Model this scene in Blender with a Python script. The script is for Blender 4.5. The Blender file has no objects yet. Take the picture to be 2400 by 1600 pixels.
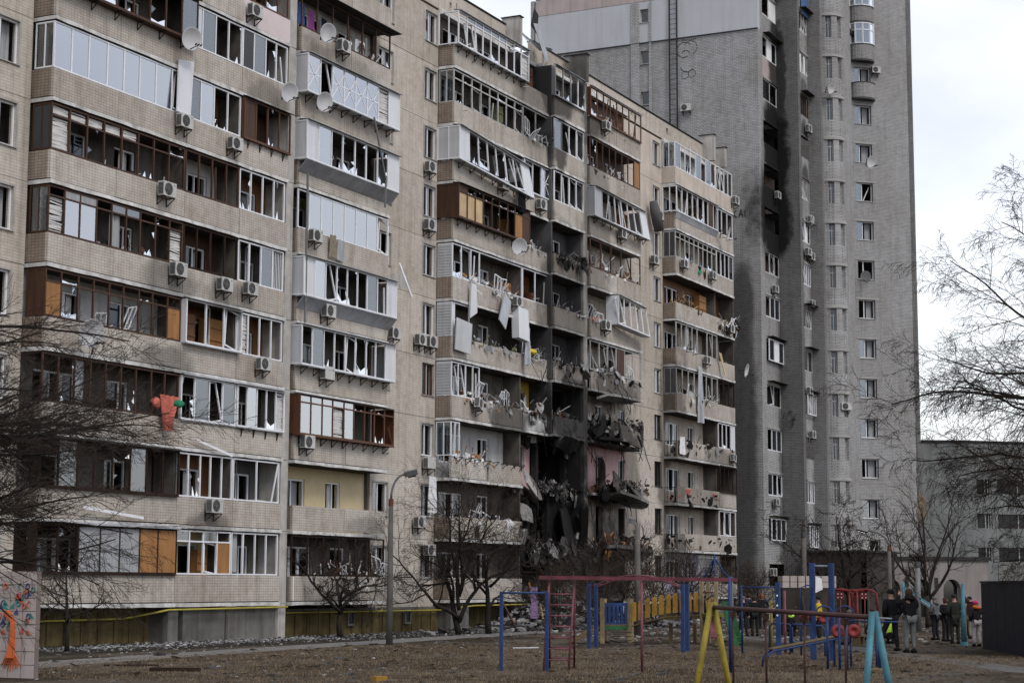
import bpy, math, random
from mathutils import Vector, Matrix
R = math.radians
scene = bpy.context.scene
COL = scene.collection

# ------------------------------------------------------------------ camera, sky, sun, exposure
YAW, PITCH, ROLL = R(26.2), R(7.43), R(0.233)
cam_data = bpy.data.cameras.new('camera')
cam_data.sensor_width = 36.0
cam_data.lens = 65.475
cam_data.clip_end = 3000
cam = bpy.data.objects.new('camera', cam_data)
COL.objects.link(cam)
fw = Vector((math.cos(YAW) * math.cos(PITCH), math.sin(YAW) * math.cos(PITCH), math.sin(PITCH)))
rt0 = Vector((math.sin(YAW), -math.cos(YAW), 0))
up0 = rt0.cross(fw)
rt = rt0 * math.cos(ROLL) + up0 * math.sin(ROLL)
up = -rt0 * math.sin(ROLL) + up0 * math.cos(ROLL)
M3 = Matrix((rt, up, -fw)).transposed()
cam.matrix_world = Matrix.Translation((0, 0, 2.1)) @ M3.to_4x4()
scene.camera = cam

SUN_EL, SUN_AZ = 48.0, -118.0            # direction towards the sun: azimuth from +X, anticlockwise
world = bpy.data.worlds.new('World')
scene.world = world
world.use_nodes = True
nt = world.node_tree
nt.nodes.clear()
w_out = nt.nodes.new('ShaderNodeOutputWorld')
sky = nt.nodes.new('ShaderNodeTexSky')
sky.sky_type = 'NISHITA'
sky.sun_disc = False
sky.sun_elevation = R(SUN_EL)
sky.sun_rotation = R(90 - SUN_AZ)
bg1 = nt.nodes.new('ShaderNodeBackground')
bg1.inputs['Strength'].default_value = 0.05
nt.links.new(sky.outputs[0], bg1.inputs['Color'])
tc = nt.nodes.new('ShaderNodeTexCoord')
mp = nt.nodes.new('ShaderNodeMapping')
mp.inputs['Scale'].default_value = (1, 1, 2.2)
nz = nt.nodes.new('ShaderNodeTexNoise')
nz.inputs['Scale'].default_value = 3.4
nz.inputs['Detail'].default_value = 7
nz.inputs['Roughness'].default_value = 0.5
rp = nt.nodes.new('ShaderNodeValToRGB')
rp.color_ramp.elements[0].position = 0.40
rp.color_ramp.elements[0].color = (0.70, 0.705, 0.815, 1)
rp.color_ramp.elements[1].position = 0.58
rp.color_ramp.elements[1].color = (0.97, 0.95, 0.955, 1)
bg2 = nt.nodes.new('ShaderNodeBackground')
bg2.inputs['Strength'].default_value = 0.86
ad = nt.nodes.new('ShaderNodeAddShader')
L = nt.links.new
L(tc.outputs['Generated'], mp.inputs['Vector']); L(mp.outputs[0], nz.inputs['Vector'])
L(nz.outputs['Fac'], rp.inputs['Fac']); L(rp.outputs['Color'], bg2.inputs['Color'])
L(bg1.outputs[0], ad.inputs[0]); L(bg2.outputs[0], ad.inputs[1]); L(ad.outputs[0], w_out.inputs['Surface'])

sun_data = bpy.data.lights.new('sun', 'SUN')
sun_data.energy = 1.5
sun_data.angle = R(18)
sun_data.color = (1.0, 0.96, 0.9)
sun = bpy.data.objects.new('sun', sun_data)
COL.objects.link(sun)
sd = Vector((math.cos(R(SUN_AZ)) * math.cos(R(SUN_EL)), math.sin(R(SUN_AZ)) * math.cos(R(SUN_EL)), math.sin(R(SUN_EL))))
sun.rotation_euler = sd.to_track_quat('Z', 'Y').to_euler()

vs = scene.view_settings
vs.view_transform = 'Standard'
vs.look = 'None'
vs.exposure = 0.13
vs.gamma = 1.0
vs.use_curve_mapping = False
scene.render.engine = 'CYCLES'
scene.cycles.use_denoising = True
scene.cycles.max_bounces = 6
scene.cycles.transparent_max_bounces = 12

# ------------------------------------------------------------------ materials
MATS = {}

def new_mat(name):
    m = bpy.data.materials.new(name)
    m.use_nodes = True
    t = m.node_tree
    b = t.nodes['Principled BSDF']
    MATS[name] = m
    return m, t, b

def N(t, kind, **kw):
    n = t.nodes.new(kind)
    for k, v in kw.items():
        if k in n.inputs: n.inputs[k].default_value = v
        else: setattr(n, k, v)
    return n

def pos_node(t):
    return N(t, 'ShaderNodeNewGeometry').outputs['Position']

def noise(t, scale, detail=4, vec=None, rough=0.55, sc3=None):
    n = N(t, 'ShaderNodeTexNoise', Scale=scale, Detail=detail, Roughness=rough)
    src = vec if vec is not None else pos_node(t)
    if sc3:
        mpn = N(t, 'ShaderNodeMapping'); mpn.inputs['Scale'].default_value = sc3
        t.links.new(src, mpn.inputs['Vector']); src = mpn.outputs[0]
    t.links.new(src, n.inputs['Vector'])
    return n.outputs['Fac']

def ramp(t, fac, p0, p1, c0=(0, 0, 0, 1), c1=(1, 1, 1, 1)):
    r = N(t, 'ShaderNodeValToRGB')
    e = r.color_ramp.elements
    e[0].position, e[1].position = p0, p1
    e[0].color, e[1].color = c0, c1
    t.links.new(fac, r.inputs['Fac'])
    return r.outputs['Color']

def mixc(t, fac, a, b, mode='MIX'):
    n = N(t, 'ShaderNodeMix', data_type='RGBA', blend_type=mode)
    for key, v in ((0, fac), (6, a), (7, b)):
        if isinstance(v, (int, float)): n.inputs[key].default_value = v
        elif isinstance(v, tuple): n.inputs[key].default_value = v if len(v) == 4 else (*v, 1)
        else: t.links.new(v, n.inputs[key])
    return n.outputs[2]

def math_n(t, op, a, b=None):
    n = N(t, 'ShaderNodeMath', operation=op)
    for i, v in enumerate((a, b)):
        if v is None: continue
        if isinstance(v, (int, float)): n.inputs[i].default_value = v
        else: t.links.new(v, n.inputs[i])
    return n.outputs[0]

def bump(t, b, h, strength=0.3, dist=0.02):
    n = N(t, 'ShaderNodeBump', Strength=strength, Distance=dist)
    t.links.new(h, n.inputs['Height']); t.links.new(n.outputs[0], b.inputs['Normal'])

# soot: burnt patches; the tower list also paints in recess shade (centre, radii, strength), metres
SOOT_HOUSE = [((88.6, 42.5, 3.6), (6.0, 6, 6.2), 0.99), ((88.8, 42.5, 8.0), (3.4, 6, 3.6), 0.98), ((95.4, 40.2, 3.0), (4.2, 3, 4.0), 0.82), ((87.2, 40.6, 27.9), (2.2, 2.4, 1.8), 0.8), ((99.0, 41.4, 7.0), (2.6, 1.5, 6.5), 0.5), ((89.5, 40.5, 10.5), (4.2, 4, 3.4), 0.92), ((94.8, 40.0, 8.6), (4.2, 3, 3.6), 0.85),
              ((88.0, 40.5, 16.0), (3.4, 3, 5.0), 0.62), ((92.0, 40.3, 21.0), (2.2, 3, 9.0), 0.45), ((91.6, 40.3, 29.0), (1.6, 2, 4.0), 0.75),
              ((82.3, 40.0, 10.2), (2.6, 2, 1.1), 0.75), ((94.8, 39.9, 12.6), (4.0, 2, 1.6), 0.7), ((105.4, 40.3, 9.0), (1.5, 3, 9.0), 0.6),
              ((108.5, 40.5, 7.5), (5.0, 3, 1.3), 0.4), ((85.0, 40.4, 26.5), (2.5, 3, 2.6), 0.5), ((99.6, 41.4, 9.0), (1.6, 1.5, 2.6), 0.5),
              ((112.4, 40.4, 9.9), (3.0, 2, 1.0), 0.45), ((87.4, 40.2, 25.2), (1.2, 2, 1.6), 0.8), ((60.4, 40.5, 21.2), (1.6, 1, 0.8), 0.4),
              ((54.2, 40.5, 12.9), (1.8, 1, 0.9), 0.5), ((54.3, 40.5, 10.0), (1.9, 1, 0.7), 0.5), ((57.2, 40.5, 4.3), (1.5, 1, 0.5), 0.5), ((68.6, 40.5, 4.35), (2.0, 1, 0.55), 0.35),
              ((66.2, 40.5, 23.9), (3.6, 1, 0.8), 0.35), ((57.8, 40.5, 12.8), (1.6, 1, 0.7), 0.35)]
SOOT_SHADE_TOWER = [((121.2, 39.9, 27.4), (3.4, 1.9, 4.6), 1.0), ((121.6, 39.9, 32.0), (2.7, 1.6, 5.4), 1.0), ((122.3, 39.7, 37.5), (1.6, 1.0, 5.5), 0.9), ((118.5, 41.0, 11.0), (1.6, 1.15, 13.5), 0.74), ((118.5, 41.0, 21.0), (1.2, 1.0, 3.2), 0.7),
              ((122.6, 38.8, 20.0), (1.0, 1.5, 60.0), 0.55), ((125.0, 37.6, 20.0), (0.7, 0.75, 60.0), 0.35), ((124.0, 38.1, 33.6), (1.0, .5, 1.2), .75), ((124.0, 38.1, 30.4), (1.0, .5, 1.2), .75), ((124.0, 38.1, 36.8), (1.0, .5, .9), .6)]  # first two: soot plus corner shade painted down the return walls

def soot_shade_mask(t, blobs):
    fine = blobs is SOOT_SHADE_TOWER
    p = pos_node(t)
    wob = N(t, 'ShaderNodeTexNoise', Scale=1.3 if fine else 0.8, Detail=6.0, Roughness=0.62)
    t.links.new(p, wob.inputs['Vector'])
    off = N(t, 'ShaderNodeVectorMath', operation='SUBTRACT'); off.inputs[1].default_value = (0.5, 0.5, 0.5)
    t.links.new(wob.outputs['Color'], off.inputs[0])
    acc = None
    for c, r, s in blobs:
        a = N(t, 'ShaderNodeVectorMath', operation='SUBTRACT'); a.inputs[1].default_value = c
        t.links.new(p, a.inputs[0])
        d = N(t, 'ShaderNodeVectorMath', operation='DIVIDE'); d.inputs[1].default_value = r
        t.links.new(a.outputs[0], d.inputs[0])
        e = N(t, 'ShaderNodeVectorMath', operation='ADD'); t.links.new(d.outputs[0], e.inputs[0])
        o2 = N(t, 'ShaderNodeVectorMath', operation='SCALE'); o2.inputs['Scale'].default_value = 0.55 if fine else 1.25
        t.links.new(off.outputs[0], o2.inputs[0]); t.links.new(o2.outputs[0], e.inputs[1])
        ln = N(t, 'ShaderNodeVectorMath', operation='LENGTH'); t.links.new(e.outputs[0], ln.inputs[0])
        mr = N(t, 'ShaderNodeMapRange', interpolation_type='SMOOTHSTEP')
        mr.inputs[1].default_value = 1.1; mr.inputs[2].default_value = 0.62
        mr.inputs[3].default_value = 0.0; mr.inputs[4].default_value = s
        t.links.new(ln.outputs['Value'], mr.inputs[0])
        acc = mr.outputs[0] if acc is None else math_n(t, 'MAXIMUM', acc, mr.outputs[0])
    return acc

def streaks(t, lo=0.5, hi=0.75):
    return ramp(t, noise(t, 1.0, 5, sc3=(2.6, 2.6, 0.16)), lo, hi)

def masonry(name, c1, c2, mortar, w, h, uv=(1, 1), offset=0.5, msize=0.012, soot=None, rough=0.85, dirt=0.45, bumpk=0.35):
    m, t, b = new_mat(name)
    p = pos_node(t)
    sx = N(t, 'ShaderNodeSeparateXYZ'); t.links.new(p, sx.inputs[0])
    u = math_n(t, 'ADD', math_n(t, 'MULTIPLY', sx.outputs[0], uv[0]), math_n(t, 'MULTIPLY', sx.outputs[1], uv[1]))
    cv = N(t, 'ShaderNodeCombineXYZ'); t.links.new(u, cv.inputs[0]); t.links.new(sx.outputs[2], cv.inputs[1])
    br = N(t, 'ShaderNodeTexBrick', offset=offset)
    for k, v in (('Color1', (*c1, 1)), ('Color2', (*c2, 1)), ('Mortar', (*mortar, 1)), ('Scale', 1.0), ('Mortar Size', msize), ('Brick Width', w), ('Row Height', h), ('Bias', 0.0)):
        br.inputs[k].default_value = v
    br.inputs['Mortar Smooth'].default_value = 0.3
    t.links.new(cv.outputs[0], br.inputs['Vector'])
    col = br.outputs['Color']
    big = ramp(t, noise(t, 0.35, 5), 0.3, 0.75)
    col = mixc(t, big, col, mixc(t, 1.0, col, (0.80, 0.77, 0.73), 'MULTIPLY'))
    mott = ramp(t, noise(t, 2.2, 6, rough=0.7), 0.46, 0.72)
    col = mixc(t, math_n(t, 'MULTIPLY', mott, dirt), col, mixc(t, 1.0, col, (0.5, 0.46, 0.42), 'MULTIPLY'))
    col = mixc(t, math_n(t, 'MULTIPLY', streaks(t), dirt), col, mixc(t, 1.0, col, (0.42, 0.38, 0.34), 'MULTIPLY'))
    runs = ramp(t, noise(t, 1.0, 6, sc3=(7.0, 7.0, 0.35), rough=0.65), 0.60, 0.74)
    col = mixc(t, math_n(t, 'MULTIPLY', runs, dirt * 1.1), col, mixc(t, 1.0, col, (0.40, 0.33, 0.27), 'MULTIPLY'))
    oi = N(t, 'ShaderNodeObjectInfo')
    col = mixc(t, oi.outputs['Random'], mixc(t, 1.0, col, (0.87, 0.855, 0.84), 'MULTIPLY'), mixc(t, 1.0, col, (1.05, 1.05, 1.05), 'MULTIPLY'))
    if soot:
        col = mixc(t, soot_shade_mask(t, soot), col, (0.012, 0.0115, 0.0115))
    t.links.new(col, b.inputs['Base Color'])
    b.inputs['Roughness'].default_value = rough
    b.inputs['Specular IOR Level'].default_value = 0.12
    bump(t, b, math_n(t, 'ADD', br.outputs['Fac'], math_n(t, 'MULTIPLY', noise(t, 9, 4), -0.7)), bumpk, -0.012)
    return m

def plain(name, c, rough=0.7, var=0.25, scale=3.0, c2=None, soot=None, metallic=0.0, dirt=0.0, sc3=None, bumpk=0.15, spec=None):
    m, t, b = new_mat(name)
    c2 = c2 or tuple(max(0, x * (1 - var * 1.6)) for x in c)
    col = ramp(t, noise(t, scale, 5, sc3=sc3), 0.3, 0.72, (*c2, 1), (*c, 1))
    if dirt:
        col = mixc(t, math_n(t, 'MULTIPLY', streaks(t, 0.48, 0.7), dirt), col, mixc(t, 1.0, col, (0.36, 0.32, 0.28), 'MULTIPLY'))
    if soot:
        col = mixc(t, soot_shade_mask(t, soot), col, (0.012, 0.0115, 0.0115))
    t.links.new(col, b.inputs['Base Color'])
    b.inputs['Roughness'].default_value = rough
    b.inputs['Metallic'].default_value = metallic
    b.inputs['Specular IOR Level'].default_value = spec if spec is not None else (0.15 if rough > 0.75 else 0.35)
    if bumpk: bump(t, b, noise(t, scale * 6, 4), bumpk, 0.01)
    return m

def glass(name, refl, tint=(0.55, 0.6, 0.62)):
    m, t, b = new_mat(name)
    t.nodes.remove(b)
    tr = N(t, 'ShaderNodeBsdfTransparent', Color=(*tint, 1))
    gl = N(t, 'ShaderNodeBsdfGlossy', Color=(0.9, 0.93, 0.97, 1), Roughness=0.06)
    gm = N(t, 'ShaderNodeNewGeometry')
    fr = N(t, 'ShaderNodeFresnel', IOR=1.5)
    f = math_n(t, 'ADD', math_n(t, 'MULTIPLY', fr.outputs[0], 0.8), refl)
    mx = N(t, 'ShaderNodeMixShader')
    t.links.new(f, mx.inputs[0]); t.links.new(tr.outputs[0], mx.inputs[1]); t.links.new(gl.outputs[0], mx.inputs[2])
    t.links.new(mx.outputs[0], t.nodes['Material Output'].inputs['Surface'])
    return m

SH, ST = SOOT_HOUSE, SOOT_SHADE_TOWER
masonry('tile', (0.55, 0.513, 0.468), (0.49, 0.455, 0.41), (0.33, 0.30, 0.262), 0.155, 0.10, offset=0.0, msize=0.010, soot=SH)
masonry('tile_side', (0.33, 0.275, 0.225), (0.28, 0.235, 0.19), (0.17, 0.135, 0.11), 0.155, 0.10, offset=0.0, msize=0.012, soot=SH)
masonry('tile_wall', (0.565, 0.522, 0.466), (0.515, 0.472, 0.417), (0.39, 0.352, 0.305), 0.31, 0.105, offset=0.0, msize=0.010, soot=SH)
plain('cream_render', (0.56, 0.49, 0.42), 0.9, 0.12, 1.2, soot=SH, dirt=0.3)
plain('pink_panel', (0.62, 0.53, 0.53), 0.7, 0.08, 1.2)
plain('concrete', (0.46, 0.44, 0.41), 0.9, 0.22, 1.7, soot=SH, dirt=0.55)
plain('slab_edge', (0.70, 0.69, 0.665), 0.9, 0.25, 2.5, soot=SH, dirt=0.5, bumpk=0.5)
plain('plinth_concrete', (0.19, 0.183, 0.17), 0.95, 0.35, 0.8, dirt=0.6)
plain('plinth_board', (0.15, 0.115, 0.05), 0.9, 0.35, 1.4, dirt=0.7)
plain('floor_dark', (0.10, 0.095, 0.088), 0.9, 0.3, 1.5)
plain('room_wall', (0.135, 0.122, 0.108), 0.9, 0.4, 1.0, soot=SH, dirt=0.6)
plain('room_white', (0.46, 0.46, 0.455), 0.8, 0.15, 1.5, soot=SH, dirt=0.4)
plain('room_yellow', (0.64, 0.53, 0.33), 0.85, 0.10, 1.3)
plain('room_deep_yellow', (0.46, 0.33, 0.06), 0.85, 0.15, 1.3, dirt=0.5)
plain('room_pink', (0.56, 0.37, 0.37), 0.85, 0.15, 1.3, dirt=0.5)
plain('room_green', (0.22, 0.23, 0.13), 0.85, 0.15, 1.3)
plain('room_lilac', (0.52, 0.50, 0.60), 0.85, 0.1, 1.3, dirt=0.3)
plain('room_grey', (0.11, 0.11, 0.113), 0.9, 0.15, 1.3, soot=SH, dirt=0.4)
plain('wood_lining', (0.19, 0.082, 0.028), 0.6, 0.3, 1.5, sc3=(5, 5, 0.4))
plain('wood_brown', (0.075, 0.033, 0.016), 0.65, 0.35, 1.5, sc3=(6, 6, 0.5), bumpk=0.3)
plain('wood_red', (0.12, 0.048, 0.024), 0.6, 0.3, 1.5, sc3=(6, 6, 0.5))
plain('wood_dark', (0.035, 0.020, 0.014), 0.8, 0.3, 2.0)
plain('plywood', (0.36, 0.17, 0.055), 0.65, 0.25, 1.2, sc3=(3, 3, 0.6))
plain('plywood_pale', (0.58, 0.42, 0.24), 0.7, 0.2, 1.5)
plain('pvc', (0.74, 0.75, 0.77), 0.35, 0.08, 1.2, soot=SH, dirt=0.18, bumpk=0)
plain('pvc_panel', (0.64, 0.655, 0.68), 0.45, 0.08, 0.8, soot=SH, dirt=0.22, bumpk=0)
plain('side_panel', (0.52, 0.53, 0.545), 0.5, 0.12, 0.8, soot=SH, dirt=0.25, bumpk=0)
plain('frame_grey', (0.48, 0.48, 0.46), 0.6, 0.2, 2.0, soot=SH, dirt=0.3)
plain('dark_panel', (0.055, 0.055, 0.06), 0.6, 0.2, 1.0)
plain('sheet_metal', (0.46, 0.475, 0.50), 0.42, 0.2, 1.2, metallic=0.35, soot=SH, dirt=0.3)
plain('rusty_metal', (0.075, 0.042, 0.028), 0.8, 0.4, 4.0)
plain('black_metal', (0.02, 0.02, 0.021), 0.7, 0.3, 4.0)
plain('bracket_metal', (0.05, 0.043, 0.04), 0.8, 0.3, 4.0)
plain('charred', (0.018, 0.017, 0.016), 0.95, 0.5, 5.0, bumpk=0.8)
plain('roof_felt', (0.045, 0.043, 0.042), 0.95, 0.3, 2.0, bumpk=0.5)
plain('curtain', (0.78, 0.78, 0.77), 0.9, 0.12, 2.5)
plain('curtain_dim', (0.36, 0.37, 0.38), 0.9, 0.2, 2.5, sc3=(5, 5, 0.3))
plain('blind', (0.62, 0.61, 0.59), 0.8, 0.15, 3.0)
plain('blue_panel', (0.075, 0.15, 0.32), 0.35, 0.15, 1.0, bumpk=0)
plain('tape', (0.82, 0.82, 0.82), 0.7, 0.05, 2.0, bumpk=0)
plain('ac_white', (0.50, 0.495, 0.47), 0.5, 0.12, 2.0, dirt=0.25, bumpk=0)
plain('ac_dark', (0.035, 0.035, 0.037), 0.6, 0.3, 6.0)
plain('ac_grey', (0.20, 0.20, 0.20), 0.6, 0.25, 6.0)
plain('dish_white', (0.54, 0.54, 0.55), 0.5, 0.12, 2.0, bumpk=0, dirt=0.2)
plain('dish_dark', (0.09, 0.085, 0.08), 0.8, 0.3, 4.0)
plain('pipe_yellow', (0.40, 0.34, 0.05), 0.55, 0.2, 2.0)
plain('rubble', (0.40, 0.395, 0.39), 0.9, 0.45, 2.5)
plain('rubble_dark', (0.085, 0.08, 0.075), 0.95, 0.4, 3.0)
plain('rubble_grey', (0.27, 0.26, 0.25), 0.95, 0.35, 3.0)
plain('red_cloth', (0.56, 0.16, 0.12), 0.85, 0.25, 4.0)
plain('green_cloth', (0.03, 0.22, 0.12), 0.85, 0.25, 4.0)
plain('white_cloth', (0.72, 0.72, 0.73), 0.9, 0.15, 4.0)
plain('black_cloth', (0.014, 0.014, 0.016), 0.95, 0.3, 4.0)
plain('purple_cloth', (0.30, 0.08, 0.28), 0.9, 0.2, 4.0)
plain('blue_cloth', (0.06, 0.11, 0.28), 0.9, 0.2, 4.0)
plain('lilac_cloth', (0.30, 0.20, 0.36), 0.9, 0.2, 4.0)
glass('glass', 0.16)
glass('glass_bright', 0.46, (0.7, 0.75, 0.78))
glass('shard', 0.05, (0.55, 0.6, 0.62))
glass('glass_dark', 0.04, (0.12, 0.13, 0.14))
BR1, BR2, BRM = (0.42, 0.425, 0.43), (0.34, 0.345, 0.35), (0.13, 0.132, 0.135)
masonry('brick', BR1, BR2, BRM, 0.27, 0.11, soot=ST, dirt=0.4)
S2 = 0.7071
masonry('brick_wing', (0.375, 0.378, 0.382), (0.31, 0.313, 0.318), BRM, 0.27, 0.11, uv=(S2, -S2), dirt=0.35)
plain('tower_render', (0.45, 0.46, 0.48), 0.85, 0.06, 0.5, soot=ST, dirt=0.15)
plain('tower_parapet', (0.43, 0.365, 0.35), 0.85, 0.15, 0.8, soot=ST, dirt=0.3)
plain('lintel', (0.36, 0.355, 0.34), 0.9, 0.15, 1.0, soot=ST)
plain('graffiti_black', (0.085, 0.085, 0.088), 0.8, 0.2, 3.0, bumpk=0)
plain('far_wall', (0.20, 0.208, 0.205), 0.95, 0.18, 0.25, dirt=0.3)
plain('far_wall_pale', (0.22, 0.22, 0.205), 0.95, 0.18, 0.25, dirt=0.3)
plain('annex_brown', (0.06, 0.052, 0.045), 0.9, 0.3, 0.8, dirt=0.4)
plain('annex_wall', (0.25, 0.225, 0.215), 0.9, 0.15, 0.7, dirt=0.4)
plain('window_dark', (0.012, 0.013, 0.015), 0.25, 0.3, 2.0, bumpk=0)
plain('bark', (0.030, 0.025, 0.021), 0.95, 0.35, 6.0, bumpk=0.8)
plain('bark_grey', (0.055, 0.048, 0.042), 0.95, 0.35, 6.0, bumpk=0.8)
plain('twig', (0.042, 0.032, 0.026), 0.95, 0.3, 3.0, bumpk=0)
plain('twig_brown', (0.062, 0.046, 0.036), 0.95, 0.3, 3.0, bumpk=0)
plain('concrete_post', (0.14, 0.132, 0.12), 0.9, 0.25, 2.5, dirt=0.4)
plain('rust_collar', (0.16, 0.06, 0.035), 0.85, 0.3, 5.0)
plain('lamp_grey', (0.17, 0.17, 0.17), 0.6, 0.25, 4.0)
def paint(name, c):
    m = plain(name, tuple(x * .8 for x in c), 0.62, 0.35, 2.6, dirt=0.45, bumpk=0.3)
    t = m.node_tree; b = t.nodes['Principled BSDF']; src = b.inputs['Base Color'].links[0].from_socket
    chips = ramp(t, noise(t, 11, 6, rough=.7), 0.60, 0.66)
    t.links.new(mixc(t, chips, src, (0.07, 0.042, 0.028)), b.inputs['Base Color'])
paint('paint_blue', (0.020, 0.060, 0.21)); paint('paint_pink', (0.27, 0.085, 0.105)); paint('paint_maroon', (0.20, 0.045, 0.065))
paint('paint_yellow', (0.40, 0.31, 0.025)); paint('paint_amber', (0.46, 0.25, 0.03)); paint('paint_cream', (0.42, 0.32, 0.17)); paint('paint_green', (0.02, 0.16, 0.05))
paint('paint_lime', (0.20, 0.23, 0.025)); paint('paint_cyan', (0.085, 0.29, 0.37)); paint('paint_red', (0.27, 0.03, 0.025)); paint('paint_brown', (0.085, 0.032, 0.026))
paint('paint_navy', (0.012, 0.016, 0.030)); paint('deck_wood', (0.19, 0.13, 0.05)); paint('paint_steel', (0.30, 0.36, 0.40))
plain('booth_tile', (0.42, 0.36, 0.33), 0.7, 0.12, 1.2, dirt=0.25)
plain('booth_joint', (0.22, 0.18, 0.165), 0.9, 0.2, 2.0)
plain('mural_orange', (0.56, 0.12, 0.03), 0.7, 0.2, 5.0, bumpk=0); plain('mural_teal', (0.02, 0.22, 0.21), 0.7, 0.2, 5.0, bumpk=0)
plain('mural_navy', (0.04, 0.05, 0.16), 0.7, 0.2, 5.0, bumpk=0); plain('mural_red', (0.52, 0.08, 0.06), 0.7, 0.2, 5.0, bumpk=0)
for nm, c in dict(skin=(0.42, 0.26, 0.19), cloth_black=(0.010, 0.010, 0.012), cloth_dark=(0.018, 0.018, 0.021), cloth_navy=(0.018, 0.024, 0.045), cloth_grey=(0.12, 0.125, 0.13), trouser_grey=(0.16, 0.165, 0.16), cloth_green=(0.024, 0.026, 0.022), cloth_maroon=(0.085, 0.03, 0.03),
                  cloth_beige=(0.26, 0.22, 0.17), pink_hat=(0.60, 0.03, 0.17), orange_hood=(0.62, 0.14, 0.02), hair_ginger=(0.22, 0.06, 0.02), hair_brown=(0.05, 0.03, 0.02), hat_black=(0.012, 0.012, 0.013), hi_vis=(0.45, 0.72, 0.08), vest_yellow=(0.62, 0.45, 0.03), shoe=(0.012, 0.012, 0.012), pink_top=(0.40, 0.17, 0.17), pale_trousers=(0.42, 0.40, 0.40), jeans=(0.035, 0.05, 0.09)).items():
    plain(nm, c, 0.9, 0.25, 7.0, bumpk=0.2)

def ground_mat():
    m, t, b = new_mat('ground')
    a = noise(t, 0.22, 6, rough=0.6); f = noise(t, 5.0, 8, rough=0.75); g = noise(t, 1.1, 6, rough=0.7)
    col = ramp(t, f, 0.36, 0.68, (0.034, 0.028, 0.022, 1), (0.215, 0.172, 0.130, 1))
    col = mixc(t, ramp(t, a, 0.44, 0.56), col, mixc(t, 1.0, col, (0.48, 0.45, 0.40), 'MULTIPLY'))
    col = mixc(t, ramp(t, g, 0.56, 0.72), col, mixc(t, 1.0, col, (1.5, 1.5, 1.45), 'MULTIPLY'))
    col = mixc(t, ramp(t, noise(t, 0.55, 5, rough=.65, sc3=(1.0, 1.6, 1)), 0.60, 0.70), col, (0.055, 0.045, 0.036))
    # bare dark soil close under the house (a bed of earth, about 5 m wide)
    sx = N(t, 'ShaderNodeSeparateXYZ'); t.links.new(pos_node(t), sx.inputs[0])
    line = math_n(t, 'SUBTRACT', sx.outputs[1], math_n(t, 'ADD', math_n(t, 'MULTIPLY', noise(t, 0.5, 5), 1.6), 35.2))
    mr = N(t, 'ShaderNodeMapRange'); mr.inputs[1].default_value = -0.3; mr.inputs[2].default_value = 0.5; t.links.new(line, mr.inputs[0])
    col = mixc(t, mr.outputs[0], col, mixc(t, ramp(t, f, 0.4, 0.7), (0.022, 0.020, 0.016), (0.075, 0.066, 0.052)))
    t.links.new(col, b.inputs['Base Color']); b.inputs['Roughness'].default_value = 1.0
    b.inputs['Specular IOR Level'].default_value = 0.1
    bump(t, b, math_n(t, 'ADD', f, math_n(t, 'MULTIPLY', g, 2.5)), 1.0, 0.16)
ground_mat()
plain('path', (0.185, 0.175, 0.165), 0.95, 0.25, 1.6, dirt=0.0, bumpk=0.5)
plain('path_dark', (0.115, 0.108, 0.10), 0.95, 0.3, 1.6, bumpk=0.5)
plain('straw', (0.24, 0.18, 0.12), 1.0, 0.45, 1.5, bumpk=0)

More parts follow.
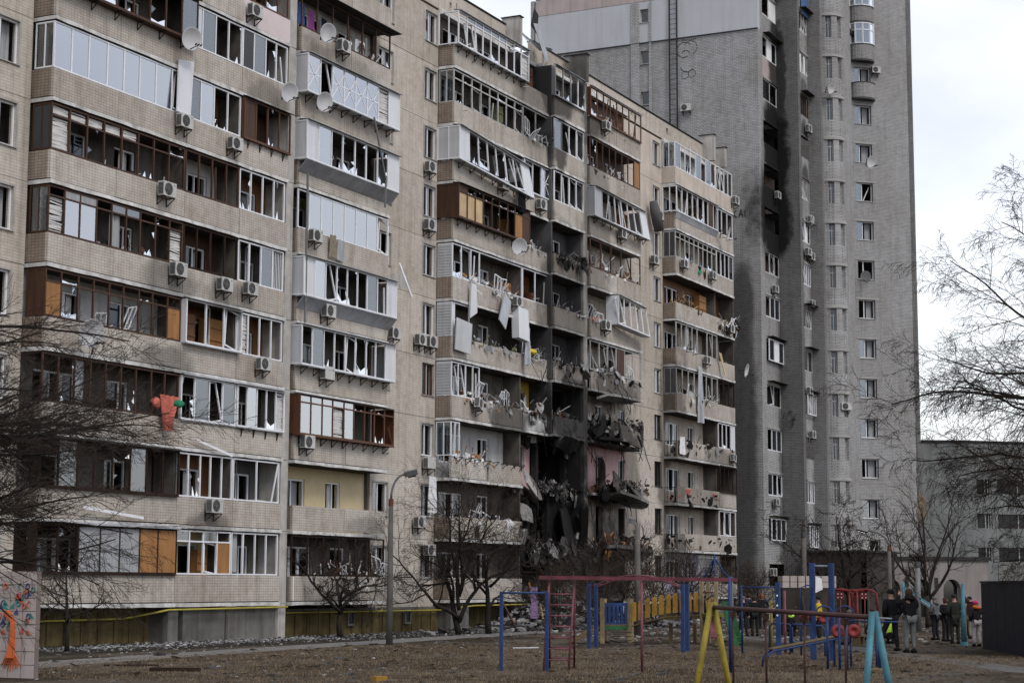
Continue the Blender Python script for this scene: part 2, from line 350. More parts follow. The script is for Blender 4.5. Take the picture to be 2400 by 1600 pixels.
# ------------------------------------------------------------------ mesh builder
class MB:
    def __init__(s):
        s.v, s.f, s.m = [], [], []
    def add(s, vs, fs, mi=0):
        o = len(s.v)
        s.v += [tuple(p) for p in vs]
        s.f += [tuple(i + o for i in f) for f in fs]
        s.m += [mi] * len(fs)
        return s
    BF = ((0, 3, 2, 1), (4, 5, 6, 7), (0, 1, 5, 4), (1, 2, 6, 5), (2, 3, 7, 6), (3, 0, 4, 7))
    def box(s, x0, x1, y0, y1, z0, z1, mi=0):
        return s.add([(x0, y0, z0), (x1, y0, z0), (x1, y1, z0), (x0, y1, z0), (x0, y0, z1), (x1, y0, z1), (x1, y1, z1), (x0, y1, z1)], MB.BF, mi)
    def obox(s, c, a, b, d, mi=0):
        c, a, b, d = Vector(c), Vector(a), Vector(b), Vector(d)
        return s.add([c - a - b - d, c + a - b - d, c + a + b - d, c - a + b - d, c - a - b + d, c + a - b + d, c + a + b + d, c - a + b + d], MB.BF, mi)
    def bar(s, p, q, w, h=None, mi=0, ref=(0, 1, 0)):
        p, q = Vector(p), Vector(q)
        d = q - p
        if d.length < 1e-6: return s
        n = d.normalized(); r = Vector(ref)
        if abs(n.dot(r)) > 0.95: r = Vector((1, 0, 0))
        a = n.cross(r).normalized(); b = n.cross(a).normalized()
        return s.obox((p + q) / 2, d / 2, a * (w / 2), b * ((h or w) / 2), mi)
    def tube(s, pts, rads, n=6, mi=0, cap=True):
        pts = [Vector(p) for p in pts]
        if not isinstance(rads, (list, tuple)): rads = [rads] * len(pts)
        o = len(s.v); a = None
        for i, p in enumerate(pts):
            d = (pts[min(i + 1, len(pts) - 1)] - pts[max(i - 1, 0)])
            d = d.normalized() if d.length > 1e-9 else Vector((0, 0, 1))
            if a is None:
                a = d.orthogonal().normalized()
            else:
                a = (a - d * a.dot(d)); a = a.normalized() if a.length > 1e-6 else d.orthogonal().normalized()
            b = d.cross(a)
            for k in range(n):
                t = 2 * math.pi * k / n
                s.v.append(tuple(p + (a * math.cos(t) + b * math.sin(t)) * rads[i]))
        for i in range(len(pts) - 1):
            for k in range(n):
                s.f.append((o + i * n + k, o + i * n + (k + 1) % n, o + (i + 1) * n + (k + 1) % n, o + (i + 1) * n + k)); s.m.append(mi)
        if cap:
            s.f.append(tuple(o + k for k in reversed(range(n)))); s.m.append(mi)
            e = o + (len(pts) - 1) * n
            s.f.append(tuple(e + k for k in range(n))); s.m.append(mi)
        return s
    def prism(s, poly, d, mi=0):
        poly = [Vector(p) for p in poly]; d = Vector(d); n = len(poly)
        return s.add(poly + [p + d for p in poly], [tuple(reversed(range(n))), tuple(range(n, 2 * n))] + [(i, (i + 1) % n, n + (i + 1) % n, n + i) for i in range(n)], mi)
    def lathe(s, prof, c, axis, n=16, mi=0):
        axis = Vector(axis).normalized(); a = axis.orthogonal().normalized(); b = axis.cross(a); c = Vector(c); o = len(s.v)
        for r, h in prof:
            for k in range(n):
                t = 2 * math.pi * k / n
                s.v.append(tuple(c + axis * h + (a * math.cos(t) + b * math.sin(t)) * r))
        for i in range(len(prof) - 1):
            for k in range(n):
                s.f.append((o + i * n + k, o + i * n + (k + 1) % n, o + (i + 1) * n + (k + 1) % n, o + (i + 1) * n + k)); s.m.append(mi)
        return s
    def tf(s, fn):
        s.v = [tuple(fn(*p)) for p in s.v]
        return s

OFF = {}
def build(name, mb, mats, parent=None, smooth=False):
    off = OFF.get(parent.name, (0, 0, 0)) if parent is not None else (0, 0, 0)
    me = bpy.data.meshes.new(name)
    me.from_pydata([(x - off[0], y - off[1], z - off[2]) for x, y, z in mb.v], [], mb.f)
    for mn in ([mats] if isinstance(mats, str) else mats):
        me.materials.append(MATS[mn])
    if not isinstance(mats, str) and len(mats) > 1:
        me.polygons.foreach_set('material_index', mb.m)
    if smooth:
        me.polygons.foreach_set('use_smooth', [True] * len(me.polygons))
    o = bpy.data.objects.new(name, me)
    COL.objects.link(o)
    if parent is not None:
        o.parent = parent
        OFF[o.name] = off
    return o

def tag(o, label=None, cat=None, group=None, kind=None):
    if label: o['label'] = label
    if cat: o['category'] = cat
    if group: o['group'] = group
    if kind: o['kind'] = kind
    return o

def thing(name, loc, label, cat, group=None, rotz=0.0, world=False):
    o = bpy.data.objects.new(name, None)
    o.empty_display_size = 0.2
    o.location = loc
    o.rotation_euler = (0, 0, rotz)
    COL.objects.link(o)
    tag(o, label, cat, group)
    OFF[o.name] = tuple(loc) if world else (0, 0, 0)
    return o

def copy_thing(src, loc, rot, label, group=None):
    r = src.copy(); COL.objects.link(r)
    r.location = loc; r.rotation_euler = rot
    r['label'] = label
    if group: r['group'] = group
    for ch in src.children:
        c = ch.copy(); COL.objects.link(c); c.parent = r
        for g in ch.children:
            d = g.copy(); COL.objects.link(d); d.parent = c
    return r

def one(name, mb, mats, label, cat, group=None, smooth=False, kind=None):
    """a thing that is a single mesh, its origin at its lowest middle"""
    xs = [p[0] for p in mb.v]; ys = [p[1] for p in mb.v]; zs = [p[2] for p in mb.v]
    c = ((min(xs) + max(xs)) / 2, (min(ys) + max(ys)) / 2, min(zs))
    mb.v = [(x - c[0], y - c[1], z - c[2]) for x, y, z in mb.v]
    o = build(name, mb, mats, None, smooth)
    o.location = c
    return tag(o, label, cat, group, kind)

def wall_pieces(mb, p0, p1, z0, z1, th, openings=(), mi=0):
    """wall from p0 to p1 (plan points), thickness th to the left of the direction; openings (s0, s1, z0, z1) are left open"""
    p0, p1 = Vector((*p0, 0)), Vector((*p1, 0))
    ln = (p1 - p0).length; d = (p1 - p0) / ln; nrm = Vector((-d.y, d.x, 0)) * th
    xs = sorted({0.0, ln, *[min(max(o[i], 0), ln) for o in openings for i in (0, 1)]})
    for a, b in zip(xs, xs[1:]):
        if b - a < 1e-4: continue
        m = (a + b) / 2
        cuts = sorted((o[2], o[3]) for o in openings if o[0] < m < o[1])
        z = z0
        for c0, c1 in cuts + [(z1, z1)]:
            if c0 - z > 1e-4:
                q0, q1 = p0 + d * a, p0 + d * b
                mb.prism([(q0.x, q0.y, z), (q1.x, q1.y, z), (q1.x, q1.y, c0), (q0.x, q0.y, c0)], nrm, mi)
            z = max(z, c1)
    return mb

# ================================================================== ground, paths
gb = MB()
gb.add([(-400, -900, 0), (1500, -900, 0), (1500, 900, 0), (-400, 900, 0)], [(0, 1, 2, 3)])
tag(build('ground', gb, 'ground'), kind='structure')
def strip(name, pts, w, z, mat):
    mb = MB(); n = len(pts); rr = random.Random(name)
    vs = []
    dense = []
    for (x0, y0), (x1, y1) in zip(pts, pts[1:]):
        for i in range(14):
            t = i / 14; dense.append((x0 + (x1 - x0) * t, y0 + (y1 - y0) * t))
    dense.append(pts[-1])
    for i, (x, y) in enumerate(dense):
        a, b = dense[max(i - 1, 0)], dense[min(i + 1, len(dense) - 1)]
        d = Vector((b[0] - a[0], b[1] - a[1], 0)).normalized(); nn = Vector((-d.y, d.x, 0))
        w1, w2 = w / 2 + rr.uniform(-.14, .14), w / 2 + rr.uniform(-.14, .14)
        vs += [(x + nn.x * w1, y + nn.y * w1, z), (x - nn.x * w2, y - nn.y * w2, z)]
    mb.add(vs, [(2 * i, 2 * i + 1, 2 * i + 3, 2 * i + 2) for i in range(len(dense) - 1)])
    return tag(build(name, mb, mat), kind='structure')
strip('path', [(28, 30.4), (37.5, 32.4), (53, 34.2), (72.5, 35.9), (84, 36.4)], 1.9, 0.006, 'path')
strip('footpath', [(88, 35.5), (74.3, 26.1), (63.6, 18.5), (48.7, 9.5), (38, 3)], 1.3, 0.006, 'path_dark')

# ================================================================== the panel house
Z1, FH = 1.348, 2.8
def ZS(k): return Z1 + FH * k
Y0, YW = 40.56, 41.41
house = thing('apartment_building', (81.5, 41.4, 0), 'long beige tiled panel apartment block with a blast-torn burnt section', 'building', world=True)
RG = random.Random(11)
def part(name, mb, mats, par=house, smooth=False):
    return build(name, mb, mats, par, smooth)

BAYS = {  # x0, x1, front plane, panel joints, side return seen
    'B': (47.6, 55.1, Y0, [51.1], True), 'C1': (55.1, 58.6, Y0, [], False), 'C2': (58.6, 61.92, Y0, [], False),
    'E': (62.75, 70.1, Y0, [66.7], True), 'G': (76.1, 83.65, Y0, [79.75], True), 'H1': (83.65, 86.66, Y0, [], False),
    'H2': (86.66, 90.5, 40.2, [], True), 'I': (91.3, 98.55, 40.2, [95.0], True),
    'K': (105.06, 112.4, Y0, [108.45], True), 'K2': (112.4, 115.6, Y0, [], False)}
DEPTH = 6.5
NOPAR = {('H1', 0), ('H1', 1), ('H1', 2), ('H2', 0), ('H2', 1), ('H2', 2), ('I', 0), ('I', 1), ('I', 2), ('G', 2), ('H1', 3), ('H2', 3), ('I', 3), ('H2', 4), ('I', 4), ('B', 9), ('C1', 9), ('C2', 9), ('K', 0), ('K2', 0)}
NOSIDE = {('K', 1), ('K', 2), ('K', 3)}
NOSLAB = {('H2', 1), ('H2', 2), ('H1', 2), ('H1', 1)}

# floor slabs: their white front edges show between the storeys
for b, (x0, x1, yf, js, side) in BAYS.items():
    for k in range(0, 11):
        z = ZS(k); mb = MB()
        if (b, k) in NOSLAB:
            mb.box(x0, x1, yf + 2.2, yf + DEPTH, z - .10, z + .06, 1)
        elif k == 10:
            mb.box(x0, x1, yf + .7, yf + DEPTH, z - .10, z + .10)
        else:
            # uneven front nosing
            n = max(3, int((x1 - x0) / .6)); xs = [x0 + (x1 - x0) * i / n for i in range(n + 1)]
            yj = [yf - .05 + RG.uniform(-.014, .014) for _ in xs]
            zb = [z - .085 + RG.uniform(-.014, .014) for _ in xs]
            vs, fs = [], []
            for x, y, q in zip(xs, yj, zb):
                vs += [(x, y, q), (x, y, z + .05), (x, yf + DEPTH, z + .06), (x, yf + DEPTH, z - .10)]
            for i in range(n):
                o = 4 * i
                for a in range(4):
                    c = (a + 1) % 4
                    fs.append((o + a, o + 4 + a, o + 4 + c, o + c))
            fs += [(0, 1, 2, 3), (4 * n + 3, 4 * n + 2, 4 * n + 1, 4 * n)]
            mb.add(vs, fs)
            mb.m = [0 if (i % 4 == 0 or i >= 4 * n) else 1 for i in range(len(fs))]
        part('floor_slab', mb, ['slab_edge', 'floor_dark'])

# balcony fronts, panel by panel, with open joints between
def jag_panel(x0, x1, y, z0, z1, rng, bite=.45, n=14, th=.1):
    xs = [x0 + (x1 - x0) * i / n for i in range(n + 1)]
    top = [(x, y, max(z0 + .12, z1 - (rng.random() ** 2) * bite)) for x in xs]
    bot = [(x1, y, z0 + rng.uniform(0, .05)), (x0, y, z0)]
    return MB().prism(top + bot, (0, th, 0))
for b, (x0, x1, yf, js, side) in BAYS.items():
    for k in range(10):
        z = ZS(k); ed = [x0] + js + [x1]
        mat = 'tile'
        if (b, k) in (('K', 9), ('K2', 9)): mat = 'cream_render'
        if (b, k) == ('C2', 8): mat = 'pink_panel'
        if (b, k) not in NOPAR:
            for a, c in zip(ed, ed[1:]):
                dy = RG.uniform(-.012, .012); dz = RG.uniform(-.012, .012)
                part('parapet_panel', MB().box(a + .012, c - .012, yf + dy, yf + .1 + dy, z + .085 + dz, z + 1.05 + dz), mat)
        if side and (b, k) not in NOPAR and (b, k) not in NOSIDE:
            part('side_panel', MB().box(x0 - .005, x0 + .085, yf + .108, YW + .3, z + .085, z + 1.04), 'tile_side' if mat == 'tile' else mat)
rj = random.Random(5)
part('broken_panel', jag_panel(76.12, 79.7, Y0, ZS(2) + .08, ZS(2) + 1.02, rj, .25), 'tile')
part('broken_panel', jag_panel(79.85, 83.5, Y0 - .05, ZS(2) + .02, ZS(2) + .98, rj, .4), 'tile')
part('broken_panel', jag_panel(83.7, 86.5, Y0, ZS(3) + .06, ZS(3) + 1.0, rj, .35), 'room_white')
part('broken_panel', jag_panel(86.7, 90.4, 40.2, ZS(3) + .06, ZS(3) + 1.02, rj, .25), 'concrete')
part('broken_panel', jag_panel(86.7, 90.45, 40.2, ZS(4) + .08, ZS(4) + 1.05, rj, .2), 'tile')
part('broken_panel', jag_panel(91.35, 95.0, 40.2, ZS(4) + .08, ZS(4) + 1.06, rj, .2), 'tile')
part('broken_panel', jag_panel(95.05, 98.5, 40.2, ZS(4) + .08, ZS(4) + 1.06, rj, .25), 'tile')
def tilted(name, c, ax, ay, az, mat, rng=None):
    """broken slab: irregular outline, thick, free orientation"""
    rng = rng or rj; c, ax, ay, az = map(Vector, (c, ax, ay, az)); pts = []
    for t in range(9):
        a = 2 * math.pi * t / 9 + .35; r = 1 / max(abs(math.cos(a)), abs(math.sin(a))) * rng.uniform(.82, 1.02)
        pts.append(c + ax * math.cos(a) * r + ay * math.sin(a) * r - az)
    return part(name, MB().prism(pts, az * 2), mat)
tilted('broken_panel', (96.4, 39.9, ZS(3) + .55), (2.0, .1, -.15), (0, .1, .55), (0, .06, 0), 'tile')
tilted('broken_slab', (93.6, 39.6, ZS(3) + .2), (2.1, .5, .1), (.2, .9, .1), (0, 0, .08), 'concrete')
tilted('broken_panel', (93.8, 39.7, ZS(2) + .55), (1.3, .3, -.35), (.1, .1, .6), (0, .06, 0), 'tile')
tilted('broken_panel', (96.9, 39.7, ZS(2) + .28), (1.6, .1, -.2), (.0, .3, .42), (0, .06, .02), 'tile')
tilted('broken_slab', (95.6, 39.8, ZS(2) - .2), (2.8, .1, -.3), (.1, .7, -.1), (0, 0, .08), 'slab_edge')
tilted('broken_slab', (89.5, 40.6, ZS(1) + .4), (1.4, .2, -.3), (.3, .5, 1.7), (.07, .09, 0), 'concrete')
tilted('broken_slab', (87.6, 40.8, ZS(0) + 1.2), (.9, .2, .2), (-.3, .5, 1.2), (.07, .09, 0), 'concrete')
tilted('broken_slab', (95.2, 39.9, ZS(1) - .1), (3.0, .2, -.1), (.1, .7, -.05), (0, 0, .09), 'concrete')
tilted('broken_panel', (84.9, 40.6, ZS(2) + .1), (1.2, .1, -.5), (.1, .2, .5), (0, .06, 0), 'concrete')

for c_, ax_, ay_, az_, m_ in (((85.0, 41.4, ZS(1) + .1), (1.2, .1, -.25), (.1, .8, -.15), (0, 0, .1), 'concrete'), ((88.2, 41.6, ZS(2) - .15), (1.5, .2, -.35), (.2, .9, -.1), (0, 0, .09), 'concrete'), ((85.4, 40.9, ZS(2) - .5), (.9, .0, -.6), (.1, .5, .3), (0, .05, .06), 'tile'), ((91.9, 39.9, ZS(3) + .9), (.5, .1, .7), (.2, .4, -.1), (.04, .05, 0), 'concrete'), ((98.0, 40.0, ZS(3) + .9), (.35, .1, .8), (.2, .2, .1), (.05, .04, 0), 'concrete'), ((92.4, 40.0, ZS(2) + 1.1), (.3, .1, .9), (.25, .3, 0), (.05, .03, 0), 'tile'), ((88.9, 40.4, ZS(3) - .3), (1.5, .1, -.12), (.1, .4, -.35), (0, .04, .08), 'concrete'), ((94.8, 40.1, ZS(4) - .25), (2.5, .1, .05), (.05, .35, -.12), (0, .03, .06), 'slab_edge'), ((97.2, 39.8, ZS(1) + .35), (.9, .15, -.3), (.1, .3, .5), (0, .06, .02), 'tile'), ((90.0, 40.0, ZS(1) + 1.3), (.35, .1, 1.2), (.15, .3, 0), (.04, .03, 0), 'concrete')):
    tilted('broken_slab', c_, ax_, ay_, az_, m_)
rk = random.Random(17)          # ragged stumps of floor and wall round the cavity
for i in range(46):
    side = i % 4
    if side == 0: x, z = 83.8 + rk.uniform(0, .5), rk.uniform(1.4, 9.4)
    elif side == 1: x, z = 90.5 - rk.uniform(0, .5), rk.uniform(1.4, 9.4)
    elif side == 2: x, z = rk.uniform(84, 90.3), ZS(3) - rk.uniform(.0, .6)
    else: x, z = rk.uniform(84, 98), rk.choice((ZS(1), ZS(2), ZS(0) + .6)) + rk.uniform(-.4, .3)
    a = rk.uniform(0, 3.14); s_ = rk.uniform(.25, .6)
    tilted('broken_slab', (x, 40.7 + rk.uniform(-.3, 1.2), z), (s_ * math.cos(a), .1, s_ * math.sin(a)), (-.7 * s_ * math.sin(a), rk.uniform(-.3, .3), .7 * s_ * math.cos(a)), (.02, .07, .03), rk.choice(('concrete', 'rubble_grey', 'rubble_dark', 'charred')), rk)
# balcony back walls with their windows and doors
WALLPAINT = {('E', 1): 'room_yellow', ('C1', 0): 'room_yellow', ('E', 5): 'room_green', ('H1', 3): 'room_deep_yellow', ('I', 2): 'room_pink', ('K', 0): 'room_lilac', ('K', 9): 'room_white', ('G', 2): 'room_white', ('B', 3): 'room_white', ('E', 8): 'room_white', ('C1', 5): 'room_white',
             ('C1', 3): 'wood_lining', ('C1', 4): 'wood_brown', ('C2', 5): 'wood_lining', ('C1', 1): 'wood_lining', ('C2', 6): 'wood_brown', ('C2', 3): 'wood_lining', ('C1', 6): 'wood_lining', ('C2', 8): 'wood_brown', ('H2', 5): 'room_grey', ('H2', 4): 'room_grey', ('H2', 2): 'room_grey', ('H2', 1): 'room_grey', ('H2', 6): 'room_grey',
             ('C2', 1): 'room_grey', ('C2', 0): 'room_wall', ('H1', 7): 'wood_lining', ('H1', 5): 'wood_lining', ('K2', 6): 'wood_lining', ('K', 6): 'wood_lining', ('I', 8): 'wood_brown', ('I', 9): 'wood_brown', ('B', 0): 'wood_dark', ('B', 5): 'room_wall', ('K2', 2): 'brick', ('H1', 2): 'room_pink'}
def bwindow(x0, x1, y, z0, z1, rng, mull=True, mat='pvc'):
    f = MB(); w = .07
    f.box(x0, x1, y + .06, y + .13, z0, z0 + w); f.box(x0, x1, y + .06, y + .13, z1 - w, z1)
    f.box(x0, x0 + w, y + .062, y + .128, z0 + w, z1 - w); f.box(x1 - w, x1, y + .062, y + .128, z0 + w, z1 - w)
    if mull:
        xm = x0 + (x1 - x0) * rng.choice((.4, .5, .6)); f.box(xm - w / 2, xm + w / 2, y + .062, y + .128, z0 + w, z1 - w)
    fo = part('window', f, mat)
    if rng.random() < .55:
        part('pane', MB().box(x0 + w, (xm if mull else x1) - w / 2, y + .09, y + .10, z0 + w, z1 - w), 'glass_dark', fo)
    if rng.random() < .45:
        part('curtain', MB().box(x0 + (x1 - x0) * .55, x1 - w, y + .34, y + .36, z0 + .05, z1), rng.choice(('curtain_dim', 'curtain', 'curtain_dim')), fo)
rw = random.Random(23)
OPEN_BACK = {('H1', 0), ('H1', 1), ('H2', 0), ('H2', 2), ('H2', 3), ('I', 0)}
for b, (x0, x1, yf, js, side) in BAYS.items():
    w = x1 - x0; yb = yf + 1.05
    for k in range(10):
        z = ZS(k)
        if w > 6:
            ops = [(w * .10, w * .30, z + .85, z + 2.25), (w * .30, w * .41, z + .12, z + 2.25), (w * .62, w * .78, z + .85, z + 2.25)]
        else:
            ops = [(w * .18, w * .40, z + .12, z + 2.2), (w * .45, w * .80, z + .85, z + 2.2)]
        if (b, k) in OPEN_BACK: ops = [(.3, w - .3, z + .06, z + 2.5)]
        if b == 'H2' and k == 1: ops = [(.05, w * .36, z + .1, z + 2.3)]
        if b == 'I' and k in (0, 1, 2, 3): ops = [(w * .0 + .1, w * .24, z + .5, z + 2.3), (w * .42, w * .56, z + .1, z + 2.25), (w * .86, w * .99, z + .3, z + 2.25)]
        if b == 'E' and k == 1: ops = [(.1, 2.5, z + .12, z + 2.2), (w * .56, w * .72, z + .75, z + 2.2)]
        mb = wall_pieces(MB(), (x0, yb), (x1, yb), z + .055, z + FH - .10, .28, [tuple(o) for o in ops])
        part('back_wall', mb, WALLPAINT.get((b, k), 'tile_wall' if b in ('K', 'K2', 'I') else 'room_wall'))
        if k < 10 and not (b in ('B', 'C1', 'C2') and k > 7) and (b, k) not in OPEN_BACK and not (b in ('H2', 'I') and k in (0, 1)):
            for o in ops:
                bwindow(x0 + o[0], x0 + o[1], yb, o[2], o[3], rw, o[1] - o[0] > .9)
# party walls between the stacks, the block's own rear and end walls
for x, ya, yb_, za, zb in ((47.6, Y0 + 1.05, 47, 0, 31), (55.1, Y0 + .12, 47, 0, 29.3), (58.6, Y0 + .12, 47, 0, 29.3), (61.97, Y0 + 1.3, 47, 0, 29.3), (62.7, Y0 + .9, 47, 0, 29.3), (70.1, Y0 + .9, 47, 0, 29.3),
                          (76.1, Y0 + .9, 47, 0, 29.3), (83.65, Y0 + .14, 47, 0, 29.3), (86.62, 40.34, 47, 0, 29.3), (90.5, 40.4, 47, 0, 29.3), (91.3, 41.3, 47, 0, 29.3), (98.5, 41.3, 47, 0, 29.3), (105.06, 41.5, 47, 0, 29.3), (112.4, Y0 + .16, 47, 0, 29.3), (115.6, Y0 + .05, 47, 0, 30.5)):
    for k in range(10):
        if (x == 86.62 and k < 3) or (x == 91.3 and k == 0): continue
        part('party_wall', MB().box(x - .07, x + .07, ya, yb_, ZS(k) + .062 if k else 0, ZS(k + 1) - .102), 'room_grey' if (84 < x < 92) else 'room_wall')
part('rear_wall', MB().box(40, 115.7, 47.0, 47.3, 0, 30.6), 'tile_wall')
part('end_wall', MB().box(115.45, 115.7, Y0 + 1.4, 46.99, 0, 30.6), 'tile_wall')
part('roof', MB().box(40, 115.44, 41.75, 46.99, 29.46, 29.62), 'roof_felt')

# tall white strips between the stacks
for x0, x1, y, z1 in ((61.93, 62.45, Y0 + .05, 30.0), (90.55, 91.05, 40.28, 29.3)):
    for k in range(-1, 10):
        za = max(0, ZS(k) + .01); zb = ZS(k + 1) - .01
        if x0 > 90 and k in (-1, 0): continue
        part('pillar', MB().box(x0, x1, y + RG.uniform(-.008, .008), y + 1.2, za, zb), 'concrete')

# bare walls between the stacks: one storey-high panel above another, each with a window
def pane_set(fo, x0, x1, y, z0, z1, st, rng):
    if 'g' in st: part('pane', MB().box(x0 + .05, (x0 + x1) / 2 - .03, y, y + .01, z0 + .05, z1 - .05), 'glass', fo)
    if 'c' in st: part('curtain', curtain_mb((x0 + x1) / 2, x1 - .05, y + .25, z0 + .02, z1), 'curtain_dim', fo)
    if 's' in st: part('open_sash', sash_mb((x0 + x1) / 2 + .02, x1 - .05, y - .02, z0 + .06, z1 - .06, 'in', rng), 'pvc', fo)
def curtain_mb(x0, x1, y, z0, z1, n=14, amp=.035):
    mb = MB(); vs = []
    for i in range(n + 1):
        x = x0 + (x1 - x0) * i / n; yy = y + amp * math.sin(i * 1.9)
        vs += [(x, yy, z0), (x, yy, z1), (x, yy + .012, z1), (x, yy + .012, z0)]
    fs = []
    for i in range(n):
        o = 4 * i
        fs += [(o, o + 4, o + 5, o + 1), (o + 2, o + 6, o + 7, o + 3), (o + 1, o + 5, o + 6, o + 2), (o, o + 3, o + 7, o + 4)]
    return mb.add(vs, fs)
def sash_mb(x0, x1, y, z0, z1, how, rng, w=.055):
    mb = MB()
    mb.bar((x0, y, z0), (x1, y, z0), w); mb.bar((x0, y, z1), (x1, y, z1), w); mb.bar((x0, y, z0), (x0, y, z1), w); mb.bar((x1, y, z0), (x1, y, z1), w)
    if how == 'in':          # swung inwards round its left jamb
        a = rng.uniform(.35, 1.1)
        mb.tf(lambda X, Y, Z: (x0 + (X - x0) * math.cos(a), y + (X - x0) * math.sin(a) + (Y - y), Z))
    elif how == 'tip':       # tipped, hanging crooked in its own plane
        a = rng.uniform(.10, .26) * rng.choice((1, -1)); cx, cz = (x0 + x1) / 2, z0
        mb.tf(lambda X, Y, Z: (cx + (X - cx) * math.cos(a) + (Z - cz) * math.sin(a), Y + (Z - cz) * .10, cz + (Z - cz) * math.cos(a) - (X - cx) * math.sin(a)))
    return mb
rq = random.Random(31)
for xa, xb, wx0, wx1, ks, nm in ((70.17, 76.03, 74.75, 75.93, range(10), 'F'), (98.6, 104.98, 103.5, 104.68, range(10), 'J'), (40, 47.5, 45.4, 46.85, range(8), 'A'), (70.17, 76.03, 70.5, 71.75, (), 'E2')):
    for k in ks:
        z = ZS(k); zt = ZS(k + 1) if k < 9 else ZS(10)
        ops = [(wx0 - xa, wx1 - xa, z + 1.02, z + 2.5)]
        if nm == 'F': ops.append((70.45 - xa, 71.75 - xa, z + .95, z + 2.4))
        if nm == 'A': ops.append((42.0 - xa, 43.4 - xa, z + 1.02, z + 2.5))
        dy = RG.uniform(-.01, .01); yy = YW + dy
        mat = 'tile_wall'
        if nm == 'J' and k >= 8: mat = 'cream_render'
        part('wall_panel', wall_pieces(MB(), (xa, yy), (xb, yy), z - (.0 if k else .35), zt - .022, .3, ops), mat)
        part('panel_joint', MB().box(xa, xb, yy + .02, yy + .28, zt - .02, zt - .002), 'plinth_concrete')
        for (s0, s1, q0, q1) in ops:
            col = 'pvc'
            if nm == 'F' and k == 3: col = 'wood_red'
            if nm == 'J' and k < 4: col = 'black_metal'
            a0, a1 = xa + s0, xa + s1; w = .065; f = MB(); yo = yy + .10
            f.box(a0, a1, yo, yo + .07, q0, q0 + w); f.box(a0, a1, yo, yo + .07, q1 - w, q1)
            f.box(a0, a0 + w, yo + .002, yo + .068, q0 + w, q1 - w); f.box(a1 - w, a1, yo + .002, yo + .068, q0 + w, q1 - w)
            xm = a0 + (a1 - a0) * .42; f.box(xm - w / 2, xm + w / 2, yo + .002, yo + .068, q0 + w, q1 - w)
            fo = part('window', f, col)
            part('window_sill', MB().box(a0 - .04, a1 + .04, yy - .06, yy + .1, q0 - .035, q0 - .003), 'lintel' if col != 'black_metal' else 'black_metal', fo)
            if nm in 'FA':
                sm = MB()          # raised white surround on this stack
                sm.box(a0 - .09, a0 - .002, yy - .018, yy + .05, q0, q1 + .08); sm.box(a1 + .002, a1 + .09, yy - .018, yy + .05, q0, q1 + .08); sm.box(a0 - .002, a1 + .002, yy - .018, yy + .05, q1 + .003, q1 + .08)
                part('window_surround', sm, 'concrete', fo)
            pane_set(fo, a0, a1, yo + .03, q0, q1, rq.choice(('gs', 'g', 'sc', 'c', 's', '', 'gc')) if k > 2 or nm != 'J' else '', rq)
            if nm == 'F' and k == 0 and s0 > 3:
                gr = MB()
                for i in range(8):
                    gr.bar((a0 + .15 * i, yy - .03, q0), (a0 + .15 * i + .08, yy - .03, q1), .018)
                for i in range(9): gr.bar((a0, yy - .03, q0 + i * .18), (a1, yy - .03, q0 + i * .18), .018)
                part('window_grille', gr, 'rusty_metal', fo)
        part('room_floor', MB().box(xa, xb, yy + .31, 46.98, z - .1, z + .05), 'room_grey')

rp2 = random.Random(8)          # bare mortar patch on the wall, white repaired tiles on the ground-storey balcony
pp = []
for i in range(14):
    a = 2 * math.pi * i / 14; pp.append((72.6 + 1.25 * math.cos(a) * rp2.uniform(.6, 1.05), YW - .012, 15.75 + .36 * math.sin(a) * rp2.uniform(.6, 1.1)))
part('mortar_patch', MB().prism(pp, (0, .03, 0)), 'concrete')
for i in range(12):
    x, z = rp2.uniform(67.2, 69.7), rp2.uniform(1.75, 2.2); part('repaired_tile', MB().box(x, x + .16, Y0 - .018, Y0 + .02, z, z + rp2.choice((.1, .2))), 'white_cloth')
for x in (62.9, 66.7, 70.0): part('sealant_strip', MB().box(x - .03, x + .03, Y0 - .02, Y0 + .02, ZS(0) + .1, ZS(0) + 1.03), 'pvc')
# parapet round the roof, its joints, vent holes and the wall ends that stand up above it
segs = [(55, 62.4), (62.42, 70.1), (70.12, 76.0), (76.02, 83.5), (86.5, 92.9), (92.92, 98.9), (98.92, 104.6), (104.62, 112.3), (112.32, 115.6)]
for a, b_ in segs:
    ops = [(1.0 + .55 * i + RG.uniform(0, .3), 1.25 + .55 * i + RG.uniform(.0, .3), 29.75 + RG.uniform(0, .2), 30.1 + RG.uniform(0, .25)) for i in range(int((b_ - a) / 3))]
    part('roof_parapet', wall_pieces(MB(), (a + .01, YW), (b_ - .01, YW), 29.46, 30.62 + RG.uniform(-.02, .02), .3, ops), 'tile_wall')
    part('coping', MB().box(a + .012, b_ - .012, YW - .06, YW + .36, 30.65, 30.70), 'roof_felt')
for x0, x1, y, z1 in ((83.25, 83.6, Y0 + .05, 31.0), (91.0, 91.35, 40.3, 31.0), (112.15, 112.5, Y0 + .05, 31.2), (114.3, 114.6, Y0 + .05, 30.8)):
    part('party_wall_head', MB().box(x0, x1, y, YW + .2, 29.5, z1), 'concrete')
    part('coping', MB().box(x0 - .06, x1 + .06, y - .07, YW + .25, z1 + .003, z1 + .05), 'roof_felt')
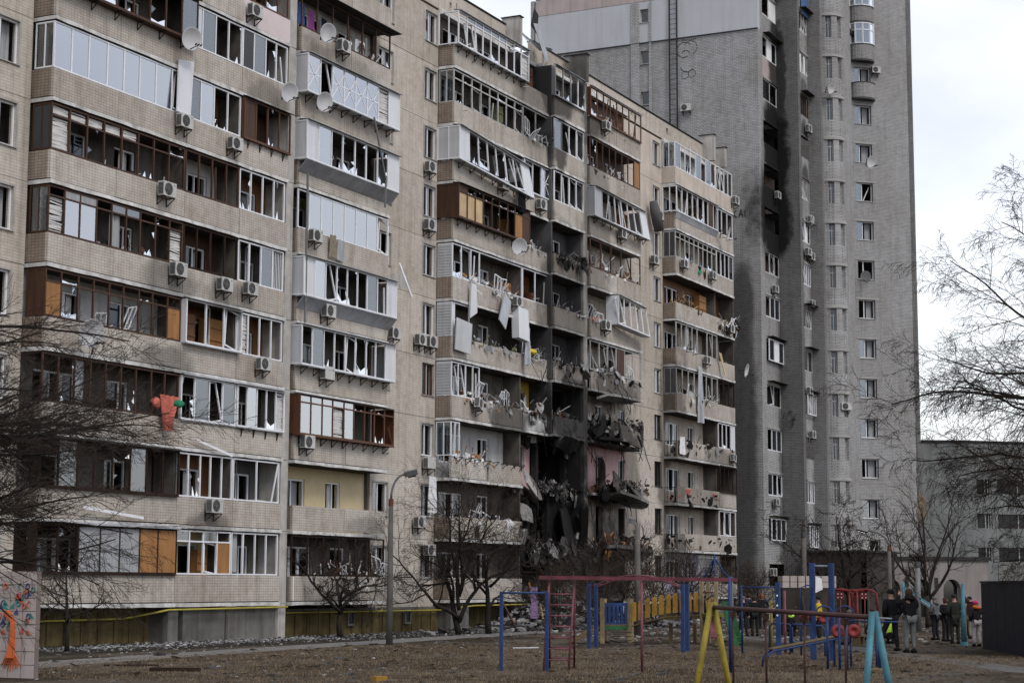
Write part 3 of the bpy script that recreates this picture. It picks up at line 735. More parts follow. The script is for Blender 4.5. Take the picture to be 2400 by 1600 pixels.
# torn roof sheet curling up over the blast line
mbs = MB()
for i in range(9):
    x = 84.2 + i * .3
    mbs.prism([(x, 40.4, 29.7 + .06 * i), (x + .3, 40.4, 29.7 + .06 * i - .05), (x + .28, 41.2, 30.6 - .05 * i), (x, 41.2, 30.75 - .05 * i)], (0, .03, .02))
part('torn_roof_sheet', mbs, 'sheet_metal')
part('torn_roof_sheet', MB().prism([(84.6, 40.6, 30.9), (85.4, 40.6, 30.6), (85.5, 40.6, 31.7), (85.0, 40.6, 31.9)], (.03, .04, 0)), 'roof_felt')
part('torn_roof_sheet', MB().prism([(84.4, 40.35, 30.9), (84.9, 40.3, 31.0), (86.1, 40.2, 29.2), (85.6, 40.2, 29.1)], (.02, .03, .02)), 'sheet_metal')

# plinth: ribbed boards set back under the balconies, grey concrete block, yellow gas pipe
for xa, xb, y, zt in ((44, 55.9, 41.45, 1.25), (62.5, 76.4, 41.3, 1.0), (78.2, 83.3, 41.3, 1.2), (91.3, 112, 41.4, 1.0)):
    x = xa; i = 0
    while x < xb - .1:
        w = .44 + RG.uniform(-.02, .02)
        part('plinth_board', MB().box(x + .02, min(x + w, xb), y + (0.035 if i % 2 else 0) + RG.uniform(0, .01), y + .09, 0, zt), 'plinth_board')
        x += w; i += 1
    part('plinth_wall', MB().box(xa, xb, y + .092, y + .3, 0, zt + .1), 'plinth_concrete')
for xa, xb, y, zt in ((55.9, 62.35, Y0 + .18, 1.2), (76.4, 78.2, Y0 + .12, 1.2), (83.3, 86.5, Y0 + .2, 1.2), (112, 115.6, Y0 + .2, 1.2), (54.9, 55.5, Y0 + .1, 1.2)):
    part('plinth_wall', MB().box(xa, xb, y, y + .9, 0, zt), 'plinth_concrete')
for x in (68.2, 73.1):
    fr = MB(); fr.box(x, x + .55, 41.2, 41.299, .35, .44); fr.box(x, x + .55, 41.2, 41.299, .95, 1.0); fr.box(x, x + .08, 41.2, 41.299, .44, .95); fr.box(x + .47, x + .55, 41.2, 41.299, .44, .95)
    fo = part('cellar_window', fr, 'plinth_concrete'); part('pane', MB().box(x + .08, x + .47, 41.24, 41.297, .44, .95), 'window_dark', fo)
gp = MB(); gp.tube([(44.5, 41.3, .82), (53.2, 41.3, .86), (54.6, 40.42, 1.16), (62.3, 40.42, 1.2)], .035, 8)
part('gas_pipe', gp, 'pipe_yellow')
gp = MB(); gp.tube([(62.3, 41.15, .95), (76.2, 41.15, .93), (78.2, 40.4, 1.12), (84.5, 40.4, 1.14), (86.5, 40.2, 1.0)], .035, 8); gp.tube([(70.9, 41.15, .95), (70.9, 41.2, 2.1)], .03, 8)
part('gas_pipe', gp, 'pipe_yellow')
for k in range(0, 7):    # rain pipe beside the second stack
    pass
rp_ = MB(); rp_.tube([(62.85, 40.2, 12.5), (62.85, 40.2, 18.6)], .05, 8); part('rain_pipe', rp_, 'lamp_grey')

# ------------------------------------------------------------------ balcony glazing
SHARD = random.Random(77)
def shards(mb, xa, xb, y, za, zb, rng):
    w, h = xb - xa, zb - za
    for _ in range(rng.randint(2, 4)):
        e = rng.choice('bbblrt'); 
        if e in 'bt':
            c = rng.uniform(xa, xb); hw = rng.uniform(.05, .13) * w + .02; z = za if e == 'b' else zb; s = 1 if e == 'b' else -1
            mb.prism([(max(xa, c - hw), y, z), (min(xb, c + hw), y, z), (c + rng.uniform(-hw, hw), y, z + s * rng.uniform(.06, .24) * h)], (0, .008, 0))
        else:
            c = rng.uniform(za, zb); hw = rng.uniform(.05, .13) * h; x = xa if e == 'l' else xb; s = 1 if e == 'l' else -1
            mb.prism([(x, y, max(za, c - hw)), (x, y, min(zb, c + hw)), (x + s * rng.uniform(.12, .36) * w, y, c + rng.uniform(-hw, hw))], (0, .008, 0))
    if rng.random() < .3:
        mb.prism([(xa, y, za), (xb, y, za), (xb, y, za + h * rng.uniform(.05, .25)), (xa + w * .5, y, za + h * rng.uniform(.03, .12)), (xa, y, za + h * rng.uniform(.08, .3))], (0, .008, 0))
WOODS = {'white': 'pvc', 'brown': 'wood_brown', 'red': 'wood_red', 'dark': 'wood_dark', 'grey': 'frame_grey'}
def glazing(b, k, n, st, col='white', tr=0, trst='', out=0.0, left=None, skirt=0, br=0, drop=0.0, canopy=False, xr=None, zlow=0.0, end=False, lw=None):
    x0, x1, yf, js, side = BAYS[b]
    if xr: x0, x1 = xr
    rng = random.Random(hash_s(b) * 31 + k * 7 + 3)
    z = ZS(k); zb = z + 1.07 - zlow; zt = z + FH - .13
    if b == 'C2' and out == 0: x1 -= .12
    ext = .12 if out > .05 else 0
    x0, x1 = x0 - (ext if side else 0) + .02, x1 + (ext if out > .2 else 0) - .02
    y = yf - out + .02; fw_ = .055 if col == 'white' else .06; mat = WOODS[col]
    T = lambda mb: mb
    if drop:
        def T(mb):
            return mb.tf(lambda X, Y, Z: (X + (Z - zb) * -.02 * (X - x0), Y - .22 * max(0, (X - x0) / (x1 - x0)) * (1 - (Z - zb) / (zt - zb)) , Z - drop * max(0, (X - x0) / (x1 - x0)) ** 1.5))
    f = MB(); d = .065
    f.box(x0, x1, y, y + d, zb, zb + fw_); f.box(x0, x1, y, y + d, zt - fw_, zt)
    xs = [x0 + (x1 - x0) * i / n for i in range(n + 1)]
    for i in range(1, n):
        xs[i] += rng.uniform(-.035, .035)
    for i, x in enumerate(xs):
        if i not in (0, n) and st[i - 1] == '.' and st[min(i, n - 1)] == '.': continue
        xx = min(max(x, x0 + fw_ / 2), x1 - fw_ / 2)
        f.box(xx - fw_ / 2, xx + fw_ / 2, y + .002, y + d - .002, zb + fw_, zt - fw_)
    zc = zt - fw_
    if tr:
        f.box(x0 + fw_, x1 - fw_, y + .004, y + d - .004, zt - tr - fw_ / 2, zt - tr + fw_ / 2); zc = zt - tr - fw_ / 2
    yr = yf + .84
    if left:
        f.box(x0 + .002, x0 + d, y + d, yr, zb + .002, zb + fw_); f.box(x0 + .002, x0 + d, y + d, yr, zt - fw_, zt - .002); f.box(x0 + .002, x0 + d, yr - fw_, yr - .002, zb + fw_, zt - fw_)
        ym = (y + yr) / 2; f.box(x0 + .004, x0 + d - .004, ym - .025, ym + .025, zb + fw_, zt - fw_)
    fo = part('balcony_glazing', T(f), mat)
    def sub(nm, mb, m, sm=False): return part(nm, T(mb), m, fo, sm)
    def cell(s, xa, xb, za, zz):
        w = xb - xa
        if s == 'g': sub('pane', MB().box(xa, xb, y + .025, y + .035, za, zz), 'glass')
        elif s == 'G':
            sub('pane', MB().box(xa, xb, y + .025, y + .035, za, zz), 'glass_bright'); sub('curtain', curtain_mb(xa, xb, y + .12, za + .02, zz - .02, 6, .02), 'curtain')
        elif s == 'b':
            mb = MB(); shards(mb, xa, xb, y + .03, za, zz, rng); sub('broken_pane', mb, 'shard')['kind'] = 'stuff'
        elif s == 'p': sub('panel', MB().box(xa, xb, y + .02, y + .045, za, zz), 'pvc_panel')
        elif s == 'w': sub('panel', MB().box(xa, xb, y + .02, y + .045, za, zz), 'plywood')
        elif s == 'y': sub('panel', MB().box(xa, xb, y + .05, y + .075, za, zz), 'plywood_pale')
        elif s == 'W': sub('panel', MB().box(xa, xb, y + .02, y + .045, za, zz), 'wood_brown')
        elif s == 'd': sub('panel', MB().box(xa, xb, y + .02, y + .045, za, zz), 'dark_panel')
        elif s == 'k': sub('panel', MB().box(xa, xb, y + .02, y + .045, za, zz), 'curtain_dim')
        elif s == 'B':
            sub('panel', MB().box(xa, xb, y + .06, y + .075, za, zz), 'blue_panel'); sub('pane', MB().box(xa, xb, y + .025, y + .035, za, zz), 'glass')
        elif s == 's':
            m = sash_mb(xa + .02, xb - .02, y + .03, za + .02, zz - .03, rng.choice(('in', 'tip', 'tip')), rng); sub('open_sash', m, mat)
        elif s == 'm':
            mb = MB()
            for _ in range(1):
                xx = rng.uniform(xa, xb); mb.bar((xx, y + .05, za), (xx + rng.uniform(-.4, .4), y + rng.uniform(-.05, .25), za + (zz - za) * rng.uniform(.6, 1)), .05)
            sub('loose_mullion', mb, mat)
        elif s == 'x':
            sub('pane', MB().box(xa, xb, y + .025, y + .035, za, zz), 'glass_bright'); mb = MB(); h = zz - za; tw = .035
            for p, q in (((xa, za + .1 * h), (xb, za + .85 * h)), ((xa, za + .85 * h), (xb, za + .1 * h)), ((xa, za + .5 * h), (xb, za + .5 * h))):
                mb.bar((p[0], y + .018, p[1]), (q[0], y + .018, q[1]), .006, tw, ref=(0, 0, 1)) if 0 else mb.bar((p[0], y + .018, p[1]), (q[0], y + .018, q[1]), tw, .006)
            sub('tape', mb, 'tape')
            sub('curtain', curtain_mb(xa, xb, y + .12, za + .02, zz - .02, 6, .02), 'curtain')
        elif s == 'l':
            mb = MB(); m = int((zz - za) / .05)
            for i in range(m):
                if rng.random() < .10: continue
                q = za + .03 + i * .05; t = rng.gauss(0, .014)
                mb.bar((xa + .01, y + .08 + rng.uniform(0, .04), q - t), (xb - .01, y + .08 + rng.uniform(0, .04), q + t), .05, .012)
            sub('blind', mb, 'blind')['kind'] = 'stuff'
        elif s == 'c': sub('curtain', curtain_mb(xa, xa + w * .8, y + .15, za + .05, zz, 8, .04), 'curtain_dim')
        elif s == 'v':
            mb = MB()
            for i in range(6): mb.box(xa + w * i / 6 + .02, xa + w * i / 6 + .05, y + .07, y + .09, za, zz)
            sub('window_bar', mb, 'pvc')
    for i in range(n):
        s = st[i] if i < len(st) else 'o'
        xa, xb = xs[i] + fw_ / 2, xs[i + 1] - fw_ / 2
        if i == 0: xa = x0 + fw_
        if i == n - 1: xb = x1 - fw_
        cell(s, xa, xb, zb + fw_, zc)
        if tr: cell(trst[i] if i < len(trst) else 'o', xa, xb, zt - tr + fw_ / 2, zt - fw_)
    if left and left != 'o':
        lm = {'p': 'side_panel', 'w': 'wood_brown', 'd': 'dark_panel', 'k': 'side_panel', 'g': 'glass', 'r': 'wood_red'}[left if left in 'pwdkgr' else 'g']
        nm = 'side_pane' if left == 'g' else 'side_panel'
        ym = (y + yr) / 2
        sub(nm, MB().box(x0 + .02, x0 + .04, y + d, ym - .027, zb + fw_, zt - fw_), lm)
        sub(nm, MB().box(x0 + .02, x0 + .04, ym + .027, yr - fw_, zb + fw_, zt - fw_), lm)
        if left == 'k':
            mb = MB()
            for i in range(11): mb.box(x0 - .012, x0 + .018, y + .05, yr, zb + .08 + i * .135, zb + .19 + i * .135)
            sub('siding_board', mb, 'side_panel')
    if out > .05:
        sub('sill_board', MB().box(x0, x1, y - .03, yf - .003, zb - .045, zb - .003), 'sheet_metal' if col == 'white' else mat)
        cm = MB()
        cm.add([(x0, y - .14, zt + .002), (x1 + .05, y - .14, zt + .002), (x1 + .05, yf + .02, zt + .075), (x0, yf + .02, zt + .075), (x0, y - .14, zt + .022), (x1 + .05, y - .14, zt + .022), (x1 + .05, yf - .055, zt + .098), (x0, yf - .055, zt + .098)], MB.BF)
        sub('canopy', cm, 'sheet_metal' if col == 'white' or canopy else 'roof_felt')
        if not left: sub('side_panel', MB().box(x0 + .01, x0 + .03, y + d, yf + .3, zb, zt), 'pvc_panel' if col == 'white' else mat)
        if x1 > BAYS[b][1]: sub('side_panel', MB().box(x1 - .03, x1 - .01, y + d, yf + .8, zb, zt), 'pvc_panel' if col == 'white' else mat)
    elif canopy:
        sub('canopy', MB().box(x0 - .1, x1 + .2, yf - .45, yf + .3, zt + .005, zt + .03), 'roof_felt')
    if skirt:
        sub('skirt', MB().prism([(x0, y, zb - .05), (x1, y, zb - .05), (x1, yf - .01, zb - skirt), (x0, yf - .01, zb - skirt)], (0, .02, .015)), 'sheet_metal')
    for i in range(br):
        x = x0 + (x1 - x0) * (i + .5) / br
        mb = MB(); mb.bar((x, yf - .01, zb - .06), (x, y, zb - .06), .035); mb.bar((x, yf - .012, zb - .36), (x, yf - .012, zb - .06), .035); mb.bar((x, yf - .02, zb - .34), (x, y + .02, zb - .075), .03)
        sub('bracket', mb, 'bracket_metal')
    return fo
def hash_s(s): return sum(ord(c) * (i + 3) for i, c in enumerate(s))

GL = [  # bay, storey, panes, states, options
 ('B', 7, 8, 'oobbobog', dict(col='brown', out=.35, br=6)), ('B', 6, 8, 'GGGGGGGs', dict(left='g')), ('B', 5, 8, 'lobooboo', dict(col='brown', tr=.42, trst='llllloob', left='d')),
 ('B', 4, 9, 'lGGocobol', dict(col='brown', tr=.34, trst='okkoggob', left='g')), ('B', 3, 9, 'wbooooomw', dict(col='brown', tr=.42, trst='oboooobo', left='w')), ('B', 2, 9, 'obcoobooo', dict(col='brown', tr=0)), ('B', 1, 8, 'ogoobBos', dict(col='dark', out=.12)), ('B', 0, 7, 'obkkkww', dict(col='dark', out=.1, canopy=True)),
 ('C1', 7, 4, 'Ggob', {}), ('C1', 6, 4, 'gGbo', {}), ('C1', 5, 4, 'oomo', dict(col='brown')), ('C1', 4, 4, 'omoo', dict(col='dark')), ('C1', 3, 3, 'oss', dict(out=.22)), ('C1', 2, 4, 'bBsB', dict(out=.08)), ('C1', 1, 5, 'obooo', {}), ('C1', 0, 4, 'oosw', dict(tr=.4, trst='gogo')),
 ('C2', 8, 4, 'oobo', dict(col='red')), ('C2', 7, 4, 'dgbm', {}), ('C2', 6, 4, 'Wobo', dict(col='red', out=.15, br=4)), ('C2', 5, 4, 'boob', {}), ('C2', 4, 4, 'ssgv', {}), ('C2', 3, 4, 'looo', {}), ('C2', 2, 5, 'sGobl', dict(out=.12, br=4)), ('C2', 1, 2, 'sm', dict(tr=.0)), ('C2', 0, 4, 'csoo', {}),
 ('E', 8, 6, 'ooomob', dict(col='brown', canopy=True)), ('E', 7, 8, 'xsxxxxlp', dict(out=.45, left='p', br=8)), ('E', 6, 8, 'pGbbbobp', dict(out=.45, left='p', skirt=.5)), ('E', 5, 8, 'oGGGGGGs', {}), ('E', 4, 9, 'pGsbbogmp', dict(out=.42, left='p', skirt=.5)), ('E', 3, 9, 'ogbosbbop', dict(out=.38, left='p', br=8)), ('E', 2, 9, 'GGGlGoobm', dict(col='red', tr=.32, trst='GGGGGbob', out=.35, left='r', br=9, canopy=True)), ('E', 0, 6, 'oomobm', dict(col='dark')),
 ('G', 9, 9, 'osmobosol', dict(tr=.32, trst='ogggggboo', out=.3, left='o', br=9)), ('G', 8, 8, 'bosomoos', dict(col='grey', tr=.42, trst='obooobob', left='g')), ('G', 7, 8, 'pbbbbssp', dict(out=.4, left='p', br=7, drop=.5)), ('G', 6, 9, 'yyymbmowW', dict(col='brown', tr=.36, trst='WbbbbbbbW', out=.38, left='w', br=8)), ('G', 5, 8, 'bsm.....', dict(left='k')), ('G', 4, 7, 'p......', dict(left='k', xr=(76.1, 77.9))), ('G', 3, 4, 'ms.m', dict(left='k', xr=(76.1, 79.0))), ('G', 2, 2, 'ob', dict(left='g', xr=(76.1, 77.0), zlow=0)),
 ('H1', 8, 2, 'oo', dict(col='grey')), ('H1', 7, 3, 'sox', dict(out=.1)), ('H1', 5, 2, 'om', {}), ('H2', 9, 4, 'obob', dict(out=.12)), ('H2', 8, 4, 'gsms', {}), ('H2', 7, 4, 'smss', {}),
 ('I', 9, 8, 'bomomomo', dict(col='red', canopy=True, out=.1)), ('I', 8, 8, 'bmooobow', dict(col='brown')), ('I', 7, 8, 'pmmmmosp', dict(out=.35, br=7, left='p', drop=.15)), ('I', 6, 5, 'omo.m', dict(col='brown')), ('I', 5, 5, 'smsms', dict(xr=(94.2, 98.1), out=.5, drop=.25)), ('I', 4, 6, 'mssWo.', dict(col='grey')),
 ('K', 9, 8, 'gobbgogb', dict(left='g')), ('K', 8, 8, 'smosbmWb', dict(out=.15, left='o', skirt=.4)), ('K', 7, 9, 'ooboobobo', dict(col='grey', tr=.36, trst='ooooooooo', left='d')), ('K', 5, 8, 'obcb..om', dict(col='grey')), ('K', 4, 7, 'o.omoms', dict(col='grey', left='d')),
 ('K2', 9, 4, 'osob', {}), ('K2', 8, 3, 'oob', {}), ('K2', 7, 4, 'omog', {}), ('K2', 4, 3, 'oms', dict(col='dark')), ('K2', 3, 4, 'obop', {}), ('K2', 2, 4, 'oooo', dict(col='dark', out=.1)), ('K2', 1, 3, 'mso', {}), ('K2', 0, 3, 'ooo', dict(col='dark')),
]
for b, k, n, st, kw in GL: glazing(b, k, n, st, **kw)
# bottom-storey grille, missing parapets replaced by railings
def railing(x0, y0, x1, y1, z, mat='rusty_metal', n=8):
    f = MB(); f.bar((x0, y0, z + 1.0), (x1, y1, z + 1.0), .04); f.bar((x0, y0, z + .15), (x1, y1, z + .15), .03)
    o = part('railing', f, mat)
    for i in range(n):
        t = i / (n - 1); part('baluster', MB().bar((x0 + (x1 - x0) * t, y0 + (y1 - y0) * t, z + .15), (x0 + (x1 - x0) * t, y0 + (y1 - y0) * t, z + 1.0), .02), mat, o)
for k in (1, 2, 3): railing(105.08, 41.4, 105.08, 40.6, ZS(k), 'black_metal', 5)
gr = MB()
for i in range(16): gr.bar((108.6 + i * .24, Y0, ZS(0) + .9), (108.6 + i * .24, Y0, ZS(0) + 2.6), .03)
for i in range(4): gr.bar((108.6, Y0 - .02, ZS(0) + .95 + i * .5), (112.2, Y0 - .02, ZS(0) + .95 + i * .5), .03)
part('window_grille', gr, 'frame_grey')
part('parapet_panel', MB().box(105.07, 108.4, Y0, Y0 + .1, ZS(0) + .085, ZS(0) + 1.0), 'room_lilac')
part('parapet_panel', MB().box(108.42, 115.6, Y0, Y0 + .1, ZS(0) + .085, ZS(0) + .85), 'tile')
for k, n in ((6, 10), (2, 8)):  # blast-bared bracket combs
    b = 'H2' if k == 6 else 'G'; x0, x1, yf = BAYS[b][:3]
    for i in range(n):
        x = x0 + (x1 - x0) * (i + .5) / n; mb = MB(); z = ZS(k) + (1.0 if k == 6 else .98)
        mb.bar((x, yf, z), (x, yf - .38, z + .03), .035); mb.bar((x, yf, z - .3), (x, yf, z), .035); mb.bar((x, yf, z - .28), (x, yf - .35, z), .03)
        part('bracket', mb, 'bracket_metal')
# inner fittings that show through the open balconies
fit = random.Random(9)
for (b, k, x, w, h, m, z0) in (('C1', 3, 57.5, .95, 1.5, 'plywood', 1.0), ('C1', 3, 55.5, 1.2, 1.5, 'wood_lining', 1.0), ('G', 6, 82.6, .8, 1.6, 'plywood', .8), ('G', 5, 82.0, .7, .8, 'plywood', 1.0), ('G', 5, 82.9, .5, 1.1, 'plywood', .9), ('I', 7, 97.3, .6, 1.6, 'plywood', .9), ('K', 8, 110.2, 1.0, 1.6, 'wood_lining', .9), ('I', 4, 95.4, 1.2, 1.3, 'wood_lining', .8), ('K', 6, 110.6, 1.2, 1.6, 'plywood', .9), ('B', 1, 53.2, .7, .5, 'plywood', 1.0), ('H1', 5, 85.7, .6, 1.0, 'wood_red', .9), ('G', 8, 81.8, .6, 1.6, 'room_green', .9), ('C2', 1, 60.9, .7, .8, 'ac_white', .6), ('C1', 0, 57.2, .6, 1.0, 'plywood', 1.2), ('H1', 9, 85.6, .3, 1.8, 'wood_red', .8)):
    yf = BAYS[b][2]; z = ZS(k) + z0; o = part('cupboard', MB().box(x, x + w, yf + .55, yf + .98, ZS(k) + .07, z + h - .2), m)
    for i in range(3): part('shelf', MB().box(x + .03, x + w - .03, yf + .5, yf + .549, z + i * h / 3.2, z + i * h / 3.2 + .03), m, o)

# ================================================================== the brick tower
XT, YC, TF = 118.5, 39.65, 3.02
tower = thing('brick_tower', (124, 40, 0), 'tall grey brick tower block with black soot around its burnt balconies', 'tower block', world=True)
def tpart(name, mb, mats, par=tower, smooth=False): return build(name, mb, mats, par, smooth)
rt_ = random.Random(41)
NT = 17
def tz(m): return 2.06 + TF * m          # window sill heights
# side face towards the panel house, with a rendered band, a flat pilaster and small stair windows
stair = [(56.5 - 48.3, 56.5 - 47.68, 35.5, 36.45), (56.5 - 48.3, 56.5 - 47.68, 38.45, 39.4), (56.5 - 48.3, 56.5 - 47.68, 41.45, 42.42)]
tpart('side_wall', wall_pieces(MB(), (XT, 56.5), (XT, YC), 0, 40.0, .5, [s for s in stair if s[2] < 40]), 'brick')
tpart('rendered_band', wall_pieces(MB(), (XT - .04, 56.5), (XT - .04, YC), 40.0, 42.96, .5, [stair[2]]), 'tower_render')
tpart('drip_edge', MB().box(XT - .10, XT + .1, YC - .02, 56.5, 39.95, 39.998), 'dark_panel')
tpart('rendered_band', wall_pieces(MB(), (XT - .02, 56.5), (XT - .02, YC), 43.0, 44.2, .5), 'tower_parapet')
tpart('side_wall', wall_pieces(MB(), (XT, 47.0), (XT, YC), 44.2, 56, .5), 'tower_render')
pm = MB(); pm.box(XT - .10, XT - .003, 47.45, 47.62, 0, 42.9); pm.box(XT - .10, XT - .003, 48.36, 49.0, 0, 42.9)
tpart('pilaster', pm, 'brick')
for s in stair:
    ya, yb = 56.5 - s[1], 56.5 - s[0]; f = MB(); w = .06
    f.box(XT + .2, XT + .26, ya, yb, s[2], s[2] + w); f.box(XT + .2, XT + .26, ya, yb, s[3] - w, s[3]); f.box(XT + .202, XT + .258, ya, ya + w, s[2] + w, s[3] - w); f.box(XT + .202, XT + .258, yb - w, yb, s[2] + w, s[3] - w)
    fo = tpart('window', f, 'frame_grey'); tpart('pane', MB().box(XT + .22, XT + .23, ya + w, yb - w, s[2] + w, s[3] - w), 'glass_dark', fo)
    tpart('window_sill', MB().box(XT - .1, XT + .2, ya - .05, yb + .05, s[2] - .05, s[2] - .003), 'lintel', fo)
# fire ladder: two rails and its rungs
ld = MB(); ld.bar((XT - .16, 46.05, 20), (XT - .16, 46.05, 56), .09, .07, ref=(1, 0, 0)); ld.bar((XT - .16, 45.5, 20), (XT - .16, 45.5, 56), .09, .07, ref=(1, 0, 0))
lo = tpart('fire_ladder', ld, 'black_metal')
for i in range(70): tpart('rung', MB().box(XT - .18, XT - .15, 45.55, 46.0, 30.2 + i * .36, 30.225 + i * .36), 'black_metal', lo)
# scrawled black spray marks
gf = MB()
def spray(mb, cy, cz, r, a0, a1, w=.05, sq=1.0):
    pts = [(XT - .012, cy - r * math.cos(a), cz + sq * r * math.sin(a)) for a in [a0 + (a1 - a0) * i / 12 for i in range(13)]]
    for p, q in zip(pts, pts[1:]): mb.bar(p, q, .012, w, ref=(0, 0, 1)) if 0 else mb.bar(p, q, w, .012, ref=(1, 0, 0))
for cy, cz, r, a0, a1, w in ((45.0, 39.1, .55, .6, 5.2, .04), (44.55, 39.2, .5, -1.2, 2.6, .03), (44.8, 38.0, .5, 3.4, 5.6, .06), (44.95, 37.3, .27, 0, 6.28, .025), (44.45, 37.35, .27, 0, 6.28, .025), (44.9, 38.75, .3, .2, 2.8, .05)): spray(gf, cy, cz, r, a0, a1, w)
for i in range(8): gf.bar((XT - .012, 45.2 - i * .14, 39.72 + .04 * (i % 2)), (XT - .012, 45.1 - i * .14, 39.86 - .03 * (i % 3)), .05, .012, ref=(1, 0, 0))
tpart('graffiti', gf, 'graffiti_black')['kind'] = 'stuff'
def letter(name, strokes, y, z, h, par):
    mb = MB()
    for (u0, v0), (u1, v1) in strokes: mb.bar((XT - .01, y - u0 * h, z + v0 * h), (XT - .01, y - u1 * h, z + v1 * h), .09, .012, ref=(1, 0, 0))
    return build(name, mb, 'graffiti_black', par)
letter('painted_letter', [((0, 0), (0, 1)), ((0, .45), (.55, 1)), ((.05, .5), (.6, 0))], 41.6, 26.9, .5, tower)
letter('painted_letter', [((0, 0), (.3, 1)), ((.3, 1), (.6, 0)), ((.12, .38), (.48, .38))], 41.15, 26.9, .5, tower)
letter('painted_letter', [((0, 0), (0, 1))], 40.7, 26.9, .5, tower)
# balcony fronts that face the yard, and the dark return walls between them
X1, Y2, X3, Y4, X5 = 122.6, 38.12, 125.0, 37.24, 125.69
def yard_face(xa, xb, y, strip_w, off, nm, spec):
    for m in range(-1, NT):
        s0 = tz(m) + off; s1 = s0 + 1.62; nxt = tz(m + 1) + off
        if s0 < 1: s0, s1, nxt = 0.0, .6, tz(0) + off
        L_ = xb - xa
        lo_, hi_ = (0 if m < 0 else s0), None
        # brick apron up to the sill of the storey above; opening between s0 and s1
        tpart('balcony_apron', wall_pieces(MB(), (xa + strip_w, y + .02), (xb, y + .02), s1, nxt, .2), 'tower_parapet' if spec.get(m + 1) == 'r' else 'brick')
        tpart('lintel', MB().box(xa + strip_w, xb, y - .05, y + .2, s1 - .14, s1 - .004), 'lintel')
        if m < 0: continue
        st = spec.get(m, 'f')
        tpart('balcony_floor', MB().box(xa + .3, xb, y + .23, y + 3, s0 - 1.1, s0 - .95), 'room_grey')
        tpart('room_back', MB().box(xa + .3, xb, y + 2.6, y + 2.8, s0 - .94, s1 + .5), {'o': 'wood_lining', 'b': 'charred'}.get(st, 'room_grey'))
        if st in 'fopwr':
            f = MB(); w = .07; za, zz = s0, s1 - .145; n = rt_.choice((2, 3, 3, 4)); yo = y + .03 - (.25 if st == 'p' else 0)
            f.box(xa + strip_w, xb, yo, yo + .07, za, za + w); f.box(xa + strip_w, xb, yo, yo + .07, zz - w, zz)
            for i in range(n + 1):
                xx = xa + strip_w + w / 2 + (L_ - strip_w - w) * i / n; f.box(xx - w / 2, xx + w / 2, yo + .002, yo + .068, za + w, zz - w)
            fo = tpart('balcony_window', f, 'wood_brown' if st == 'w' else 'frame_grey' if rt_.random() < .5 else 'pvc')
            for i in range(n):
                q = rt_.random(); xq = xa + strip_w + w + (L_ - strip_w - w) * i / n; xr_ = xa + strip_w + (L_ - strip_w - w) * (i + 1) / n
                if q < .4 and st != 'o': tpart('pane', MB().box(xq, xr_, yo + .03, yo + .04, za + w, zz - w), 'glass', fo)
                elif q < .6: tpart('open_sash', sash_mb(xq + .03, xr_ - .03, yo + .03, za + w + .02, zz - w - .04, 'tip', rt_), 'pvc', fo)
                elif q < .7 and st != 'o': tpart('panel', MB().box(xq, xr_, yo + .03, yo + .05, za + w, zz - w), 'curtain', fo)
        if st == 'p' or rt_.random() < .3:
            tpart('canopy', MB().box(xa + strip_w, xb + .25, y - .5, y + .1, s1 + .003, s1 + .03), 'roof_felt')
    tpart('corner_strip', MB().box(xa, xa + strip_w - .004, y, y + .5, 0, 55), 'brick')
yard_face(XT + .5, X1, YC, .5, .0, 'a', {13: 'f', 12: 'r', 11: 'f', 10: 'b', 9: 'b', 8: 'b', 7: 'o', 6: 'f', 5: 'p', 4: 'f', 3: 'f', 2: 'f', 1: 'p', 0: 'b'})
tpart('corner_strip', MB().box(XT + .003, XT + .497, YC + .002, YC + .5, 0, 55), 'brick')
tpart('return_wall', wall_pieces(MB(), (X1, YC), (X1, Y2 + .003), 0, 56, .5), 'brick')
yard_face(X1 + .002, X3, Y2, .5, -.4, 'b', {13: 'o', 12: 'f', 11: 'w', 10: 'b', 9: 'o', 8: 'f', 7: 'o', 6: 'o', 5: 'f', 4: 'p', 3: 'b', 2: 'f', 1: 'p', 0: 'b'})
tpart('blue_screen', MB().box(X1 + .8, X3, Y2 - .1, Y2 - .06, 42.2, 43.6), 'blue_panel')
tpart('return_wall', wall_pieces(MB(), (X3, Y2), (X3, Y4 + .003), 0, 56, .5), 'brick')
tpart('return_wall', wall_pieces(MB(), (X3 + .002, Y4), (X5, Y4), 0, 56, .5), 'brick')
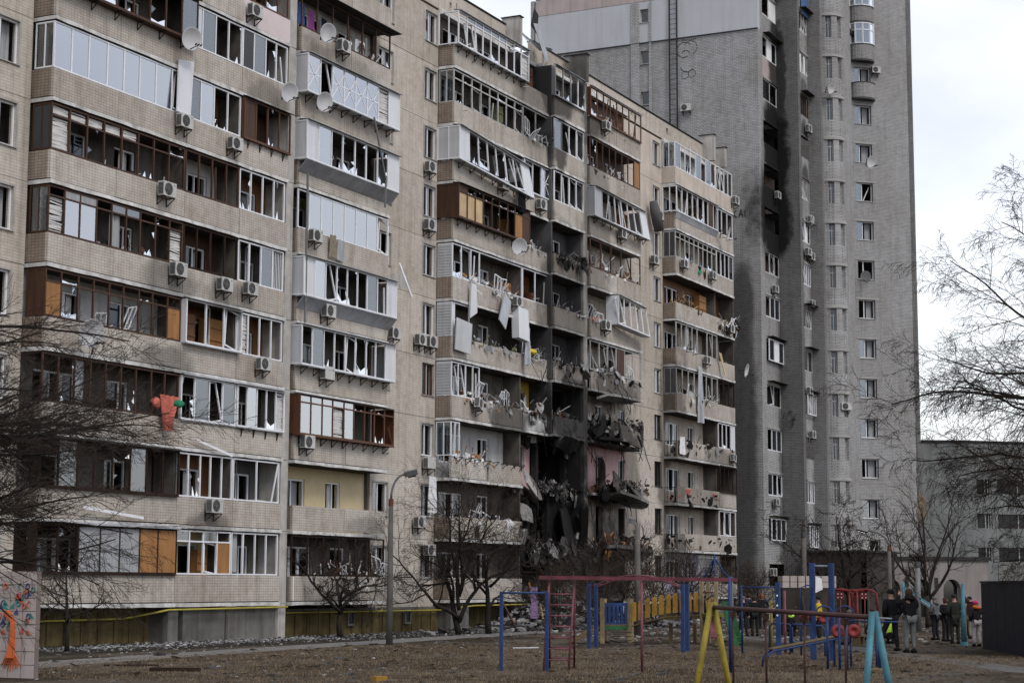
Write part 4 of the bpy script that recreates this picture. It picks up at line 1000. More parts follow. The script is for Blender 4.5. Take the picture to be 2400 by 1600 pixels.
# rounded stair bay with two slit windows on each storey
rb = 1.15; NFAC = 8
pts = [(X5 + rb * (1 - math.cos(t)), Y4 - rb * math.sin(t)) for t in [math.pi / 2 * i / NFAC for i in range(NFAC + 1)]]
for m in range(-1, NT):
    s = tz(m) - .38; za, zz = (s - .75 if m >= 0 else 0), s + TF - .75
    mb = MB()
    for i in range(NFAC):
        op = [(0, 9, s, s + 1.55)] if (i in (1, 2, 5, 6) and m >= 0) else []
        wall_pieces(mb, pts[i], pts[i + 1], za, zz, .35, op)
    tpart('bay_wall', mb, 'brick')
    lm = MB()
    for i in range(NFAC):
        a, b_ = Vector((*pts[i], 0)), Vector((*pts[i + 1], 0)); c = Vector((X5 + rb, Y4, 0)); e = 1.06
        a, b_ = c + (a - c) * e, c + (b_ - c) * e
        lm.prism([(a.x, a.y, s + 1.6), (b_.x, b_.y, s + 1.6), (b_.x, b_.y, s + 1.78), (a.x, a.y, s + 1.78)], (c - (a + b_) / 2) * .12)
    if m >= 0:
        tpart('curved_lintel', lm, 'lintel')
        for i in (1, 5):
            a, b_ = Vector((*pts[i], 0)), Vector((*pts[i + 2], 0)); c = Vector((X5 + rb, Y4, 0)); a, b_ = c + (a - c) * .8, c + (b_ - c) * .8
            f = MB()
            for t in (0, .55, 1):
                p = a + (b_ - a) * t; f.bar((p.x, p.y, s), (p.x, p.y, s + 1.55), .06)
            f.bar((a.x, a.y, s + .03), (b_.x, b_.y, s + .03), .05); f.bar((a.x, a.y, s + 1.1), (b_.x, b_.y, s + 1.1), .05)
            fo = tpart('window', f, 'frame_grey'); d = (b_ - a).normalized(); nn = Vector((-d.y, d.x, 0)) * .02
            tpart('pane', MB().prism([(a.x, a.y, s), (b_.x, b_.y, s), (b_.x, b_.y, s + 1.55), (a.x, a.y, s + 1.55)], nn), 'glass_dark', fo)
xe, ye = pts[-1]
tpart('return_wall', wall_pieces(MB(), (xe, ye), (xe + 2.0, ye), 0, 56, .4), 'brick')
# recess, then the wing turned at 45 degrees
PW = Vector((136.5, 38.48, 0)); DW = Vector((S2, -S2, 0)); NW = Vector((S2, S2, 0)); LW = 5.66
tpart('return_wall', wall_pieces(MB(), (133.8, 42), (133.8, 38.6), 0, 56, .4), 'brick')
tpart('return_wall', wall_pieces(MB(), (133.8, 38.58), (136.45, 38.58), 0, 56, .4), 'brick')
for m in range(0, NT):
    z = tz(m) - .3
    f = MB()
    for x in (133.95, 134.8, 135.6): f.box(x, x + .08, 38.47, 38.57, z, z + 1.5)
    f.box(134.04, 135.6, 38.48, 38.56, z, z + .07); f.box(134.04, 135.6, 38.48, 38.56, z + 1.43, z + 1.5)
    fo = tpart('balcony_window', f, rt_.choice(('pvc', 'frame_grey', 'wood_brown'))); tpart('pane', MB().box(134.03, 135.6, 38.52, 38.53, z + .07, z + 1.43), 'glass_dark', fo)
def wp(s, n=0.0, z=0.0):
    p = PW + DW * s + NW * n
    return (p.x, p.y, z)
wings = [(m, tz(m) - 1.0) for m in range(0, NT)]
ops = [(.57, 2.0, z, z + 1.45) for m, z in wings]
tpart('wing_wall', wall_pieces(MB(), wp(0)[:2], wp(LW)[:2], 0, 56, .45, ops), 'brick_wing')
tpart('wing_wall', wall_pieces(MB(), wp(LW)[:2], wp(LW, 14)[:2], 0, 56, .45), 'brick_wing')
tpart('tower_rear_wall', wall_pieces(MB(), wp(LW, 14)[:2], (150, 57), 0, 56, .3), 'brick')
tpart('tower_rear_wall', wall_pieces(MB(), (150, 57), (XT, 56.9), 0, 44.2, .3), 'brick')
tpart('tower_roof', MB().prism([(XT, 56.5, 44.25), (XT, YC, 44.25), (X1, Y2, 44.25), (150, 38, 44.25), (150, 57, 44.25)], (0, 0, .3)), 'roof_felt')
def wbox(mb, s0, s1, n0, n1, z0, z1): return mb.prism([wp(s0, n0, z0), wp(s1, n0, z0), wp(s1, n1, z0), wp(s0, n1, z0)], (0, 0, z1 - z0))
for m, z in wings:
    f = MB(); w = .07; s0, s1 = .57, 2.0; xm = s0 + (s1 - s0) * rt_.choice((.28, .36, .4))
    wbox(f, s0, s1, .2, .27, z, z + w); wbox(f, s0, s1, .2, .27, z + 1.45 - w, z + 1.45)
    for s in (s0, xm, s1 - w): wbox(f, s, s + w, .202, .268, z + w, z + 1.45 - w)
    fo = tpart('window', f, 'pvc')
    if rt_.random() < .7: tpart('pane', wbox(MB(), s0 + w, xm, .23, .24, z + w, z + 1.45 - w), 'glass', fo)
    if rt_.random() < .5: tpart('curtain', wbox(MB(), xm + w + .3, s1 - w, .5, .53, z, z + 1.45), 'curtain_dim', fo)
    elif rt_.random() < .6:
        mb = MB(); a = wp(xm + .2, .3, z + .1); b_ = wp(s1 - .1, .45, z + 1.2); mb.bar(a, b_, .06); tpart('loose_mullion', mb, 'pvc', fo)
    tpart('room_back', wbox(MB(), .1, 2.6, 2.6, 2.7, z - .8, z + 2.0), 'room_grey')
    tpart('window_sill', wbox(MB(), s0 - .05, s1 + .05, -.05, .2, z - .05, z - .003), 'lintel', fo)
    tpart('lintel', wbox(MB(), .3, 2.3, -.03, .2, z + 1.453, z + 1.58), 'lintel')
    if m >= 13:        # half-round balconies near the top
        cs, rad, NB = 1.3, .98, 10; arc = [(cs - rad * math.cos(t), -.72 * math.sin(t)) for t in [math.pi * i / NB for i in range(NB + 1)]]
        lo = z - 1.05
        ap = MB()
        for i in range(NB):
            (a0, n0), (a1, n1) = arc[i], arc[i + 1]
            ap.prism([wp(a0, n0 - .001, lo), wp(a1, n1 - .001, lo), wp(a1, n1, lo + 1.15), wp(a0, n0, lo + 1.15)], NW * .1)
        bo = tpart('round_balcony', ap, 'brick_wing')
        tpart('balcony_floor', MB().prism([wp(a, n, lo - .14) for a, n in arc], (0, 0, .13)), 'dark_panel', bo)
        tpart('balcony_cap', MB().prism([wp(cs + (a - cs) * 1.05, n * 1.06, lo + 1.152) for a, n in arc], (0, 0, .05)), 'dark_panel', bo)
        if m >= 14:
            f = MB(); zt = lo + TF - .14
            for i in range(0, NB + 1, 2): f.bar(wp(arc[i][0], arc[i][1], lo + 1.2), wp(arc[i][0], arc[i][1], zt), .10)
            for i in range(0, NB, 2):
                for zz in (lo + 1.25, lo + 2.3, zt - .05): f.bar(wp(arc[i][0], arc[i][1], zz), wp(arc[i + 2][0], arc[i + 2][1], zz), .08)
            go = tpart('balcony_glazing', f, 'pvc', tower)
            for i in range(0, NB, 2):
                a, b_ = arc[i], arc[i + 2]; tpart('pane', MB().prism([wp(*a, lo + 1.25), wp(*b_, lo + 1.25), wp(*b_, zt), wp(*a, zt)], NW * .02), 'glass', go)

# low shop annex at the tower's foot and the grey block far behind
shop = thing('shop_annex', (128, 36, 0), 'low dark annex with arched shopfront at the foot of the tower', 'shop', world=True)
def spart(n, mb, m, par=shop): return build(n, mb, m, par)
spart('front_wall', wall_pieces(MB(), (120.8, 37.9), (120.8, 33.5), 0, 4.3, .3, [(1.0, 2.2, 0, 2.3)]), 'annex_brown')
spart('yard_wall', wall_pieces(MB(), (120.8, 33.5), (129.0, 33.5), 0, 4.3, .3), 'annex_brown')
spart('roof', MB().box(120.6, 129, 33.3, 37.9, 4.31, 4.45), 'roof_felt')
PA = Vector((126.8, 34.9, 0))
def ap_(s, n, z):
    p = PA + DW * s + NW * n; return (p.x, p.y, z)
# arcade: piers and arches along the slanted front
arches = [(1.0, 2.4), (3.4, 4.8), (5.8, 7.2)]
seg_s = [0, 1.0, 2.4, 3.4, 4.8, 5.8, 7.2, 9.5]
for i, (a, b_) in enumerate(zip(seg_s, seg_s[1:])):
    if (a, b_) in arches:
        c, r = (a + b_) / 2, (b_ - a) / 2
        poly = [ap_(a, 0, 1.9)] + [ap_(c - r * math.cos(t), 0, 1.9 + r * math.sin(t)) for t in [math.pi * j / 10 for j in range(1, 10)]] + [ap_(b_, 0, 1.9), ap_(b_, 0, 3.9), ap_(a, 0, 3.9)]
        spart('arch', MB().prism(poly, NW * .4), 'annex_wall')
        spart('arch_glazing', MB().prism([ap_(a, .45, 0), ap_(b_, .45, 0), ap_(b_, .45, 2.7), ap_(a, .45, 2.7)], NW * .03), 'glass_dark' if i != 1 else 'pvc_panel')
    else:
        spart('pier', MB().prism([ap_(a, 0, 0), ap_(b_, 0, 0), ap_(b_, 0, 3.9), ap_(a, 0, 3.9)], NW * .4), 'annex_wall')
spart('cornice', MB().prism([ap_(-.1, -.15, 3.903), ap_(9.6, -.15, 3.903), ap_(9.6, 5, 3.903), ap_(-.1, 5, 3.903)], (0, 0, .25)), 'roof_felt')
for s in (.3, 2.75, 5.1): spart('wall_notice', MB().prism([ap_(s, -.02, 2.0), ap_(s + .3, -.02, 2.0), ap_(s + .3, -.02, 2.7), ap_(s, -.02, 2.7)], NW * .015), 'black_metal')

far = thing('grey_block', (150, 32, 0), 'dull grey concrete block with strip windows behind the bare birch branches', 'building', world=True)
def fpart(n, mb, m, par=far): return build(n, mb, m, par)
A0, A1, A2 = (148, 41.5), (152.5, 33.6), (167, 18)
def fwin(p0, p1, z0, z1, ops): 
    fpart('wall', wall_pieces(MB(), p0, p1, z0, z1, .4, ops), 'far_wall')
fwin(A0, A1, 0, 13.7, [])
lw = math.hypot(A2[0] - A1[0], A2[1] - A1[1]); rows = [1.3, 4.1, 6.8, 9.6]
cols = [(.7, 2.1), (2.6, 5.9), (8.6, 9.8), (10.3, 13.6)]
fwin(A1, A2, 0, 13.7, [(a, b_, z, z + 1.15) for a, b_ in cols for z in rows])
d = Vector((A2[0] - A1[0], A2[1] - A1[1], 0)).normalized(); nv = Vector((-d.y, d.x, 0)); P1 = Vector((*A1, 0))
for a, b_ in cols:
    for z in rows:
        f = MB()
        for s in (a + .05, a + (b_ - a) * .6, a + (b_ - a) * .8, b_ - .05):
            p = P1 + d * s + nv * .15; f.bar((p.x, p.y, z), (p.x, p.y, z + 1.15), .08)
        fo = fpart('window', f, 'frame_grey'); p, q = P1 + d * a + nv * .22, P1 + d * b_ + nv * .22
        fpart('pane', MB().prism([(p.x, p.y, z), (q.x, q.y, z), (q.x, q.y, z + 1.15), (p.x, p.y, z + 1.15)], nv * .02), 'window_dark', fo)
fpart('spandrel', wall_pieces(MB(), tuple((P1 + d * 2.5 - nv * .05)[:2]), tuple((P1 + d * 6 - nv * .05)[:2]), 2.6, 4.05, .04), 'far_wall_pale')
fpart('roof', MB().prism([(A0[0] - .1, A0[1], 13.71), (A1[0] - .1, A1[1], 13.71), (A2[0], A2[1] - .1, 13.71), (175, 30, 13.71), (160, 48, 13.71)], (0, 0, .2)), 'roof_felt')

# ================================================================== air conditioners, dishes, hung things
def make_ac():
    t = thing('air_conditioner', (0, 0, 0), 'x', 'air conditioner', 'air conditioners on the facades')
    w, h, d = .82, .58, .30
    c = MB(); b = .02
    c.prism([(-w / 2 + b, 0, 0), (w / 2 - b, 0, 0), (w / 2, 0, b), (w / 2, 0, h - b), (w / 2 - b, 0, h), (-w / 2 + b, 0, h), (-w / 2, 0, h - b), (-w / 2, 0, b)], (0, d, 0))
    build('casing', c, 'ac_white', t)
    g = MB(); g.lathe([(0, -.012), (.235, -.012), (.25, .0)], (-.10, 0, h / 2), (0, 1, 0), 18); build('fan_opening', g, 'ac_dark', t)
    r = MB()
    for q in (.06, .12, .18, .235):
        pts_ = [(-.10 + q * math.cos(a), -.02, h / 2 + q * math.sin(a)) for a in [2 * math.pi * i / 14 for i in range(15)]]; r.tube(pts_, .006, 4, cap=False)
    for i in range(6): r.bar((-.10, -.02, h / 2), (-.10 + .235 * math.cos(i * 1.047), -.02, h / 2 + .235 * math.sin(i * 1.047)), .012)
    build('fan_grille', r, 'ac_grey', t)
    s = MB()
    for i in range(9): s.box(-w / 2 - .012, -w / 2 - .002, .03, d - .03, .06 + i * .052, .09 + i * .052)
    build('side_vent', s, 'ac_dark', t)
    build('badge', MB().box(w / 2 - .17, w / 2 - .07, -.008, -.001, h - .12, h - .09), 'ac_grey', t)
    ho = MB(); ho.tube([(w / 2 - .02, .12, .12), (w / 2 + .07, .13, .08), (w / 2 + .12, .2, .2), (w / 2 + .13, d + .1, .42)], .022, 6); build('hose', ho, 'frame_grey', t, True)
    for sx in (-.3, .3):
        m = MB(); m.bar((sx, -.02, -.03), (sx, d + .1, -.03), .04); m.bar((sx, d + .1, -.34), (sx, d + .1, .1), .04); m.bar((sx, 0, -.05), (sx, d + .08, -.32), .03)
        build('bracket', m, 'bracket_metal', t)
    return t
AC = make_ac(); first = [True]; ra = random.Random(4)
def ac(x, y, z, label, yaw=0, roll=0):
    """x, z: middle of the casing; y: its front"""
    loc = (x, y + .04, z - .26); rot = (0, roll, yaw)
    if first[0]:
        AC.location = loc; AC.rotation_euler = rot; AC['label'] = label; AC.scale = (.87,) * 3; first[0] = False
    else:
        o = copy_thing(AC, loc, rot, label); o.scale = (ra.uniform(.82, .92),) * 3
        if 'plain' in label or 'dull' in label:
            for c in list(o.children):
                if c.name.startswith('fan_'): bpy.data.objects.remove(c)
YF = Y0 - .42; YFW = YW - .42
ra = random.Random(4)
for x, y, z, lab in ((59.01, YF, 24.35, 'air conditioner on the tiles beside the pale pink panel near the top edge'), (54.62, YF, 18.92, 'air conditioner at the end of the white eight-pane balcony glazing'), (57.86, YF, 18.79, 'air conditioner with black fan below the red-brown open loggia'),
    (53.69, YF, 16.17, 'air conditioner under the torn white blind of the brown balcony'), (54.5, YF, 13.38, 'air conditioner above a sooty stain, end of the brown balcony with white blinds'), (57.4, YF, 13.26, 'air conditioner under the dark wood-lined loggia, beside another unit'), (59.11, YF, 13.36, 'air conditioner below the white loggia with tilted sashes and bars'),
    (60.11, YF, 10.55, 'air conditioner under the loggia with a white blind and orange lining'), (57.11, YF, 4.94, 'air conditioner on pale tiles below the five-mullion loggia with wooden lining'), (65.68, YF, 24.69, 'air conditioner hanging next to the stained dish by the laundry balcony'),
    (63.71, YF, 16.21, 'air conditioner under the balcony of bright panes, next to hanging mats'), (64.82, YF, 13.24, 'air conditioner with open black fan hole on the grey metal skirt'), (64.8, YF, 10.66, 'air conditioner with plain dull front below the broken-paned white balcony'), (63.37, YF, 7.75, 'air conditioner below the red-brown framed bay with bright panes'),
    (71.57, YFW - .1, 13.2, 'air conditioner on the bare wall just past the metal-skirted balcony'), (74.97, YFW, 21.46, 'air conditioner below the window beside the black hanging cable'), (74.98, YFW, 18.7, 'air conditioner beside the brown wooden balcony, under a white window'), (74.18, YFW, 13.22, 'first of two touching air conditioners under a white window'), (75.22, YFW, 13.24, 'second of two touching air conditioners, against the grey balcony panel'),
    (75.12, YFW, 7.62, 'plain white air conditioner high above the lamp head'), (74.24, YFW, 4.9, 'air conditioner under the window with a white sheet hanging out'), (75.21, YFW, 3.66, 'dusty air conditioner half hidden by twigs beside the window grille'), (80.95, YF, 21.72, 'air conditioner with plain front under the slipping white glazing'), (85.35, YF, 21.53, 'air conditioner beside the black hanging coat, below broken white frames'),
    (82.57, YF, 16.1, 'air conditioner under the wrecked balcony with orange cupboards'), (92.98, 39.78, 27.39, 'air conditioner below the brown-framed top balcony with bare posts'), (95.23, 39.78, 21.67, 'air conditioner under the white glazing with leaning mullions'), (92.92, 39.78, 16.18, 'sooty air conditioner beside the white frame that hangs askew'), (103.95, YFW, 24.4, 'air conditioner on the bare wall next to the metal balcony skirt'), (103.13, YFW, 21.53, 'air conditioner on the bare wall beside a sooty balcony side'),
    (105.9, YF, 21.68, 'air conditioner below the grey-framed glazing at the soot-dark side panel'), (110.94, YF, 21.71, 'air conditioner with black fan next to the dangling rags'), (115.5, YF, 27.43, 'air conditioner at the outer end of the cream balcony'), (109.75, YF, 16.15, 'air conditioner beside the white dish and a yellow board'), (114.31, YF, 18.69, 'air conditioner under the collapsed end loggia with splintered rail')):
    ac(x, y, z, lab, ra.uniform(-.03, .03))
ac(78.19, YF - .1, 10.59, 'air conditioner hanging askew off the smashed balcony with white boards', .2, .22)
ac(114.6, 40.2, ZS(3) + .55, 'blackened air conditioner tilted on the last balcony in the row', .1, .15)
for x, y, z, yaw, lab in ((XT - .42, 44.78, 34.9, -R(90), 'air conditioner alone on the blank side wall of the tower'), (121.7, YC - .42, 28.9, 0, 'white-rimmed air conditioner in the black soot of the tower'), (120.9, YC - .42, 22.2, 0, 'air conditioner below the red-lined tower balcony with weeds'), (120.4, YC - .42, 7.7, 0, 'air conditioner under a tower balcony with a dark canopy'), (119.6, YC - .42, 3.0, 0, 'lowest air conditioner of the tower, under the red curtain'),
    (124.2, Y2 - .42, 34.0, 0, 'air conditioner under the orange-lined tower balcony with crossed slats'), (124.3, Y2 - .42, 27.5, 0, 'air conditioner below a leaning brown tower balcony frame'), (123.6, Y2 - .42, 25.1, 0, 'first of a pair of small air conditioners on the tower return'), (124.4, Y2 - .42, 24.9, 0, 'second of a pair of small air conditioners on the tower return'), (124.3, Y2 - .42, 21.6, 0, 'air conditioner on a long arm below the brown boarded tower balcony'), (123.4, Y2 - .42, 15.4, 0, 'air conditioner under the tower balcony with white glazing bars'), (123.9, Y2 - .42, 12.4, 0, 'air conditioner with a loose pipe under the outward tower glazing')):
    ac(x, y, z, lab, yaw)
ac(126.15, 36.05, 14.5, 'air conditioner on the rounded brick bay of the tower', R(-50))
q = wp(2.35, -.42); ac(q[0], q[1], tz(13) + .3, 'air conditioner beside the half-round balconies high on the tower', R(-45))
q = wp(.45, -.42); ac(q[0], q[1], 4.45, 'air conditioner under the red-curtained window of the tower wing', R(-45))

def make_dish():
    t = thing('satellite_dish', (0, 0, 0), 'x', 'satellite dish', 'satellite dishes on the facades')
    d = MB(); pr = [(.0, .0)] + [(.5 * i / 6, .13 * (i / 6) ** 2) for i in range(1, 7)] + [(.515, .13), (.515, .118)] + [(.5 * i / 6, .13 * (i / 6) ** 2 - .014) for i in range(6, 0, -1)] + [(0, -.014)]
    d.lathe(pr, (0, 0, 0), (0, -1, 0), 26); build('reflector', d, 'dish_white', t, True)
    a = MB(); a.bar((0, .0, -.49), (.05, -.62, -.25), .03); a.bar((.34, -.1, -.36), (.05, -.62, -.25), .012); build('receiver_arm', a, 'bracket_metal', t)
    l = MB()
    for sx in (-.09, .04, .17):
        l.tube([(sx, -.60, -.26), (sx, -.72, -.20)], [.035, .03], 8)
    build('receiver', l, 'black_metal', t)
    m = MB(); m.bar((0, .02, -.05), (0, .45, -.1), .05); m.bar((0, .45, -.4), (0, .45, .2), .05); m.bar((0, .02, -.3), (0, .44, -.36), .03); build('wall_mount', m, 'bracket_metal', t)
    return t
DISH = make_dish(); fd = [True]
def dish(x, y, z, s, yaw, label, tilt=.25):
    s *= .80 if s < 1.3 else .72
    rot = (tilt, 0, yaw)
    if fd[0]:
        DISH.location = (x, y, z); DISH.rotation_euler = rot; DISH['label'] = label; DISH.scale = (s, s, s); fd[0] = False
    else:
        o = copy_thing(DISH, (x, y, z), rot, label); o.scale = (s, s, s)
for x, y, z, s, yaw, lab in ((54.34, 39.95, 21.91, 1.05, -.35, 'white dish on the tiles above the open white flap of the long glazing'), (60.92, 39.95, 21.49, 1.0, -.35, 'white dish beside the tall concrete strip, above a sooty loggia'), (63.63, 39.9, 24.66, 1.0, -.35, 'white dish with a yellow-brown stain in front of hanging laundry'), (63.46, 39.9, 21.7, 1.0, -.35, 'white dish below the taped window panes'),
    (49.11, 39.9, 10.37, 1.35, -.3, 'largest white dish, among bare branches below the orange plywood'), (81.69, 39.85, 18.69, 1.05, -.6, 'round white dish on the balcony edge over the wrecked white frames'), (106.26, 39.9, 16.45, 1.05, .3, 'thin edge-on dish on the balcony front with torn nets'), (115.2, 39.7, 16.04, 1.1, .1, 'white dish at the very end of the panel block, against the tower'), (112.58, 39.9, 24.65, 1.15, .25, 'rusty white dish by the end loggia, under dented metal skirt'),
    (125.3, 36.6, 37.0, .95, -.3, 'white dish on the tower beside the rounded bay'), (128.6, 34.7, 32.2, 1.1, -.5, 'white dish on a bent arm past the rounded tower bay'), (122.0, 39.0, 13.6, .95, -.2, 'first of two dark dishes side by side on the tower'), (124.2, 37.9, 27.4, .9, .9, 'grey tilted dish above a sooty tower balcony')):
    dish(x, y, z, s, yaw, lab)
dd = copy_thing(DISH, (122.9, 38.9, 13.4), (.25, 0, .1), 'black mesh dish on the dark return wall of the tower'); dd.scale = (1.15,) * 3
for c in [q_ for o_ in scene.objects if o_.get('label', '') in ('first of two dark dishes side by side on the tower', 'black mesh dish on the dark return wall of the tower') for q_ in o_.children]:
    if c.name.startswith('reflector'):
        c.data = c.data.copy(); c.data.materials.clear(); c.data.materials.append(MATS['dish_dark'])
q = wp(1.0, -.5); dd2 = copy_thing(DISH, (q[0], q[1], tz(8) - .9), (.25, 0, -1.9), 'small dish turned edge-on under a window of the tower wing'); dd2.scale = (.9,) * 3

# cloths, sheets and torn metal hanging from the balconies
rh = random.Random(12)
def crumple(c, rx, ry, rz, seed, n=12, m=9):
    r = random.Random(seed); mb = MB(); ph = [r.uniform(0, 6.28) for _ in range(6)]
    for j in range(m + 1):
        v = math.pi * j / m
        for i in range(n):
            u = 2 * math.pi * i / n; q = 1 + .2 * math.sin(3 * u + ph[0] + 2 * v) + .14 * math.sin(5 * u + ph[1] - 3 * v) + r.uniform(-.12, .12)
            mb.v.append((c[0] + rx * q * math.sin(v) * math.cos(u), c[1] + ry * q * math.sin(v) * math.sin(u), c[2] + rz * math.cos(v) * (1 + r.uniform(-.1, .1))))
    for j in range(m):
        for i in range(n): mb.f.append((j * n + i, j * n + (i + 1) % n, (j + 1) * n + (i + 1) % n, (j + 1) * n + i)); mb.m.append(0)
    return mb
def cloth_mb(x0, x1, y, z0, z1, amp=.05, taper=.0, n=8, m=8, wig=1.7):
    mb = MB(); vs = []
    for j in range(m + 1):
        t = j / m; z = z1 + (z0 - z1) * t
        for i in range(n + 1):
            u = i / n; c = (x0 + x1) / 2; w = (x1 - x0) * (1 - taper * t)
            vs.append((c + (u - .5) * w + rh.uniform(-.015, .015), y + amp * math.sin(u * 9 * wig + t * 2) * (0.3 + t) + rh.uniform(-.01, .01), z + rh.uniform(-.02, .02)))
    N_ = len(vs); vs2 = [(a, b + .012, c) for a, b, c in vs]; fs = []
    for j in range(m):
        for i in range(n):
            a = j * (n + 1) + i; q = (a, a + 1, a + n + 2, a + n + 1); fs += [q, tuple(N_ + k for k in reversed(q))]
    return mb.add(vs + vs2, fs)
one('hanging_cloth', cloth_mb(53.55, 54.65, 40.28, 7.5, 8.75, .10, .82, 12, 12, 2.6), 'red_cloth', 'salmon red cloth hanging over the parapet beside a green bundle', 'cloth', smooth=True)
one('hanging_cloth', crumple((53.6, 40.45, 8.45), .26, .14, .2, 6), 'red_cloth', 'salmon red bundle on the parapet behind the hanging red cloth', 'cloth', smooth=True)
one('cloth_bundle', crumple((54.66, 40.28, 8.5), .27, .15, .15, 3), 'green_cloth', 'green plastic bundle on the parapet next to the red cloth', 'bundle', smooth=True)
one('hanging_coat', cloth_mb(82.3, 83.1, 40.15, 20.6, 21.9, .1, .5), 'black_cloth', 'black coat caught under the slipping white balcony glazing', 'coat', smooth=True)
one('towel', cloth_mb(105.2, 106.0, 40.42, 9.95, 11.0, .03, .0), 'white_cloth', 'white towel hung over the sooty balcony with the railing', 'towel', smooth=True)
one('hanging_sheet', cloth_mb(108.3, 108.95, 40.35, 12.1, 15.6, .07, -.1, 5, 16), 'sheet_metal', 'long torn grey metal sheet dangling past two balconies', 'metal sheet', smooth=True)
one('hanging_sheet', cloth_mb(74.9, 75.6, 41.05, 5.35, 7.0, .07, .2), 'white_cloth', 'white sheet hanging from the window beside the lamp head', 'sheet', smooth=True)
one('hanging_mat', cloth_mb(65.0, 65.5, 40.42, 15.55, 16.5, .03, .0), 'cloth_beige', 'dull yellow mat hung on the balcony front beside a grey mat', 'mat', smooth=True)
one('hanging_mat', cloth_mb(65.6, 66.15, 40.42, 15.5, 16.4, .03, .0), 'curtain_dim', 'grey mat hung on the balcony front beside a yellow mat', 'mat', smooth=True)
one('hanging_board', MB().prism([(112.0, 40.35, 16.9), (112.35, 40.3, 16.85), (113.0, 40.2, 15.5), (112.75, 40.2, 15.45)], (0, .03, 0)), 'plywood_pale', 'narrow yellow board sticking out of the end loggia', 'board')
one('cloth_bundle', crumple((84.2, 40.35, 13.75), .45, .22, .16, 4), 'vest_yellow', 'mustard cushion slumped over the cracked parapet', 'cushion', smooth=True)
one('rolled_mat', MB().tube([(102.5, 41.0, 25.0), (102.75, 40.95, 24.3), (103.2, 40.9, 23.3)], [.24, .33, .30], 9), 'room_grey', 'grey insulation roll dangling beside the cream balcony', 'roll', smooth=True)
one('loose_panel', MB().prism([(54.35, 40.45, 21.2), (55.15, 40.35, 21.3), (54.9, 40.25, 19.2), (54.2, 40.35, 19.2)], (0, .05, 0)), 'pvc_panel', 'white panel hanging open at the end of the long white glazing', 'panel')
one('torn_sheet', cloth_mb(83.3, 83.75, 40.2, 13.0, 14.9, .09, .35, 5, 8), 'sheet_metal', 'torn metal sheet hanging below the white boxed panel', 'metal sheet', smooth=True)
one('boxed_panel', MB().prism([(82.3, 40.1, 14.25), (83.4, 40.05, 14.15), (83.45, 40.15, 15.75), (82.4, 40.2, 15.85)], (.02, .4, 0)), 'pvc_panel', 'white boxed glazing panel standing alone in the wrecked balcony', 'panel')
one('metal_sheet', MB().obox((80.9, 40.2, 15.4), (.5, .1, .75), (.35, 0, -.2), (0, .03, 0)), 'sheet_metal', 'bent grey metal sheet leaning in the wrecked balcony', 'metal sheet')
one('dented_panel', MB().prism([(76.05, 40.35, 12.95), (77.4, 40.25, 12.85), (77.45, 40.2, 14.3), (76.1, 40.3, 14.45)], (0, .06, 0)), 'side_panel', 'dented grey panel on the balcony beside the twin air conditioners', 'panel')
one('dangling_sheet', MB().prism([(77.5, 40.35, 14.6), (77.95, 40.2, 14.9), (78.05, 40.25, 15.5), (77.85, 40.2, 16.2), (77.55, 40.3, 16.3)], (.02, .1, 0)), 'pvc_panel', 'bright torn white panel curling at the wrecked balcony corner', 'panel')
lb = MB(); lb.bar((67.9, 40.1, 22.1), (68.9, 40.05, 19.5), .06); lb.bar((68.9, 40.05, 19.5), (68.85, 40.05, 18.3), .06)
one('hanging_trim', lb, 'lamp_grey', 'bent grey trim strip dangling across the white balconies', 'trim')
one('hanging_trim', MB().bar((71.3, 40.7, 16.3), (72.3, 40.6, 14.9), .12, .03), 'pvc', 'white trim strip hanging off the balcony end by the bare wall', 'trim')
one('hanging_trim', MB().bar((52.9, 40.35, 4.35), (49.6, 40.3, 4.6), .1, .05), 'pvc', 'white strip hanging loose above the dark curtained balcony', 'trim')
one('hanging_trim', MB().bar((56.0, 40.4, 7.3), (58.2, 40.35, 6.85), .09, .04), 'pvc', 'white sill trim dropped loose under the blue-paned loggia', 'trim')
for i, (x, z, w, h, m, l) in enumerate(((63.1, 25.2, .45, .9, 'blue_cloth', 'pale blue laundry hanging on the open balcony'), (63.9, 25.1, .4, .9, 'purple_cloth', 'bright purple laundry hanging on the open balcony'), (64.9, 25.1, .4, .8, 'cloth_navy', 'navy laundry hanging behind the stained dish'))):
    one('laundry', cloth_mb(x, x + w, Y0 + .4, z - .1, z + h - .1, .03), m, l, 'laundry', 'laundry on the open top balcony', smooth=True)
# the paper calendar with the large 20 on it
cal = one('paper_sheet', cloth_mb(67.5, 68.3, Y0 + .3, 24.1, 25.6, .02, .0, 4, 6), 'white_cloth', 'torn white paper printed with 20 on the open balcony', 'paper', smooth=True)
for dx_, pl_ in ((-.3, [(0, .3), (.05, .38), (.15, .4), (.2, .32), (.2, .25), (0, 0), (.22, 0)]), (.02, [(.05, .05), (0, .2), (.05, .36), (.12, .4), (.2, .36), (.24, .2), (.2, .05), (.12, 0), (.05, .05)])):
    q = MB(); q.tube([(dx_ + u, -.07, .8 + v) for u, v in pl_], .022, 5)
    d_ = build('printed_digit', q, 'graffiti_black', cal)

